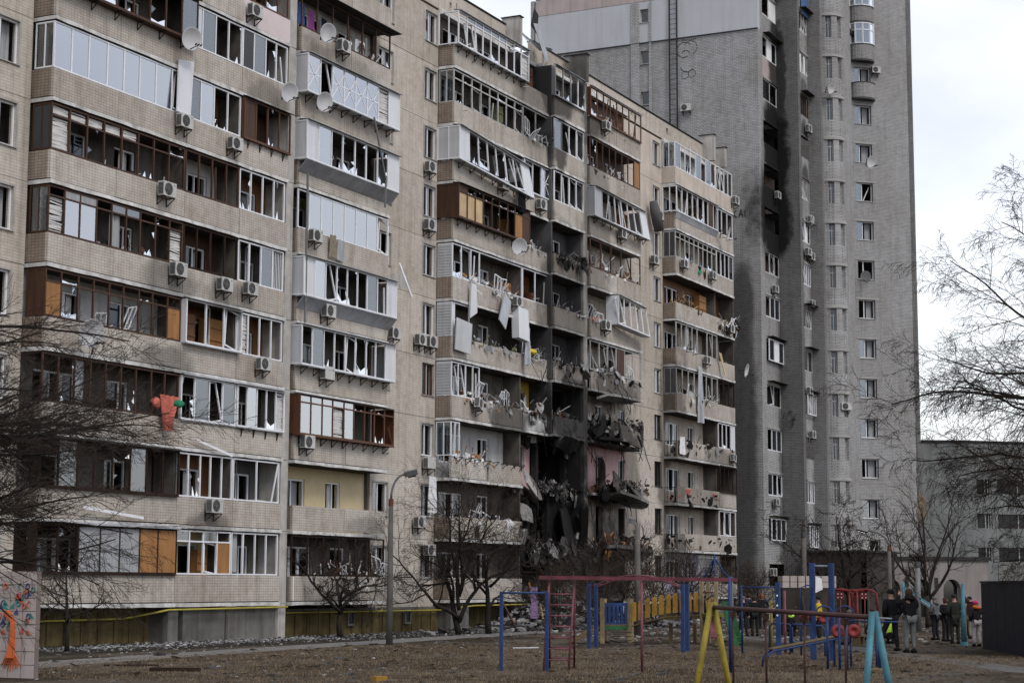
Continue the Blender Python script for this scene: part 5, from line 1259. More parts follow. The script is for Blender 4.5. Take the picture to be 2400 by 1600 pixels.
# heaps of wreckage caught on the blown-out balconies
def wreck(x0, x1, yf, z, n, label, mats=('pvc', 'rubble_dark', 'plywood', 'sheet_metal', 'rubble', 'wood_brown'), reach=.5, h=1.2, bars=.45, frames=True):
    bars *= .75
    mb = MB(); r = random.Random(label); big = 'charred' in mats
    n = int(n * (1.5 if x1 < 104 else .8))
    for i in range(n):
        x, y = r.uniform(x0, x1), yf + r.uniform(-reach * .28, .75); zz = z - .12 + (r.random() ** 2.2) * h * .5; mi = r.randrange(len(mats))
        if r.random() < .03 and frames and 'pvc' in mats:      # a bent window frame, whole
            w_, h_ = r.uniform(.2, .32), r.uniform(.3, .5); ax = Vector((1, r.uniform(-.5, .3), r.uniform(-.6, .6))).normalized() * w_; az = Vector((r.uniform(-.5, .5), r.uniform(-.6, .2), 1)).normalized() * h_
            c0 = Vector((x, y, zz + h_ * .6))
            for p_, q_ in ((-ax - az, ax - az), (-ax + az, ax + az), (-ax - az, -ax + az), (ax - az, ax + az), (-az, az)): mb.bar(c0 + p_, c0 + q_, .045, .04, mats.index('pvc') if 'pvc' in mats else mi)
        elif big and r.random() < .30:         # burnt plates and crumpled sheets, some hanging over the edge
            a = r.uniform(0, 6.28); s = r.uniform(.15, .48); o_ = Vector((x, y, zz - r.random() * .5)); pl = []
            e1 = Vector((math.cos(a), -.3 * r.random(), math.sin(a))) * s; e2 = Vector((-math.sin(a), r.uniform(-.6, .6), math.cos(a))) * s * r.uniform(.5, 1.1)
            for q_ in range(6):
                t_ = q_ * 1.047; f_ = r.uniform(.6, 1.05); pl.append(o_ + e1 * math.cos(t_) * f_ + e2 * math.sin(t_) * f_)
            mb.prism(pl, (.01, .03, .01), mi)
        elif r.random() < bars:
            d = Vector((r.uniform(-1, 1), r.uniform(-.6, .3), r.uniform(-.5, .9))).normalized() * r.uniform(.15, .7) * (1.5 if r.random() < .1 else 1)
            mb.bar((x, y, zz), (x + d.x, y + d.y, zz + d.z), r.choice((.014, .02, .03)), r.choice((.014, .025, .05)), mi)
        elif r.random() < .5:
            a = r.uniform(0, 6.28); s = r.uniform(.05, .2)
            mb.obox((x, y, zz), (s * math.cos(a), s * .4, s * math.sin(a)), (-s * .5 * math.sin(a), s * .2, s * .6 * math.cos(a)), (0, .015, .01), mi)
        else:
            s = r.uniform(.03, .11); mb.obox((x, y, zz), (s, r.uniform(-s, s) * .4, 0), (0, s, r.uniform(-s, s) * .4), (0, 0, s * .7), mi)
    return one('debris_heap', mb, list(mats), label, 'debris', 'debris heaps on the balconies', kind='stuff')
PW_ = ('pvc', 'sheet_metal', 'pvc', 'rubble', 'plywood')
wreck(77.5, 83.4, Y0, ZS(5) + 1.0, 90, 'tangle of white frames and orange boards on the wrecked balcony', PW_)
wreck(77.8, 83.4, Y0, ZS(4) + .95, 60, 'grey and black shreds along the balcony below the metal sheet', ('sheet_metal', 'rubble_dark', 'room_green', 'rubble'), .9, .8)
wreck(77.4, 83.4, Y0, ZS(3) + .95, 90, 'white boards and frames heaped behind the tilted air conditioner', PW_ + ('wood_red', 'rubble_dark'))
wreck(76.4, 80.5, Y0, ZS(2) + .9, 60, 'splintered boards and white strips beside the glass corner', ('pvc', 'pvc', 'plywood', 'rubble'), .3, 1.3)
wreck(83.8, 86.5, Y0, ZS(6) + 1.0, 40, 'grey scraps in the gap beside the black-burnt loggia', ('sheet_metal', 'pvc', 'rubble'))
wreck(83.8, 86.4, Y0 + .3, ZS(5) + .9, 40, 'planks and boxes behind the two-pane white frame', ('plywood', 'wood_red', 'wood_brown', 'pvc'), .2)
wreck(84.0, 86.5, Y0 + .3, ZS(9) + .5, 60, 'dark splintered timber in the burnt top loggia', ('wood_dark', 'wood_brown', 'charred', 'plywood'), .2, 1.8)
wreck(84.0, 90.3, 40.5, ZS(3) + 1.0, 90, 'black shreds and timber in the loggia above the void', ('charred', 'rubble_dark', 'wood_brown', 'rubble'), .6)
wreck(91.3, 98.4, 40.2, ZS(3) + .7, 240, 'black burnt tangle bulging over the broken balcony', ('charred', 'rubble_dark', 'charred', 'charred', 'rubble_grey'), 1.2, 2.0, .25)
wreck(92.0, 98.6, 39.9, ZS(2) + .4, 190, 'collapsed balcony wreckage against the pink wall', ('rubble_grey', 'charred', 'rubble_dark', 'charred', 'wood_brown', 'rubble_dark'), 1.2, 1.2, .3)
wreck(92.0, 98.6, 39.8, ZS(1) + .0, 200, 'orange boards and black rods on the lowest smashed balcony', ('charred', 'rubble_dark', 'charred', 'plywood', 'rubble_grey', 'wood_brown'), .9, 1.5, .35)
wreck(86.7, 91, 41.0, ZS(2) + .1, 120, 'rubble spilling over the torn floor in the black void', ('charred', 'rubble_dark', 'rubble_grey'), 1.5, 1.0)
wreck(84.0, 92, 40.6, ZS(1) - .4, 220, 'rods and rubble slumped below the torn floors', ('charred', 'rubble_dark', 'charred', 'rubble_dark', 'rubble_grey'), 2.0, 1.5, .35)
wreck(86.8, 90.4, 40.0, ZS(6) + 1.0, 50, 'burnt brackets and strips on the blackened loggia edge', ('charred', 'rubble_dark', 'sheet_metal'), .7, .9, .8)
wreck(91.4, 98.4, 40.3, ZS(6) + 1.0, 110, 'brown frames and white rags caught on the brown-framed open balcony', ('wood_red', 'curtain', 'plywood', 'pvc', 'wood_brown'), .4, 1.4)
wreck(91.4, 94.2, 40.2, ZS(5) + 1.0, 50, 'white strips and red scraps beside the frame hanging askew', ('pvc', 'pvc', 'red_cloth', 'sheet_metal'), .5, .9)
wreck(91.6, 98.4, 40.2, ZS(4) + 1.0, 110, 'rags and grey sheets on the pitted concrete balcony', ('sheet_metal', 'pvc', 'rubble_dark', 'charred', 'rubble'), .5, .8, .35)
wreck(105.2, 109.5, Y0, ZS(6) + 1.0, 110, 'splintered orange timber piled on the balcony end', ('plywood', 'plywood_pale', 'wood_brown', 'wood_red'), .3, 1.0, .8)
wreck(112.3, 115.7, Y0 - .2, ZS(6) + .8, 90, 'white splinters and rods on the collapsed end loggia', ('rubble', 'pvc', 'charred', 'wood_red'), .9, 1.0, .7)
wreck(105.3, 115.4, Y0 + .2, ZS(5) + .9, 60, 'loose strips behind the hanging nets', ('frame_grey', 'wood_brown', 'plywood'), .3, 1.0)
wreck(105.3, 115.2, Y0, ZS(3) + .9, 150, 'black rags and rods on the balcony with the white towel', ('charred', 'rubble_dark', 'charred', 'cloth_dark', 'rubble_grey'), .5, .9, .3)
wreck(105.2, 112.3, Y0, ZS(2) + .6, 110, 'burnt scraps and a red rag on the balcony with a railing', ('charred', 'rubble_dark', 'cloth_dark', 'charred', 'charred', 'red_cloth'), .5, .8, .3)
wreck(105.2, 115.2, Y0, ZS(1) + .7, 140, 'blackened foliage-like scraps along the second balcony from below', ('charred', 'rubble_dark', 'charred', 'wood_dark'), .6, .8, .35)
wreck(106.2, 112, Y0, ZS(7) + 1.0, 50, 'rags dangling below the grey-framed glazing', ('curtain_dim', 'charred', 'green_cloth'), .6, .5)
wreck(65.5, 70.0, Y0, ZS(0) + 1.0, 90, 'dark broken timber in the ground balcony behind the small tree', ('wood_dark', 'wood_brown', 'wood_brown', 'pvc'), .4, 1.5, .8)
wreck(66.0, 70.0, Y0 + .1, ZS(8) + 1.0, 50, 'brown broken sashes on the open balcony with laundry', ('wood_brown', 'wood_red', 'white_cloth'), .3, 1.6, .9)

# torn cables and reinforcing rods hanging through the burnt section
wr = MB(); rwr = random.Random(91)
for i in range(80):
    x, y, z = rwr.uniform(83.8, 98.5), rwr.uniform(39.7, 40.7), rwr.choice((ZS(1), ZS(2), ZS(2), ZS(3), ZS(3), ZS(4))) + rwr.uniform(-.1, .9); p = Vector((x, y, z)); pts_ = [p]; d = Vector((rwr.uniform(-.5, .5), rwr.uniform(-.4, .0), rwr.uniform(-.6, .2)))
    for k in range(7):
        d = d + Vector((rwr.gauss(0, .25), rwr.gauss(0, .12), -.22)); pts_.append(pts_[-1] + d.normalized() * rwr.uniform(.12, .34))
    wr.tube(pts_, rwr.choice((.012, .014, .022)), 4)
one('hanging_wires', wr, 'charred', 'torn black wires and rods dangling through the burnt section', 'wires', kind='stuff')
wreck(83.7, 86.5, Y0 + .1, ZS(3) + .9, 70, 'pale and black scraps on the cracked white parapet', ('charred', 'rubble_dark', 'pvc', 'wood_brown'), .5, .9)
wreck(86.8, 90.4, 40.2, ZS(4) + 1.0, 60, 'grey flakes along the pitted loggia parapet under the void', ('rubble', 'rubble_dark', 'charred', 'sheet_metal'), .5, .6)
wreck(78.0, 83.5, Y0, ZS(1) + .9, 70, 'dark scraps on the balcony behind the dense bare tree', ('charred', 'rubble_dark', 'wood_brown', 'pvc'), .4, 1.0)
wreck(106.0, 112.3, Y0 + .1, ZS(4) + 1.0, 70, 'grey shreds and frames behind the long dangling sheet', ('frame_grey', 'charred', 'rubble_dark', 'frame_grey'), .4, 1.2)
wreck(105.5, 112.0, Y0 + .2, ZS(8) + .9, 50, 'bags and boxes seen through the white broken frames', ('blue_cloth', 'wood_lining', 'rubble_dark', 'pvc'), .0, 1.2)
wreck(76.6, 83.4, Y0 + .2, ZS(8) + .9, 60, 'shelves of clutter behind the grey-framed balcony', ('wood_lining', 'rubble', 'rubble_dark', 'wood_brown'), .0, 1.4)
wreck(48.5, 55.0, Y0 + .3, ZS(5) + .8, 60, 'dark clutter behind the brown balcony with white blinds above', ('wood_brown', 'rubble_dark', 'blind', 'wood_dark'), .0, 1.4)
wreck(48.5, 55.0, Y0 + .3, ZS(4) + .8, 60, 'dim clutter behind the brown glazing of many small panes', ('wood_brown', 'rubble_dark', 'blind', 'wood_dark'), .0, 1.4)
wreck(48.5, 61.5, Y0 + .35, ZS(3) + .8, 60, 'boards and frames inside the open brown and white balconies', ('wood_brown', 'wood_lining', 'pvc', 'wood_dark'), .0, 1.4)
wreck(48.5, 55.0, Y0 + .35, ZS(2) + .8, 60, 'dark clutter behind the thin brown mullions by the red cloth', ('wood_brown', 'rubble_dark', 'wood_dark', 'cloth_grey'), .0, 1.4)
wreck(64.0, 69.8, Y0 + .4, ZS(3) + .8, 70, 'shelves of dark clutter behind the jagged broken panes', ('wood_brown', 'rubble_dark', 'wood_lining', 'cloth_grey'), .0, 1.5)

wreck(91.5, 98.3, 40.3, ZS(8) + 1.0, 70, 'splintered brown sashes on the open balcony below the roof balcony', ('wood_brown', 'wood_red', 'pvc', 'rubble_dark'), .3, 1.3, .8)
wreck(91.5, 98.3, 40.3, ZS(9) + 1.0, 60, 'broken posts and scraps inside the brown roof balcony', ('wood_brown', 'wood_red', 'plywood', 'rubble'), .2, 1.4, .8)
wreck(83.8, 86.5, Y0, ZS(8) + 1.0, 40, 'bent strips in the narrow open loggia below the burnt one', ('frame_grey', 'sheet_metal', 'pvc'), .4, 1.0, .8)
wreck(83.8, 86.5, Y0, ZS(4) + 1.0, 60, 'leaning white bars above the cracked white parapet', ('pvc', 'pvc', 'rubble_dark', 'sheet_metal'), .5, 1.1, .8)
wreck(86.8, 90.4, 40.2, ZS(5) + 1.0, 40, 'few bent strips on the empty grey loggia', ('sheet_metal', 'rubble_dark', 'pvc'), .4, .8, .8)
wreck(105.3, 112.3, Y0, ZS(4) + .95, 60, 'twisted dark strips along the parapet beside the dark corner panel', ('charred', 'frame_grey', 'rubble_dark', 'pvc'), .6, .9, .7)
wreck(77.0, 83.4, Y0, ZS(9) + .9, 50, 'loose strips behind the topmost white frames', ('pvc', 'wood_lining', 'rubble_dark'), .1, 1.2, .7)

# ================================================================== ground litter, grass
rg = random.Random(3)
def scatter(name, mats, n, posfn, smin, smax, label, cat, flat=.35, seed=1):
    r = random.Random(seed); mb = MB()
    for _ in range(n):
        x, y, z = posfn(r); s = smin * (smax / smin) ** (r.random() ** 1.6); a = r.uniform(0, 6.28); b = s * r.uniform(.4, 1)
        c, q = math.cos(a), math.sin(a); tl = r.uniform(-.3, .3)
        mb.obox((x, y, z + s * flat * .5), (s * c, s * q, s * tl), (-b * q, b * c, b * r.uniform(-.3, .3)), (0, 0, s * flat * r.uniform(.3, 1)), r.randrange(len(mats)))
    return one(name, mb, mats, label, cat, kind='stuff')
scatter('rubble', ['rubble', 'rubble_grey', 'rubble_grey', 'rubble_dark'], 3600, lambda r: (r.uniform(45, 116), 41.0 - abs(r.gauss(0, 2.2)), 0), .012, .06, 'white crumbs of plaster and glass along the foot of the block', 'rubble', .8, seed=5)
scatter('broken_glass', ['shard', 'rubble', 'side_panel'], 2200, lambda r: (r.uniform(48, 63), 40.2 - abs(r.gauss(0, 1.0)), 0), .012, .06, 'band of broken glass below the concrete plinth block', 'broken glass', .2, 6)
def mound(r):
    x = r.gauss(87.5, 5.5); d = abs(r.gauss(0, 2.0)); y = 40.6 - d
    h = max(0, 1.9 * math.exp(-((x - 87) / 5.0) ** 2) * max(0, 1 - d / 4.2))
    return x, y, h * (r.random() ** .6)
scatter('rubble', ['rubble', 'rubble_grey', 'rubble_dark', 'rubble', 'rubble_dark', 'charred'], 4200, mound, .04, .22, 'great heap of white and dark rubble below the burnt section', 'rubble', .6, 7)
scatter('rubble', ['rubble', 'rubble_grey', 'rubble_dark'], 2600, lambda r: (r.uniform(78, 112), r.uniform(36.8, 40), 0), .03, .14, 'white fragments strewn over the bed in front of the burnt section', 'rubble', .4, 8)
scatter('rubble', ['rubble', 'rubble_grey', 'rubble_dark'], 900, lambda r: (r.uniform(70, 112), r.uniform(16, 33), 0), .03, .13, 'scattered pale debris round the people and the far path', 'rubble', .4, 9)
scatter('litter', ['rubble', 'rubble_grey', 'rubble_dark'], 700, lambda r: (r.uniform(32, 75), r.uniform(22, 40), 0), .02, .07, 'small pale litter over the brown lawn', 'litter', .3, 10)
def grass(name, n, box, label, h0, h1, seed, mats=('straw',)):
    r = random.Random(seed); mb = MB()
    for _ in range(n):
        x, y = r.uniform(box[0], box[1]), 0
        y = r.uniform(box[2], box[3])
        h = r.uniform(h0, h1); a = r.uniform(0, 6.28); w = .012; l = r.uniform(-.6, .6) * h; l2 = r.uniform(-.6, .6) * h
        c, s = math.cos(a) * w, math.sin(a) * w; o = len(mb.v)
        mb.v += [(x - c, y - s, 0), (x + c, y + s, 0), (x + l, y + l2, h)]; mb.f.append((o, o + 1, o + 2)); mb.m.append(0)
    return one(name, mb, list(mats), label, 'grass', kind='stuff')
grass('dry_grass', 60000, (33, 58, 11, 33), 'short dry brown grass of the playground lawn', .02, .055, 2)
scatter('earth_clods', ['ground', 'rubble_dark'], 1500, lambda r: (r.uniform(33, 70), r.uniform(8, 34), -.01), .03, .16, 'dark clods of earth on the worn brown lawn', 'earth', .25, 13)
# loose pieces on the lawn
one('wooden_board', MB().obox((37.2, 27.3, .05), (.25, -.55, 0), (.09, .04, 0), (0, 0, .045)), 'wood_dark', 'dark thick board lying on the lawn near the mural booth', 'board')
one('wooden_lath', MB().obox((38.9, 29.9, .03), (.35, -.6, 0), (.03, .02, 0), (0, 0, .02)), 'wood_dark', 'thin dark slat lying on the edge of the lawn by the path', 'slat')
one('white_strip', MB().obox((56.4, 27.2, .03), (.12, -.42, .01), (.06, .02, 0), (0, 0, .015)), 'pvc', 'white plastic strip lying alone on the lawn', 'strip')
one('yellow_block', MB().obox((35.6, 20.7, .06), (.14, -.06, 0), (.05, .1, 0), (0, 0, .06)), 'paint_amber', 'yellow block on the lawn at the bottom edge', 'block')
one('pallet_board', MB().obox((46.0, 12.5, .05), (.5, .2, 0), (.1, -.2, 0), (0, 0, .03)), 'deck_wood', 'dull board half sunk in the lawn past the blue tube', 'board')
r6 = random.Random(66)
beams = [(80.2, 39.2, 1.4, 'reddish plank leaning on the plinth at the edge of the rubble', 'wood_red'), (82.1, 38.6, 1.1, 'pale plank standing in the rubble near the purple cloth', 'plywood_pale'), (83.0, 39.3, 2.2, 'orange plank leaning between shrub and rubble', 'plywood'), (85.0, 39.6, 2.6, 'long dark beam propped in the middle of the rubble heap', 'charred'), (87.2, 39.4, 2.9, 'grey beam leaning against the burnt ground floor', 'rubble_grey'), (88.8, 39.0, 2.0, 'brown door leaf lying over the rubble crest', 'wood_brown'), (91.0, 39.5, 2.4, 'charred beam slanting below the lowest smashed balcony', 'charred'), (93.2, 39.1, 1.8, 'white window frame bar stuck upright in the rubble', 'pvc')]
for x, y, l, lab, m in beams:
    d = Vector((r6.uniform(-.5, .5), r6.uniform(.1, .35), r6.uniform(.6, 1))).normalized() * l
    one('fallen_beam', MB().bar((x, y, .1), (x + d.x, y + d.y, .1 + d.z), .10 if m != 'wood_brown' else .5, .06), m, lab, 'beam', 'beams in the rubble heap')
one('purple_cloth', cloth_mb(81.2, 82.0, 38.9, .5, 2.0, .08, .5), 'lilac_cloth', 'lilac cloth hung up beside the rubble heap', 'cloth', smooth=True)
one('blue_bag', MB().lathe([(.02, 0), (.3, .08), (.34, .25), (.15, .42), (.02, .45)], (83.6, 37.9, .0), (0, 0, 1), 10), 'paint_blue', 'crumpled blue bag on the white rubble', 'bag', smooth=True)
for i, (x, y, z, s) in enumerate(((96.5, 38.6, .25, .9), (90.3, 37.8, .2, .7), (85.8, 37.7, .18, .6))):
    mb = MB(); pts_ = []
    for t in range(7):
        a = t * 2 * math.pi / 7; q = s * r6.uniform(.7, 1.0); pts_.append((x + q * math.cos(a), y + q * .6 * math.sin(a), z + .25 * math.sin(a)))
    one('concrete_chunk', mb.prism(pts_, (0, .03, .14)), 'rubble_grey', ('broad concrete chunk at the far end of the rubble', 'flat concrete chunk lying before the burnt loggia', 'smallest concrete chunk on the near slope of the rubble')[i], 'chunk', 'concrete chunks')

# ================================================================== bare trees
def grow(rng, out, p, d, length, r0, lvl, maxl, P):
    """grows one branch; out[lvl] collects (points, radii)"""
    n = max(3, int(length / P['seg'])) if lvl < maxl else 3
    pts, rad = [Vector(p)], [r0]; d = Vector(d).normalized()
    for i in range(n):
        d = (d + Vector((rng.gauss(0, 1), rng.gauss(0, 1), rng.gauss(0, 1))) * P['wig'][min(lvl, len(P['wig']) - 1)] + Vector((0, 0, P['up'][min(lvl, len(P['up']) - 1)]))).normalized()
        pts.append(pts[-1] + d * (length / n)); rad.append(max(P['rmin'], r0 * (1 - .78 * (i + 1) / n)))
    out.setdefault(lvl, []).append((pts, rad))
    if lvl >= maxl: return
    m = P['kids'][lvl]
    m = m if isinstance(m, int) else rng.randint(*m)
    for c in range(m):
        t = P['start'] + (1 - P['start']) * ((c + rng.random()) / m); i = min(n - 1, int(t * n)); q = pts[i].lerp(pts[i + 1], t * n - i)
        dd = (pts[i + 1] - pts[i]).normalized(); side = dd.orthogonal().normalized(); side.rotate(Matrix.Rotation(rng.uniform(0, 6.283), 3, dd))
        a = rng.uniform(*P['ang']); nd = dd * math.cos(a) + side * math.sin(a)
        if nd.z < P.get('minz', -1): nd.z = P['minz']
        grow(rng, out, q, nd, length * rng.uniform(*P['len']) * (1.05 - .5 * t), max(P['rmin'], rad[i] * P['rk']), lvl + 1, maxl, P)
def tree(name, loc, label, cat, seed, P, length, r0, d=(0, 0, 1), maxl=4, trunk_lv=0, bark='bark', twig='twig', extra=(), group='bare trees round the yard'):
    rng = random.Random(seed); out = {}
    grow(rng, out, (0, 0, 0), d, length, r0, 0, maxl, P)
    for (p, dd, ln, rr, lv) in extra: grow(rng, out, p, dd, ln, rr, lv, maxl, P)
    t = thing(name, loc, label, cat, group)
    mt = MB()
    for pts, rad in out[0]: mt.tube(pts, rad, 8)
    build('trunk', mt, bark, t, True)
    for pts, rad in out.get(1, []): build('limb', MB().tube(pts, rad, 6), bark, t, True)
    tw = MB()
    for lv in range(2, maxl + 1):
        for pts, rad in out.get(lv, []): tw.tube(pts, rad, 4 if lv == 2 else 3, cap=False)
    c = build('crown', tw, twig, t); c['kind'] = 'stuff'
    return t
PO = dict(seg=.35, wig=(.12, .2, .24, .28, .3), up=(.0, .03, .02, .0, -.02), rmin=.0048, kids=[(5, 6), (6, 7), (6, 7), (4, 5)], start=.25, ang=(.5, 1.1), len=(.5, .8), rk=.62)
# small trees in front of the block
tree('fruit_tree', (64.6, 41.0 - 1.6, 0), 'small bare fruit tree with three forked stems in front of the plinth', 'tree', 3, dict(PO, kids=[(4, 5), (6, 7), (6, 8), (4, 5)]), 2.2, .13, (.02, -.02, 1), 4,
     extra=[((0, 0, 1.0), (-.75, .75, .55), 2.9, .085, 1), ((0, 0, 1.1), (.45, -.6, .9), 2.8, .085, 1), ((0, 0, 1.3), (.1, .2, 1), 3.0, .08, 1), ((0, 0, 1.4), (.2, -.3, 1), 2.8, .07, 1)])
PD = dict(PO, kids=[(5, 6), (6, 7), (5, 7), (4, 5)], wig=(.1, .18, .26, .3, .3), len=(.55, .85), ang=(.45, 1.2))
tree('fruit_tree', (71.2, 37.5, 0), 'dense many-stemmed bare tree with a long low limb, right of the lamp post', 'tree', 8, dict(PD, up=(.02, .06, .05, .02, 0), rmin=.0042, kids=[(5, 6), (7, 8), (7, 8), (4, 5)]), 3.8, .15, (-.06, .05, 1), 4, twig='twig',
     extra=[((-.1, 0, .7), (-.72, .45, .50), 4.4, .085, 1), ((0, 0, .5), (.25, -.4, 1), 4.4, .10, 1), ((0, 0, 1.0), (.1, .25, 1), 4.8, .09, 1), ((0, 0, 1.6), (.45, -.55, .9), 4.0, .07, 1), ((0, 0, 1.8), (-.3, .45, 1), 4.2, .07, 1), ((0, 0, 1.6), (.0, -.1, 1), 4.6, .08, 1)])
tree('fruit_tree', (72.2, 36.6, 0), 'dark single-trunk bare tree beside the many-stemmed tree', 'tree', 15, PD, 3.6, .15, (.05, .06, 1), 4, extra=[((.1, 0, 2.0), (.3, -.7, .6), 2.8, .07, 1)])
tree('sapling', (46.2, 38.0, 0), 'thin dark sapling in the bed beside the mural booth', 'tree', 21, dict(PO, kids=[(9, 10), (8, 10), (6, 7), 4], ang=(.7, 1.3), up=(0, .0, -.01, -.02), wig=(.05, .16, .2, .25)), 2.6, .075, (0, 0, 1), 3)
PB = dict(PO, kids=[(8, 10), (8, 9), (6, 7)], start=.05, ang=(.3, .9), len=(.6, .95), wig=(.12, .16, .22, .25), rmin=.007)
for i, (x, y, s, ln, lab) in enumerate(((77.6, 35.8, 31, 2.6, 'low bare shrub at the near edge of the rubble'), (80.6, 35.0, 32, 3.1, 'tangled bare shrub behind the red ladder'), (84.5, 35.8, 33, 3.6, 'tall bare shrub in front of the black void'), (88.6, 35.4, 34, 3.3, 'bare shrub left of the concrete post'), (92.4, 35.2, 35, 3.2, 'spreading bare shrub right of the concrete post'), (97.0, 36.0, 36, 2.9, 'bare shrub below the sooty bare wall'), (103.0, 35.0, 37, 2.5, 'thin bare shrub before the last balconies'))):
    tree('bare_shrub', (x, y, 0), lab, 'shrub', s, PB, ln, .05, (.1, .05, 1), 3, twig='twig' if i % 2 else 'twig_brown', group='bare shrubs before the burnt section', extra=[((0, 0, .1), (.5, -.5, .8), ln, .04, 1), ((0, 0, .1), (-.5, .5, .8), ln, .04, 1), ((0, 0, .1), (.2, .6, .9), ln * .9, .035, 1)])
# trees by the tower
tree('bare_tree', (108.0, 30.9, 0), 'dark spreading bare tree in front of the tower annex', 'tree', 41, dict(PD, rmin=.012, seg=.5), 4.0, .22, (.0, .1, 1), 4, extra=[((0, 0, 1.6), (-.2, .7, .6), 5.0, .13, 1), ((0, 0, 1.6), (.3, -.9, .5), 5.0, .13, 1), ((0, 0, 2.0), (.1, .5, 1), 4.5, .1, 1)])
tree('bare_tree', (104.0, 36.3, 0), 'slim bare tree near the corner of the tower', 'tree', 42, dict(PO, rmin=.011), 2.6, .08, (0, .1, 1), 3)
tree('bare_tree', (96.1, 23.4, 0), 'fan-shaped bare tree behind the two men in black', 'tree', 44, dict(PD, wig=(.06, .1, .16, .2, .25), up=(0, .05, .05, .03, 0), ang=(.3, .75), rmin=.009, seg=.6, kids=[(4, 5), (5, 6), (5, 6), 4]), 3.0, .19, (.0, -.02, 1), 4, bark='bark_grey',
     extra=[((0, 0, 1.4), (-.1, .75, .85), 4.3, .10, 1), ((0, 0, 1.4), (.3, -.7, .8), 4.2, .10, 1), ((0, 0, 1.6), (-.1, .3, 1), 4.6, .10, 1), ((0, 0, 1.6), (.2, -.25, 1), 4.6, .09, 1)])
rlf = random.Random(5); lf = MB()
for i in range(170):
    u = rlf.random(); q = Vector((96.0, 23.6, 5.4 + 1.4 * u)); w_ = .28 * math.sin(math.pi * min(1, u * .9 + .08))
    q += Vector((rlf.gauss(0, w_ * .6), rlf.gauss(0, w_ * .6), 0)); a = Vector((rlf.gauss(0, .4), rlf.gauss(0, .4), 1)).normalized() * rlf.uniform(.07, .14); b = a.orthogonal().normalized() * .03
    lf.prism([q - a, q + b, q + a, q - b], (.004, .004, 0))
one('leaf_clump', lf, 'plywood_pale', 'clump of dry tan leaves hung in the fan-shaped tree', 'leaves', kind='stuff')
# the big birch whose limbs come in from the right
birch = dict(seg=.45, wig=(.05, .12, .15, .17, .2), up=(.02, -.012, -.05, -.10, -.13), rmin=.0055, kids=[(2, 3), (11, 13), (9, 11), (6, 7)], start=.12, ang=(.45, .95), len=(.36, .6), rk=.5)
def dirs(a, z): # a: sideways to the camera's left, z: up
    rt_v = Vector((math.sin(YAW), -math.cos(YAW), 0)); fv = Vector((math.cos(YAW), math.sin(YAW), 0)); return rt_v * -a + fv * .15 + Vector((0, 0, z))
def cam_pt(u, w, z):  # u metres to the right of the view axis, w metres ahead, plain yard coordinates
    return Vector((math.cos(YAW) * w + math.sin(YAW) * u, math.sin(YAW) * w - math.cos(YAW) * u, z))
base = cam_pt(18.9, 58, 0)
ext = []
for zz, a, up_, ln, rr in ((4.4, .9, .05, 6, .11), (3.2, .95, -.02, 5, .09), (7.6, .8, .1, 6.5, .12), (11.2, .8, .5, 5.5, .11), (8.8, .95, .15, 7, .12), (6.2, .9, .22, 7.2, .15), (8.0, .8, .62, 7.0, .15), (10.4, .5, .9, 6.5, .13), (4.9, .95, .12, 6.2, .13), (7.2, 1.0, .30, 8.4, .15), (3.8, 1, .10, 5.4, .10), (9.4, .9, .35, 7.0, .12), (5.4, 1.0, .28, 7.6, .13), (12, .35, 1, 5, .1)):
    ext.append(((0, 0, zz), dirs(a, up_ + .16), ln * .86, rr * .55, 1))
tree('birch', base, 'big drooping bare birch leaning in over the grey block', 'tree', 52, birch, 14, .32, (0, 0, 1), 4, extra=ext, twig='twig', bark='bark')
# the thicket of arching branches at the near edge
lp = dict(seg=.3, wig=(.04, .05, .09, .13, .16), up=(0, -.014, -.012, -.006, -.004), rmin=.0034, kids=[3, (11, 13), (7, 8), (3, 5)], start=.10, ang=(.25, .7), len=(.32, .60), rk=.5)
base = cam_pt(-11.6, 34.5, 0); ext = []
rl = random.Random(61)
for i in range(30):
    zz = 2.5 + 4.6 * rl.random() ** 1.3; ext.append(((rl.uniform(-.4, .4), rl.uniform(-.4, .4), zz), cam_dir if False else (Vector((math.sin(YAW), -math.cos(YAW), 0)) * rl.uniform(.8, 1.1) + Vector((math.cos(YAW), math.sin(YAW), 0)) * rl.uniform(-.6, .6) + Vector((0, 0, rl.uniform(-.15, .6)))), rl.uniform(2.6, 5.2), rl.uniform(.025, .05), 1))
tree('arching_shrub_tree', base, 'great thicket of arching bare twigs over the mural booth', 'tree', 62, lp, 7.5, .17, (.02, .03, 1), 4, extra=ext, twig='twig', bark='bark')

# ================================================================== lamp posts and poles
def lamp_post(loc, label, h=6.0, out=(0, -1), r=.11, head=True, mat='concrete_post', arm=1.0):
    t = thing('street_lamp', loc, label, 'street lamp')
    build('pole', MB().tube([(0, 0, 0), (0, 0, h * .32), (0, 0, h * .79)], [r * 1.15, r, r * .78], 10), mat, t, True)
    build('collar', MB().tube([(0, 0, h * .79), (0, 0, h * .83)], r * .85, 10), 'rust_collar', t)
    ox, oy = out; pts_ = [(0, 0, h * .83)] + [(ox * arm * (1 - math.cos(a)) * .75, oy * arm * (1 - math.cos(a)) * .75, h * .83 + h * .14 * math.sin(a)) for a in [i * .26 for i in range(1, 7)]]
    build('arm', MB().tube(pts_, .042, 8), 'lamp_grey', t, True)
    e = Vector(pts_[-1]); d = Vector((ox, oy, .25)).normalized()
    hd = MB(); hd.bar(e, e + d * .46, .19, .12); build('lamp_head', hd, 'lamp_grey', t)
    hl = MB(); hl.bar(e + d * .12 + Vector((0, 0, -.08)), e + d * .42 + Vector((0, 0, -.08)), .15, .05); build('lamp_glass', hl, 'glass_dark', t)
    return t
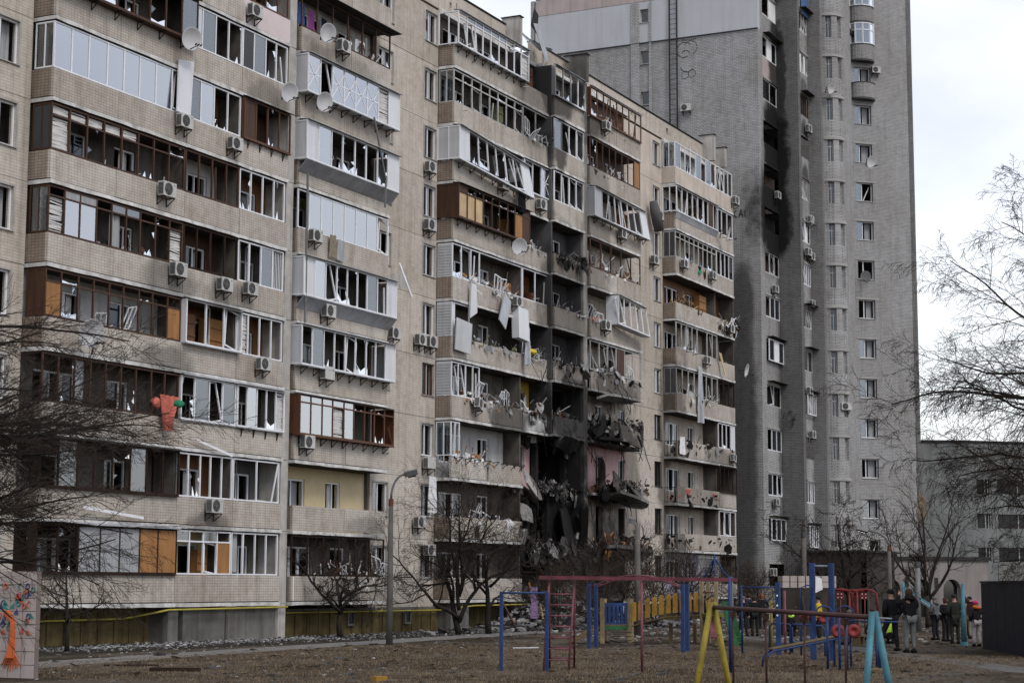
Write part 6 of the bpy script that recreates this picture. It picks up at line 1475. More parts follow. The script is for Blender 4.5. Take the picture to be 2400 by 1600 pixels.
lamp_post((56.9, 32.7, 0), 'concrete street lamp with a curved arm and grey head before the bare wall', 6.1, (.4415, -.897), .105, arm=.62)
lamp_post((72.7, 19.2, 0), 'slim lamp with a white head in front of the tower wing', 4.4, (-.4415, .897), .09, arm=1.1)
t = thing('concrete_post', (72.5, 29.8, 0), 'plain concrete post with a floodlight before the burnt section', 'post')
build('pole', MB().tube([(0, 0, 0), (0, 0, 4.6)], [.15, .11], 10), 'concrete_post', t, True); build('floodlight', MB().obox((-.1, .2, 4.75), (.16, 0, 0), (0, .1, .02), (0, -.02, .1)), 'lamp_grey', t); build('bracket', MB().bar((0, 0, 4.55), (-.08, .18, 4.7), .05), 'lamp_grey', t)
for x, y, h, lab in ((93.0, 29.0, 4.6, 'grey steel pole in front of the dark return wall of the tower'), (110.0, 20.5, 3.9, 'dark pole in front of the grey block'), (88.0, 21.9, 3.0, 'short dark pole behind the slim lamp')):
    t = thing('pole', (x, y, 0), lab, 'pole'); build('shaft', MB().tube([(0, 0, 0), (0, 0, h)], [.13, .12], 10), 'concrete_post' if x > 90 and x < 100 else 'lamp_grey', t, True); build('cap', MB().tube([(0, 0, h), (0, 0, h + .25)], [.15, .13], 10), 'dark_panel', t)

# ================================================================== mural booth, black booth, graffiti shed
booth = thing('mural_booth', (33, 30, 0), 'pale tiled booth wall painted with an orange tree and coloured leaves', 'booth', world=True)
bx = 32.75; yR, yL = 27.85, 31.5
build('wall', MB().box(bx + .02, bx + .16, yR, yL, 0, 2.35), 'booth_joint', booth)
rmb = random.Random(71)
for i in range(10):
    for j in range(8):
        w_, h_ = (yL - yR) / 10, 2.35 / 8
        build('tile', MB().box(bx + rmb.uniform(-.004, .004), bx + .03, yR + i * w_ + .008, yR + (i + 1) * w_ - .008, j * h_ + .008, (j + 1) * h_ - .008), 'booth_tile', booth)
mu = MB(); xm = bx - .012
mu.tube([(xm, 28.50, .45), (xm, 28.46, .9), (xm, 28.48, 1.25), (xm, 28.66, 1.45)], [.13, .07, .06, .09], 6)
for i in range(9): mu.tube([(xm, 28.49 + (i - 4) * .03, .5), (xm, 28.49 + (i - 4) * .075 + rmb.uniform(-.03, .03), .14 + .03 * abs(i - 4))], [.022, .008], 4)
build('painted_tree', mu, 'mural_orange', booth)
for i in range(58):
    m = rmb.choice(('mural_teal', 'mural_navy', 'mural_red', 'mural_orange', 'mural_teal')); y, z = rmb.uniform(27.93, 29.3), rmb.uniform(.95, 2.1); q = MB(); k = rmb.random()
    if k < .4: q.prism([(xm, y - .07, z - .05), (xm, y + .07, z - .04), (xm, y + rmb.uniform(-.05, .05), z + .08)], (.008, 0, 0))
    elif k < .75: q.tube([(xm, y + .05 * math.cos(a), z + .06 * math.sin(a)) for a in [j * .7 for j in range(10)]], .013, 4)
    else: q.tube([(xm, y, z), (xm, y + .04, z + .08), (xm, y - .02, z + .16)], .013, 4)
    build('painted_leaf', q, m, booth)
kb = thing('navy_booth', (62, 12.4, 0), 'plain navy blue sheet metal booth at the edge of the yard', 'booth', world=True)
ka, kc = Vector((65.0, 14.0, 0)), Vector((57.0, 10.8, 0)); kd = (kc - ka).normalized(); kn = Vector((kd.y, -kd.x, 0)); 
if kn.dot(Vector((.44, -.9, 0))) < 0: kn = -kn
for i in range(6):
    p, q_ = ka + (kc - ka) * (i / 6 + .002), ka + (kc - ka) * ((i + 1) / 6 - .002)
    build('metal_panel', MB().prism([(p.x, p.y, -.02), (q_.x, q_.y, -.02), (q_.x, q_.y, 2.22), (p.x, p.y, 2.22)], kn * .05), 'paint_navy', kb)
back = ka + Vector((3.4, -3.2, 0))
build('end_panel', MB().prism([(ka.x, ka.y, -.02), (back.x, back.y, -.02), (back.x, back.y, 2.22), (ka.x, ka.y, 2.22)], kd * .05), 'paint_navy', kb)
build('roof_edge', MB().prism([(*((ka - kn * .04)[:2]), 2.224), (*((kc - kn * .04)[:2]), 2.224), (*((kc + kn * 2.4)[:2]), 2.224), (*((ka + kn * 2.4)[:2]), 2.224)], (0, 0, .06)), 'paint_navy', kb)
sh = thing('graffiti_shed', (78, 24, 0), 'low brown shed with white tiles on top and black scrawls', 'shed', world=True)
sa, sb = Vector((77.0, 25.0, 0)), Vector((78.0, 22.9, 0)); sdv = (sb - sa).normalized(); sn = Vector((-sdv.y, sdv.x, 0))
build('wall', MB().prism([(*sa[:2], 0), (*sb[:2], 0), (*sb[:2], 2.0), (*sa[:2], 2.0)], sn * 1.6), 'annex_brown', sh)
for i in range(7):
    for j in range(2):
        p, q_ = sa + (sb - sa) * (i / 7 + .01) - sn * .03, sa + (sb - sa) * ((i + 1) / 7 - .01) - sn * .03
        build('tile', MB().prism([(*p[:2], 2.02 + j * .26), (*q_[:2], 2.02 + j * .26), (*q_[:2], 2.26 + j * .26), (*p[:2], 2.26 + j * .26)], sn * 1.6), 'booth_tile', sh)
gs = MB()
for i in range(9):
    p = sa + (sb - sa) * rmb.uniform(.15, .85) - sn * .012; gs.bar((p.x, p.y, rmb.uniform(.8, 1.3)), (p.x + sdv.x * rmb.uniform(-.5, .5), p.y + sdv.y * rmb.uniform(-.5, .5), rmb.uniform(1.2, 1.8)), .05, .01, ref=tuple(sn))
build('scrawl', gs, 'graffiti_black', sh)

# ================================================================== playground
def pg(name, loc, label, cat, group='playground and exercise frames'): return thing(name, loc, label, cat, group, world=True)
def rod(n, p, q_, r, m, par, k=8): return build(n, MB().tube([p, q_], r, k), m, par, True)
def post(n, x, y, h, w, m, par): return build(n, MB().box(x - w / 2, x + w / 2, y - w / 2, y + w / 2, 0, h), m, par)
# pull-up bar
t = pg('pull_up_bar', (41.7, 20.1, 0), 'blue pull-up bar with two plain posts, nearest the lamp', 'pull-up bar')
for x, y in ((41.38, 20.62), (41.96, 19.66)): post('post', x, y, 1.93, .07, 'paint_blue', t)
rod('crossbar', (41.38, 20.62, 1.9), (41.96, 19.66, 1.9), .025, 'paint_blue', t)
# long beam frame with the pink ladder
t = pg('ladder_frame', (43, 18, 0), 'maroon beam frame with a pink A-shaped ladder at one end', 'climbing frame')
bm = MB().bar((42.35, 20.05, 2.28), (43.75, 15.35, 2.24), .09, .12); build('beam', bm, 'paint_maroon', t)
A_, B_ = Vector((42.12, 19.82, 0)), Vector((42.35, 19.25, 0)); C_, D_ = Vector((43.5, 20.3, 0)), Vector((43.8, 19.75, 0)); TA, TB = Vector((42.5, 19.85, 2.22)), Vector((42.7, 19.25, 2.22))
for a, b_, nm in ((A_, TA, 'ladder_rail'), (B_, TB, 'ladder_rail'), (C_, TA, 'ladder_rail'), (D_, TB, 'ladder_rail')): rod(nm, a, b_, .028, 'paint_pink', t)
for i in range(7):
    q_ = (i + 1) / 8.3
    rod('rung', A_.lerp(TA, q_), B_.lerp(TB, q_), .016, 'paint_pink', t, 6); rod('rung', C_.lerp(TA, q_), D_.lerp(TB, q_), .016, 'paint_pink', t, 6)
rod('post', (43.08, 17.6, 0), (43.08, 17.6, 2.2), .035, 'paint_pink', t); rod('end_post', (43.69, 15.51, 0), (43.69, 15.51, 2.32), .055, 'paint_blue', t)
# monkey bars
t = pg('monkey_bars', (57, 23.4, 0), 'arched pink monkey bars on two pairs of blue posts', 'monkey bars')
L1, L2, R1, R2 = Vector((57.26, 25.28, 0)), Vector((58.04, 25.37, 0)), Vector((55.89, 21.43, 0)), Vector((57.0, 21.7, 0))
for p in (L1, L2, R1, R2): post('post', p.x, p.y, 2.15, .11, 'paint_blue', t)
arcs = []
for a, b_ in ((L1, R1), (L2, R2)):
    pts_ = [a.lerp(b_, i / 12) + Vector((0, 0, 2.0 + .42 * math.sin(math.pi * i / 12))) for i in range(13)]; arcs.append(pts_); build('arch_rail', MB().tube(pts_, .022, 8), 'paint_pink', t, True)
for i in range(1, 12): rod('rung', arcs[0][i], arcs[1][i], .014, 'paint_pink', t, 6)
# play house with the bridge
t = pg('play_structure', (63, 25, 0), 'wooden play structure with yellow bridge boards and blue roof rods', 'play structure')
for x, y, h in ((62.8, 27.2, 1.62), (63.8, 26.55, 1.62), (64.4, 27.8, 1.6), (65.3, 27.1, 1.6)): post('post', x, y, h, .12, 'paint_cream', t)
def wpanel(n, p, q_, z0, z1, m, th=.04): p, q_ = Vector(p), Vector(q_); d = (q_ - p).normalized(); return build(n, MB().prism([(p.x, p.y, z0), (q_.x, q_.y, z0), (q_.x, q_.y, z1), (p.x, p.y, z1)], Vector((-d.y, d.x, 0)) * th), m, t)
wpanel('platform_edge', (62.8, 27.2, 0), (63.8, 26.55, 0), .50, .62, 'paint_green'); build('platform', MB().prism([(62.8, 27.2, .625), (63.8, 26.55, .625), (65.3, 27.1, .625), (64.4, 27.8, .625)], (0, 0, .04)), 'deck_wood', t)
wpanel('blue_rail', (62.85, 27.17, 0), (63.76, 26.58, 0), .68, .76, 'paint_blue'); wpanel('blue_rail', (62.85, 27.17, 0), (63.76, 26.58, 0), 1.34, 1.46, 'paint_blue')
for i in range(6):
    a, b_ = i / 6 + .02, (i + 1) / 6 - .04; p, q_ = Vector((62.85, 27.17, 0)), Vector((63.76, 26.58, 0)); wpanel('blue_slat', p.lerp(q_, a), p.lerp(q_, b_), .762, 1.338, 'paint_blue')
for i in range(6):
    f0, f1 = i / 6, (i + 1) / 6 - .02; p, q_ = Vector((61.9, 27.95, .03)), Vector((62.85, 27.3, .6)); s_ = Vector((.5, .45, 0))
    a, b_ = p.lerp(q_, f0), p.lerp(q_, f1); build('ramp_plank', MB().prism([a, b_, b_ + s_, a + s_], (0, 0, .04)), 'deck_wood', t)
BA, BB = Vector((63.85, 26.5, .64)), Vector((64.1, 23.9, 1.05))
def bp(f): p = BA.lerp(BB, f); p.z += .16 * math.sin(math.pi * f) - .16 * f * (1 - f) ; return p
for i in range(16):
    a, b_ = bp(i / 16), bp((i + 1) / 16 - .008); build('bridge_plank', MB().prism([a, b_, b_ + Vector((.9, .1, 0)), a + Vector((.9, .1, 0))], (0, 0, -.05)), 'deck_wood', t)
build('bridge_rail', MB().tube([bp(i / 8) + Vector((-.02, 0, .12)) for i in range(9)], .02, 6), 'paint_blue', t, True); build('bridge_rail', MB().tube([bp(i / 8) + Vector((-.02, 0, .78)) for i in range(9)], .02, 6), 'paint_blue', t, True); build('bridge_rail', MB().tube([bp(i / 8) + Vector((.9, .1, .78)) for i in range(9)], .02, 6), 'paint_blue', t, True)
for i in range(10):
    a, b_ = bp(i / 10 + .012), bp(i / 10 + .078); o_ = Vector((-.06, 0, 0))
    build('bridge_board', MB().prism([a + o_ + Vector((0, 0, .10)), b_ + o_ + Vector((0, 0, .10)), b_ + o_ + Vector((0, 0, .78)), a.lerp(b_, .5) + o_ + Vector((0, 0, .82)), a + o_ + Vector((0, 0, .78))], (.03, 0, 0)), 'paint_amber', t)
for x, y, h in ((64.1, 23.85, 2.35), (63.3, 23.0, 2.4), (65.2, 24.0, 2.35), (64.6, 22.9, 2.4)): post('tower_post', x, y, h, .12, 'paint_cream', t)
build('tower_floor', MB().prism([(64.05, 23.85, .98), (63.25, 23.0, .98), (64.6, 22.85, .98), (65.2, 24.0, .98)], (0, 0, .12)), 'paint_lime', t)
ap = Vector((64.25, 23.4, 3.05))
for x, y, h in ((64.1, 23.85, 2.3), (63.3, 23.0, 2.3), (65.2, 24.0, 2.3), (64.6, 22.9, 2.3)):
    p = Vector((x, y, h)); build('roof_rod', MB().tube([p, p.lerp(ap, .45) + Vector((0, 0, -.06)), p.lerp(ap, .85) + Vector((0, 0, .04)), ap, ap + Vector((0, 0, .18))], .03, 6), 'paint_blue', t, True)
rod('red_bar', (64.0, 23.75, 1.85), (63.32, 23.05, 1.85), .022, 'paint_red', t)
for i in range(7):
    p = Vector((63.9, 23.6, 1.12)).lerp(Vector((63.35, 23.05, 1.12)), i / 6); rod('yellow_baluster', p, p + Vector((0, 0, .45 + .2 * i / 6)), .018, 'paint_amber', t, 6)
build('baluster_rail', MB().tube([(63.9, 23.6, 1.58), (63.6, 23.3, 1.72), (63.35, 23.05, 1.8)], .022, 6), 'paint_blue', t, True)
for k in (0, .5): build('stair_side', MB().prism([(63.45 + k, 22.85, 1.55), (63.45 + k, 22.7, 1.55), (62.9 + k, 22.0, .0), (62.9 + k, 22.3, .0)], (.04, .03, 0)), 'paint_green', t)
for i in range(5):
    f0 = i / 5; p = Vector((62.95, 22.2, .1)).lerp(Vector((63.45, 22.8, 1.05)), f0); build('stair_tread', MB().obox(p + Vector((.25, 0, 0)), (.24, 0, 0), (0, .09, 0), (0, 0, .02)), 'deck_wood', t)
for x, y in ((64.5, 25.2), (64.3, 24.5), (65.4, 24.6)): post('short_post', x, y, .72, .12, 'deck_wood', t)
build('slide_chute', MB().prism([(63.6, 23.4, .95), (63.9, 23.0, .95), (62.6, 22.6, .25), (62.4, 22.9, .25)], (0, 0, .07)), 'paint_maroon', t)
for z in (.1, .25, .4): rod('net_bar', (62.9, 26.9, z), (63.6, 26.4, z), .015, 'black_metal', t, 6)
# swing
t = pg('swing', (25.3, 8.2, 0), 'swing with a brown top tube between yellow and cyan A-frames', 'swing')
SA, SB = Vector((26.45, 9.67, 1.82)), Vector((24.07, 6.58, 1.74)); ax_ = (SB - SA).normalized(); pv = Vector((ax_.y, -ax_.x, 0)).normalized(); pv = pv if pv.dot(Vector((.44, -.9, 0))) > 0 else -pv
build('top_tube', MB().tube([SA + Vector((0, 0, -.04)), SB + Vector((0, 0, -.04))], .034, 10), 'paint_brown', t, True)
for P_, m, w0, w1 in ((SA, 'paint_yellow', .43, .40), (SB, 'paint_cyan', .24, .40)):
    for s_, w_ in ((-1, w0), (1, w1)):
        f_ = P_ + pv * (s_ * w_); f_.z = 0; rod('leg', f_, P_ + Vector((0, 0, .03)) + pv * (s_ * .02), .045, m, t, 10)
for i, f_ in enumerate((.14, .36, .60, .84)):
    p = SA.lerp(SB, f_) + Vector((0, 0, -.08)); build('hinge', MB().tube([p + Vector((0, 0, .0)), p + Vector((0, 0, -.09))], .05, 8), 'rusty_metal', t); rod('hanger', p, p + Vector((0, 0, -1.2)), .017, 'paint_brown', t)
for f0, f1 in ((.14, .36), (.60, .84)):
    p, q_ = SA.lerp(SB, f0) + Vector((0, 0, -1.3)), SA.lerp(SB, f1) + Vector((0, 0, -1.3)); build('seat', MB().bar(p, q_, .03, .3), 'deck_wood', t)
# exercise corner
t = pg('high_bar', (55.8, 18.8, 0), 'blue high bar on a thin and a thick post', 'high bar')
rod('post', (55.99, 19.5, 0), (55.99, 19.5, 2.1), .035, 'paint_blue', t); post('post', 55.57, 18.18, 2.2, .13, 'paint_blue', t); rod('crossbar', (55.99, 19.5, 2.05), (55.57, 18.18, 2.05), .022, 'paint_blue', t)
for z in (1.2, 1.5, 1.8): build('bolt', MB().lathe([(0, 0), (.03, .0), (.03, .02), (0, .02)], (55.5, 18.18, z), (-1, 0, 0), 8), 'pvc', t)
t = pg('rung_post', (57.5, 18.9, 0), 'yellow post with short rungs beside a pink post', 'rung post')
rod('yellow_post', (57.54, 19.05, 0), (57.54, 19.05, 1.62), .04, 'paint_yellow', t); rod('pink_post', (56.73, 18.34, 0), (56.73, 18.34, 1.95), .04, 'paint_pink', t); rod('rung', (57.54, 19.05, 1.55), (57.2, 18.75, 1.55), .02, 'paint_yellow', t); rod('rung', (57.54, 19.05, .3), (57.54, 19.05, .32), .03, 'paint_yellow', t)
t = pg('pull_down_gate', (52, 15.7, 0), 'tall blue steel gate with curved handles and red weight discs', 'exercise gate')
for x, y in ((51.9, 15.95), (52.1, 15.45)): post('post', x, y, 2.75, .14, 'paint_blue', t)
rod('crossbar', (51.9, 15.95, 2.66), (52.1, 15.45, 2.66), .03, 'paint_steel', t)
for x, y, s_ in ((51.9, 15.95, 1), (52.0, 15.7, -1)): build('handle', MB().tube([(x, y, 2.1), (x - .1, y + .12, 2.12), (x - .2, y + .28, 2.05), (x - .22, y + .3, 1.1)], .022, 8), 'paint_blue', t, True)
def disc(x, y, z, par, r=.16): return build('weight_disc', MB().lathe([(0, 0), (r, 0), (r, .05), (r * .4, .055), (r * .35, .03), (0, .03)], (x, y, z), (-.9, -.43, 0), 20), 'paint_red', par, True)
for x, y, z in ((51.7, 16.15, 1.25), (51.8, 15.6, 1.2)): disc(x, y, z, t)
pn = one('paper_notice', MB().prism([(51.85, 15.85, 1.9), (51.93, 15.66, 2.0), (51.93, 15.68, 2.3), (51.86, 15.84, 2.38)], (.006, .003, 0)), 'white_cloth', 'torn white notice caught between the tall blue posts', 'paper')
t = pg('bench_press', (47, 14.2, 0), 'sloping blue exercise bench with a padded board and tube legs', 'exercise bench')
BP, BQ = Vector((46.9, 15.55, .42)), Vector((48.3, 13.6, .86))
for i in range(2): p, q_ = BP + Vector((.12, .09, 0)) * (i * 2 - 1), BQ + Vector((.12, .09, 0)) * (i * 2 - 1); build('bench_rail', MB().tube([(p.x - .12, p.y + .16, 0), (p.x - .1, p.y + .12, .3), p, q_], .028, 8), 'paint_blue', t, True)
for i in range(3):
    o_ = Vector((.1, .075, 0)) * (i - 1); build('bench_board', MB().prism([BP + o_ * 1.2 + Vector((.0, .0, .04)), BQ + o_ * 1.2 + Vector((0, 0, .04)), BQ + o_ * 1.2 + Vector((.1, .07, .04)), BP + o_ * 1.2 + Vector((.1, .07, .04))], (0, 0, .03)), 'deck_wood', t)
for dx, dy in ((0, 0), (.25, .2), (-.15, .4)): rod('leg', (48.2 + dx, 13.8 + dy, 0), (48.2 + dx, 13.8 + dy, .9), .03, 'paint_blue', t)
t = pg('dip_station', (46.3, 13, 0), 'blue dip station with low hoops, red discs and a long grey bar', 'dip station')
for x, y, h in ((46.6, 13.95, 1.35), (46.3, 13.55, 1.42), (46.25, 13.35, 1.42), (47.6, 12.95, .95), (46.3, 12.75, 1.3), (46.2, 12.5, 1.3)): rod('post', (x, y, 0), (x, y, h), .035, 'paint_blue', t)
rod('long_bar', (46.6, 14.0, 1.38), (46.1, 12.15, 1.30), .022, 'paint_steel', t); rod('side_bar', (47.9, 13.9, 1.2), (47.3, 12.3, 1.2), .02, 'paint_blue', t)
for x, y in ((47.2, 13.85), (47.6, 13.55)): disc(x, y, .95, t, .18)
for x, y in ((49.0, 14.75), (49.3, 14.25)):
    build('hoop', MB().tube([(x + .05 * math.cos(a), y + .22 * math.cos(a) * -1, 1.35 + .22 * math.sin(a)) for a in [math.pi * j / 10 for j in range(11)]], .02, 6), 'paint_blue', t, True)
t = pg('step_frame', (56, 17, 0), 'low blue bent-tube step frames behind the bench', 'step frame')
for x, y in ((57.0, 18.2), (56.0, 17.2), (55.2, 16.6)):
    build('hoop', MB().tube([(x, y, 0), (x, y, .78), (x + .03, y + .1, .9), (x + .3, y + .75, .92), (x + .33, y + .85, .8), (x + .33, y + .85, 0)], .032, 8), 'paint_blue', t, True)
t = pg('air_walker', (70.5, 20.1, 0), 'red exercise walker with two rounded hoops and drilled plates', 'exercise machine')
for dy in (0, -.95):
    build('hoop', MB().tube([(70.5, 20.75 + dy + .45 * -math.cos(a) * 1.05 - .2, 1.75 + .22 * math.sin(a)) if 0 < j < 10 else (70.5, 20.75 + dy + .45 * -math.cos(a) * 1.15 - .2, .9) for j, a in [(j, math.pi * j / 10) for j in range(11)]], .045, 8), 'paint_red', t, True)
    pl = build('drilled_plate', MB().box(70.46, 70.5, 20.42 + dy, 20.72 + dy, 1.6, 1.86), 'paint_red', t)
    for a, b_ in ((.08, .06), (.22, .06), (.08, .2), (.22, .2)): build('bolt', MB().lathe([(0, 0), (.022, 0), (.022, .012), (0, .012)], (70.46, 20.42 + dy + a, 1.6 + b_), (-1, 0, 0), 8), 'pvc', t)
rod('top_tube', (70.5, 20.55, 1.93), (70.5, 19.6, 1.93), .045, 'paint_red', t)
for y in (20.2, 19.9): rod('column', (70.5, y, 0), (70.5, y, 1.9), .04, 'paint_red', t)
for y in (20.55, 19.6): build('pedal', MB().obox((70.4, y, .22), (.16, 0, 0), (0, .09, 0), (0, 0, .03)), 'dark_panel', t); rod('swing_arm', (70.5, y, 1.85), (70.4, y, .22), .025, 'paint_red', t)
t = pg('cyan_post', (66, 14.6, 0), 'pale cyan post standing among the people by the navy booth', 'post'); build('shaft', MB().tube([(68.0, 15.3, 0), (68.0, 15.3, 2.2)], [.11, .06], 8), 'paint_cyan', t, True); build('base', MB().lathe([(.16, 0), (.14, .12), (.11, .13)], (68, 15.3, 0), (0, 0, 1), 10), 'paint_cyan', t)
t = pg('slide', (88, 20.7, 0), 'distant grey and cyan slide behind the two men in black', 'slide')
build('chute', MB().prism([(88, 22.6, 1.9), (88.5, 22.6, 1.9), (88.3, 20.2, .3), (87.8, 20.2, .3)], (0, 0, .1)), 'paint_steel', t); rod('rail', (88, 22.6, 2.1), (87.8, 20.2, .5), .04, 'paint_cyan', t)
for y in (22.6, 22.0): rod('leg', (88, y, 0), (88, y, 2.3), .05, 'paint_cyan', t)

# ================================================================== people
def skin_obj(name, verts, edges, mat, par, root=0, sub=1):
    me = bpy.data.meshes.new(name)
    me.from_pydata([v[0] for v in verts], edges, [])
    me.materials.append(MATS[mat])
    o = bpy.data.objects.new(name, me); COL.objects.link(o); o.parent = par
    md = o.modifiers.new('skin', 'SKIN'); md.use_smooth_shade = True
    if not me.skin_vertices: me.attributes.new('skin', 'FLOAT_VECTOR', 'POINT')
    sv = me.skin_vertices[0].data
    for i, v in enumerate(verts):
        r = v[1] if isinstance(v[1], tuple) else (v[1], v[1])
        sv[i].radius = r; sv[i].use_root = (i == root)
    s = o.modifiers.new('sub', 'SUBSURF'); s.levels = sub; s.render_levels = sub
    return o

def person(loc, face, label, H=1.76, jacket='cloth_black', trousers='cloth_dark', hat='hat_black', hair=None, arms='down', stance='stand', long_coat=False, hood=None, shoes='shoe', vest=None, lean=0.0, group='onlookers by the tower'):
    t = thing('person', loc, label, 'person', group, rotz=face)
    k = H / 1.76
    pelvis = Vector((0, 0, .95)); hipw = .095
    hipL, hipR = Vector((-hipw, 0, .92)), Vector((hipw, 0, .92)); kneeL, kneeR = Vector((-.105, .03, .50)), Vector((.105, .03, .50)); ankL, ankR = Vector((-.11, -.02, .09)), Vector((.11, -.02, .09))
    up_ = 0.0
    if stance == 'stride': kneeL, ankL, kneeR, ankR = Vector((-.16, .12, .5)), Vector((-.26, -.02, .10)), Vector((.13, -.02, .5)), Vector((.16, .02, .09))
    if stance == 'wide': kneeL, ankL, kneeR, ankR = Vector((-.22, .1, .52)), Vector((-.40, .05, .10)), Vector((.14, .03, .5)), Vector((.17, -.02, .09))
    if stance == 'sit':
        up_ = -.45; kneeL, kneeR, ankL, ankR = Vector((-.13, .38, .50)), Vector((.13, .38, .50)), Vector((-.12, .34, .09)), Vector((.12, .34, .09))
    if stance == 'crouch':
        up_ = -.58; kneeL, kneeR, ankL, ankR = Vector((-.16, .36, .50)), Vector((.16, .32, .42)), Vector((-.12, .06, .09)), Vector((.12, .04, .09))
    U = Vector((0, 0, up_)); pelvis += U; hipL += U; hipR += U
    ln = Vector((0, lean, 0))
    sp, ch, nk, hb, hm, ht = [Vector(p) + U + ln * w for p, w in (((0, .01, 1.14), .3), ((0, .0, 1.34), .7), ((0, .0, 1.47), 1), ((0, .02, 1.54), 1.05), ((0, .035, 1.63), 1.1), ((0, .025, 1.72), 1.1))]
    shL, shR = Vector((-.185, -.005, 1.405)) + U + ln * .8, Vector((.185, -.005, 1.405)) + U + ln * .8
    if arms == 'down': eL, wL, eR, wR = Vector((-.25, -.04, 1.13)), Vector((-.245, .05, .89)), Vector((.25, -.04, 1.13)), Vector((.245, .05, .89))
    elif arms == 'pocket': eL, wL, eR, wR = Vector((-.30, -.10, 1.13)), Vector((-.19, .08, .97)), Vector((.30, -.10, 1.13)), Vector((.19, .08, .97))
    elif arms == 'phone': eL, wL, eR, wR = Vector((-.33, .10, 1.30)), Vector((-.19, .24, 1.56)), Vector((.30, .12, 1.22)), Vector((.10, .30, 1.42))
    elif arms == 'front': eL, wL, eR, wR = Vector((-.27, .02, 1.13)), Vector((-.10, .24, 1.10)), Vector((.27, .02, 1.13)), Vector((.10, .24, 1.12))
    eL, wL, eR, wR = [p + U + ln * .6 for p in (eL, wL, eR, wR)]
    S = lambda v: tuple(v * k)
    V = [(S(pelvis), (.135 * k, .11 * k)), (S(sp), (.125 * k, .10 * k)), (S(ch), (.155 * k, .11 * k)), (S(nk), .062 * k), (S(hb), .068 * k), (S(hm), (.080 * k, .098 * k)), (S(ht), (.055 * k, .065 * k)),
         (S(shL), .062 * k), (S(eL), .045 * k), (S(wL), .032 * k), (S(shR), .062 * k), (S(eR), .045 * k), (S(wR), .032 * k),
         (S(hipL), .09 * k), (S(kneeL), .058 * k), (S(ankL), .04 * k), (S(hipR), .09 * k), (S(kneeR), .058 * k), (S(ankR), .04 * k)]
    Ed = [(0, 1), (1, 2), (2, 3), (3, 4), (4, 5), (5, 6), (2, 7), (7, 8), (8, 9), (2, 10), (10, 11), (11, 12), (0, 13), (13, 14), (14, 15), (0, 16), (16, 17), (17, 18)]
    skin_obj('body', V, Ed, 'skin', t)
    J = [(S(pelvis + Vector((0, 0, -.06))), (.185 * k, .15 * k)), (S(sp), (.185 * k, .145 * k)), (S(ch), (.20 * k, .145 * k)), (S(nk + Vector((0, 0, -.01))), .085 * k), (S(shL), .088 * k), (S(eL), .068 * k), (S(wL), .054 * k), (S(shR), .088 * k), (S(eR), .068 * k), (S(wR), .054 * k)]
    je = [(0, 1), (1, 2), (2, 3), (2, 4), (4, 5), (5, 6), (2, 7), (7, 8), (8, 9)]
    if long_coat: J.append((S(pelvis + Vector((0, 0, -.38))), (.20 * k, .17 * k))); je.append((0, 10))
    skin_obj('jacket', J, je, vest or jacket, t, 1)
    Tn = [(S(pelvis), (.16 * k, .125 * k)), (S(hipL), .108 * k), (S(kneeL), .082 * k), (S(ankL), .062 * k), (S(hipR), .108 * k), (S(kneeR), .082 * k), (S(ankR), .062 * k)]
    skin_obj('trousers', Tn, [(0, 1), (1, 2), (2, 3), (0, 4), (4, 5), (5, 6)], trousers, t)
    for a in (ankL, ankR):
        m = MB(); m.tube([S(Vector((a.x, a.y - .07, .05))), S(Vector((a.x, a.y + .0, .065))), S(Vector((a.x, a.y + .12, .045))), S(Vector((a.x, a.y + .19, .03)))], [.05 * k, .056 * k, .05 * k, .028 * k], 8); build('shoe', m, shoes, t, True)
    for w_, e_, sx in ((wL, eL, -1), (wR, eR, 1)):
        if arms == 'pocket': continue
        d = (w_ - e_).normalized(); a = d.orthogonal().normalized(); b = d.cross(a); m = MB(); c = w_ + d * .05
        m.tube([S(w_), S(w_ + d * .04), S(w_ + d * .09)], [.03 * k, .042 * k, .036 * k], 8)
        for i, l in enumerate((.068, .08, .074, .056)):
            o_ = a * ((i - 1.5) * .021); p = w_ + d * .085 + o_; m.tube([S(p), S(p + d * l * .55 + b * .008), S(p + d * l * .85 + b * .03)], [.0105 * k, .0095 * k, .007 * k], 5)
        p = w_ + d * .035 + a * .036; m.tube([S(p), S(p + d * .035 + a * .022 + b * .01), S(p + d * .065 + a * .022 + b * .02)], [.012 * k, .011 * k, .008 * k], 5)
        build('hand', m, 'skin', t, True)
    hc = hm
    for sx in (-1, 1): build('ear', MB().tube([S(hc + Vector((sx * .078, -.01, -.03))), S(hc + Vector((sx * .09, -.015, .01))), S(hc + Vector((sx * .082, -.015, .035)))], [.012 * k, .016 * k, .008 * k], 6), 'skin', t, True)
    build('nose', MB().tube([S(hc + Vector((0, .09, .02))), S(hc + Vector((0, .118, -.022)))], [.008 * k, .017 * k], 6), 'skin', t, True)
    for sx in (-1, 1): build('eye', MB().tube([S(hc + Vector((sx * .033, .085, .012))), S(hc + Vector((sx * .033, .094, .012)))], .010 * k, 6), 'hat_black', t, True)
    build('mouth', MB().tube([S(hc + Vector((-.024, .09, -.055))), S(hc + Vector((0, .099, -.055))), S(hc + Vector((.024, .09, -.055)))], .005 * k, 5), 'mural_red', t, True)
    tp = S(hc + Vector((0, -.012, .0)))
    if hat: 
        m = MB().lathe([(.098 * k, -.005 * k), (.107 * k, .01 * k), (.105 * k, .05 * k), (.085 * k, .095 * k), (.04 * k, .118 * k), (.0, .122 * k)], tp, (0, -.12, 1), 14); build('hat', m, hat, t, True)
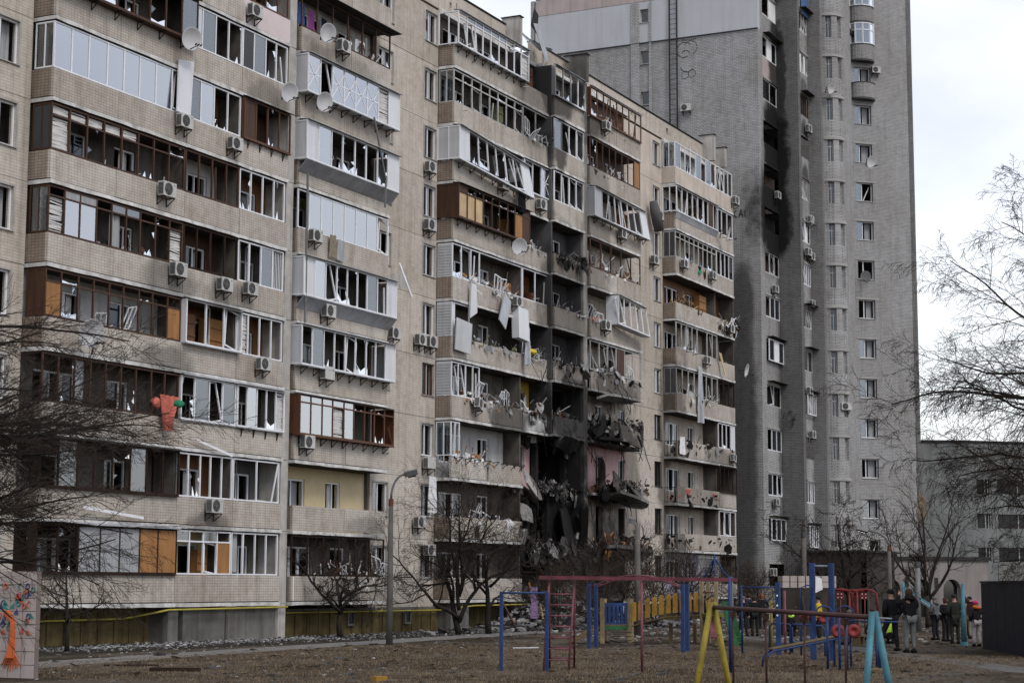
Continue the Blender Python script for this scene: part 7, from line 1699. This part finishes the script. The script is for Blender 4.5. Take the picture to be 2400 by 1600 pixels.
    if hair:
        m = MB().lathe([(.075 * k, -.13 * k), (.10 * k, -.06 * k), (.104 * k, .03 * k), (.085 * k, .085 * k), (.04 * k, .112 * k), (.0, .116 * k)], S(hc + Vector((0, -.03, .0))), (0, -.2, 1), 14); build('hair', m, hair, t, True)
    if hood: build('hood', MB().lathe([(.05 * k, -.09 * k), (.135 * k, -.05 * k), (.15 * k, .0), (.11 * k, .05 * k), (.07 * k, .04 * k)], S(nk + Vector((0, -.05, .04))), (0, -.35, 1), 14), hood, t, True)
    return t
AWAY = YAW - R(90)          # facing away from the camera, into the yard
person((60.7, 16.0, 0), AWAY + .35, 'man in black with one foot forward, hands low, behind the cyan frame', 2.02, stance='wide', arms='pocket')
person((59.5, 15.1, 0), AWAY + .25, 'man in a black jacket and grey joggers raising a phone', 2.05, trousers='trouser_grey', hat=None, hair='hair_brown', arms='phone', shoes='shoe', hood='cloth_black')
ph = one('phone', MB().box(59.72, 59.78, 15.62, 15.635, 1.86, 2.0), 'black_metal', 'black phone held up by the man in grey joggers', 'phone')
person((74.2, 17.8, 0), AWAY + .7, 'person in a grey hooded jacket and wool hat by the cyan post', 1.72, jacket='cloth_grey', hat='cloth_grey', arms='front', hood='cloth_grey')
person((72.7, 17.05, 0), AWAY - 2.6, 'person in a long black coat facing the camera between grey and green coats', 1.70, long_coat=True, arms='front', hair='hair_brown', hat=None)
person((69.7, 16.0, 0), AWAY + .1, 'tall person in a dark green hooded raincoat beside the navy booth', 1.84, jacket='cloth_green', trousers='cloth_green', long_coat=True, hat='cloth_green', arms='pocket')
person((76.7, 17.1, 0), AWAY + .2, 'person in beige trousers wearing a maroon backpack', 1.66, jacket='cloth_beige', trousers='cloth_beige', hat=None, hair='hair_brown')
bpk = one('backpack', MB().prism([(76.28, 16.68, 1.0), (76.42, 17.05, 1.0), (76.42, 17.05, 1.45), (76.36, 16.98, 1.5), (76.32, 16.75, 1.5), (76.28, 16.68, 1.45)], (.2, -.08, 0)), 'cloth_maroon', 'maroon backpack on the person in beige', 'backpack')
person((67.1, 14.65, 0), AWAY + .2, 'child-sized person with a pink hat, orange hood and pale trousers', 1.62, jacket='cloth_dark', trousers='pale_trousers', hat='pink_hat', hood='orange_hood', arms='pocket')
person((75.1, 26.1, 0), AWAY - .5, 'person in a patterned dark jacket walking behind the blue end post', 1.68, stance='stride', hat='cloth_grey', jacket='cloth_dark')
person((75.4, 25.7, 0), AWAY + .1, 'person in a black puffer jacket under the high bar', 1.70, hat=None, hair='hair_brown', arms='pocket')
person((88.0, 29.6, 0), AWAY + 2.9, 'person with ginger hair facing the camera beside the high bar', 1.72, jacket='cloth_dark', hat=None, hair='hair_ginger', arms='pocket')
person((88.9, 30.6, 0), AWAY + .6, 'person in a navy jacket next to the ginger-haired person', 1.74, jacket='cloth_navy', hat=None, hair='hair_brown')
person((76.2, 24.4, 0), AWAY - .8, 'crouching figure with a lime reflective collar beside the brown shed', 1.6, stance='crouch', jacket='cloth_dark', hood='hi_vis', hat=None, hair='pink_top', lean=.12)
person((70.4, 21.4, 0), AWAY + 1.2, 'person in a yellow vest behind the tall blue gate', 1.72, vest='vest_yellow', trousers='cloth_dark')
person((66.5, 18.9, 0), AWAY + 1.0, 'seated person in jeans behind the red discs', 1.7, stance='sit', trousers='jeans', jacket='cloth_navy', hat='cloth_grey', lean=.15)
person((68.6, 18.2, 0), AWAY - .9, 'crouching person with a lime green sleeve behind the dip station', 1.68, stance='crouch', jacket='hi_vis', trousers='cloth_dark', hat=None, hair='hair_brown', lean=.1)
person((73.2, 20.0, 0), AWAY + .4, 'seated person in dark clothes under the red walker', 1.65, stance='sit', hat=None, hair='hair_brown', lean=.1)
for x, y, lab in ((66.5, 18.75, 'low bench slab under the seated person in jeans'), (73.2, 19.9, 'low bench slab under the red walker')):
    one('bench', MB().box(x - .35, x + .35, y - .18, y + .18, .3, .38).box(x - .3, x - .2, y - .12, y + .12, 0, .3).box(x + .2, x + .3, y - .12, y + .12, 0, .3), 'deck_wood', lab, 'bench')
for x, y, s_, lab in ((74.8, 27.6, 1, 'person in black standing behind the patterned jacket'), (92, 31.8, 2, 'distant person in a dark coat near the tower corner'), (79.5, 17.6, 3, 'distant person in camouflage-dark coat behind the maroon backpack'), (82.0, 18.4, 4, 'distant person beside the cyan post with hood up')):
    person((x, y, 0), AWAY + s_ * .7, lab, 1.70, hat='hat_black' if s_ % 2 else None, hair=None if s_ % 2 else 'hair_brown', jacket=('cloth_black', 'cloth_navy', 'cloth_green', 'cloth_grey')[s_ - 1])
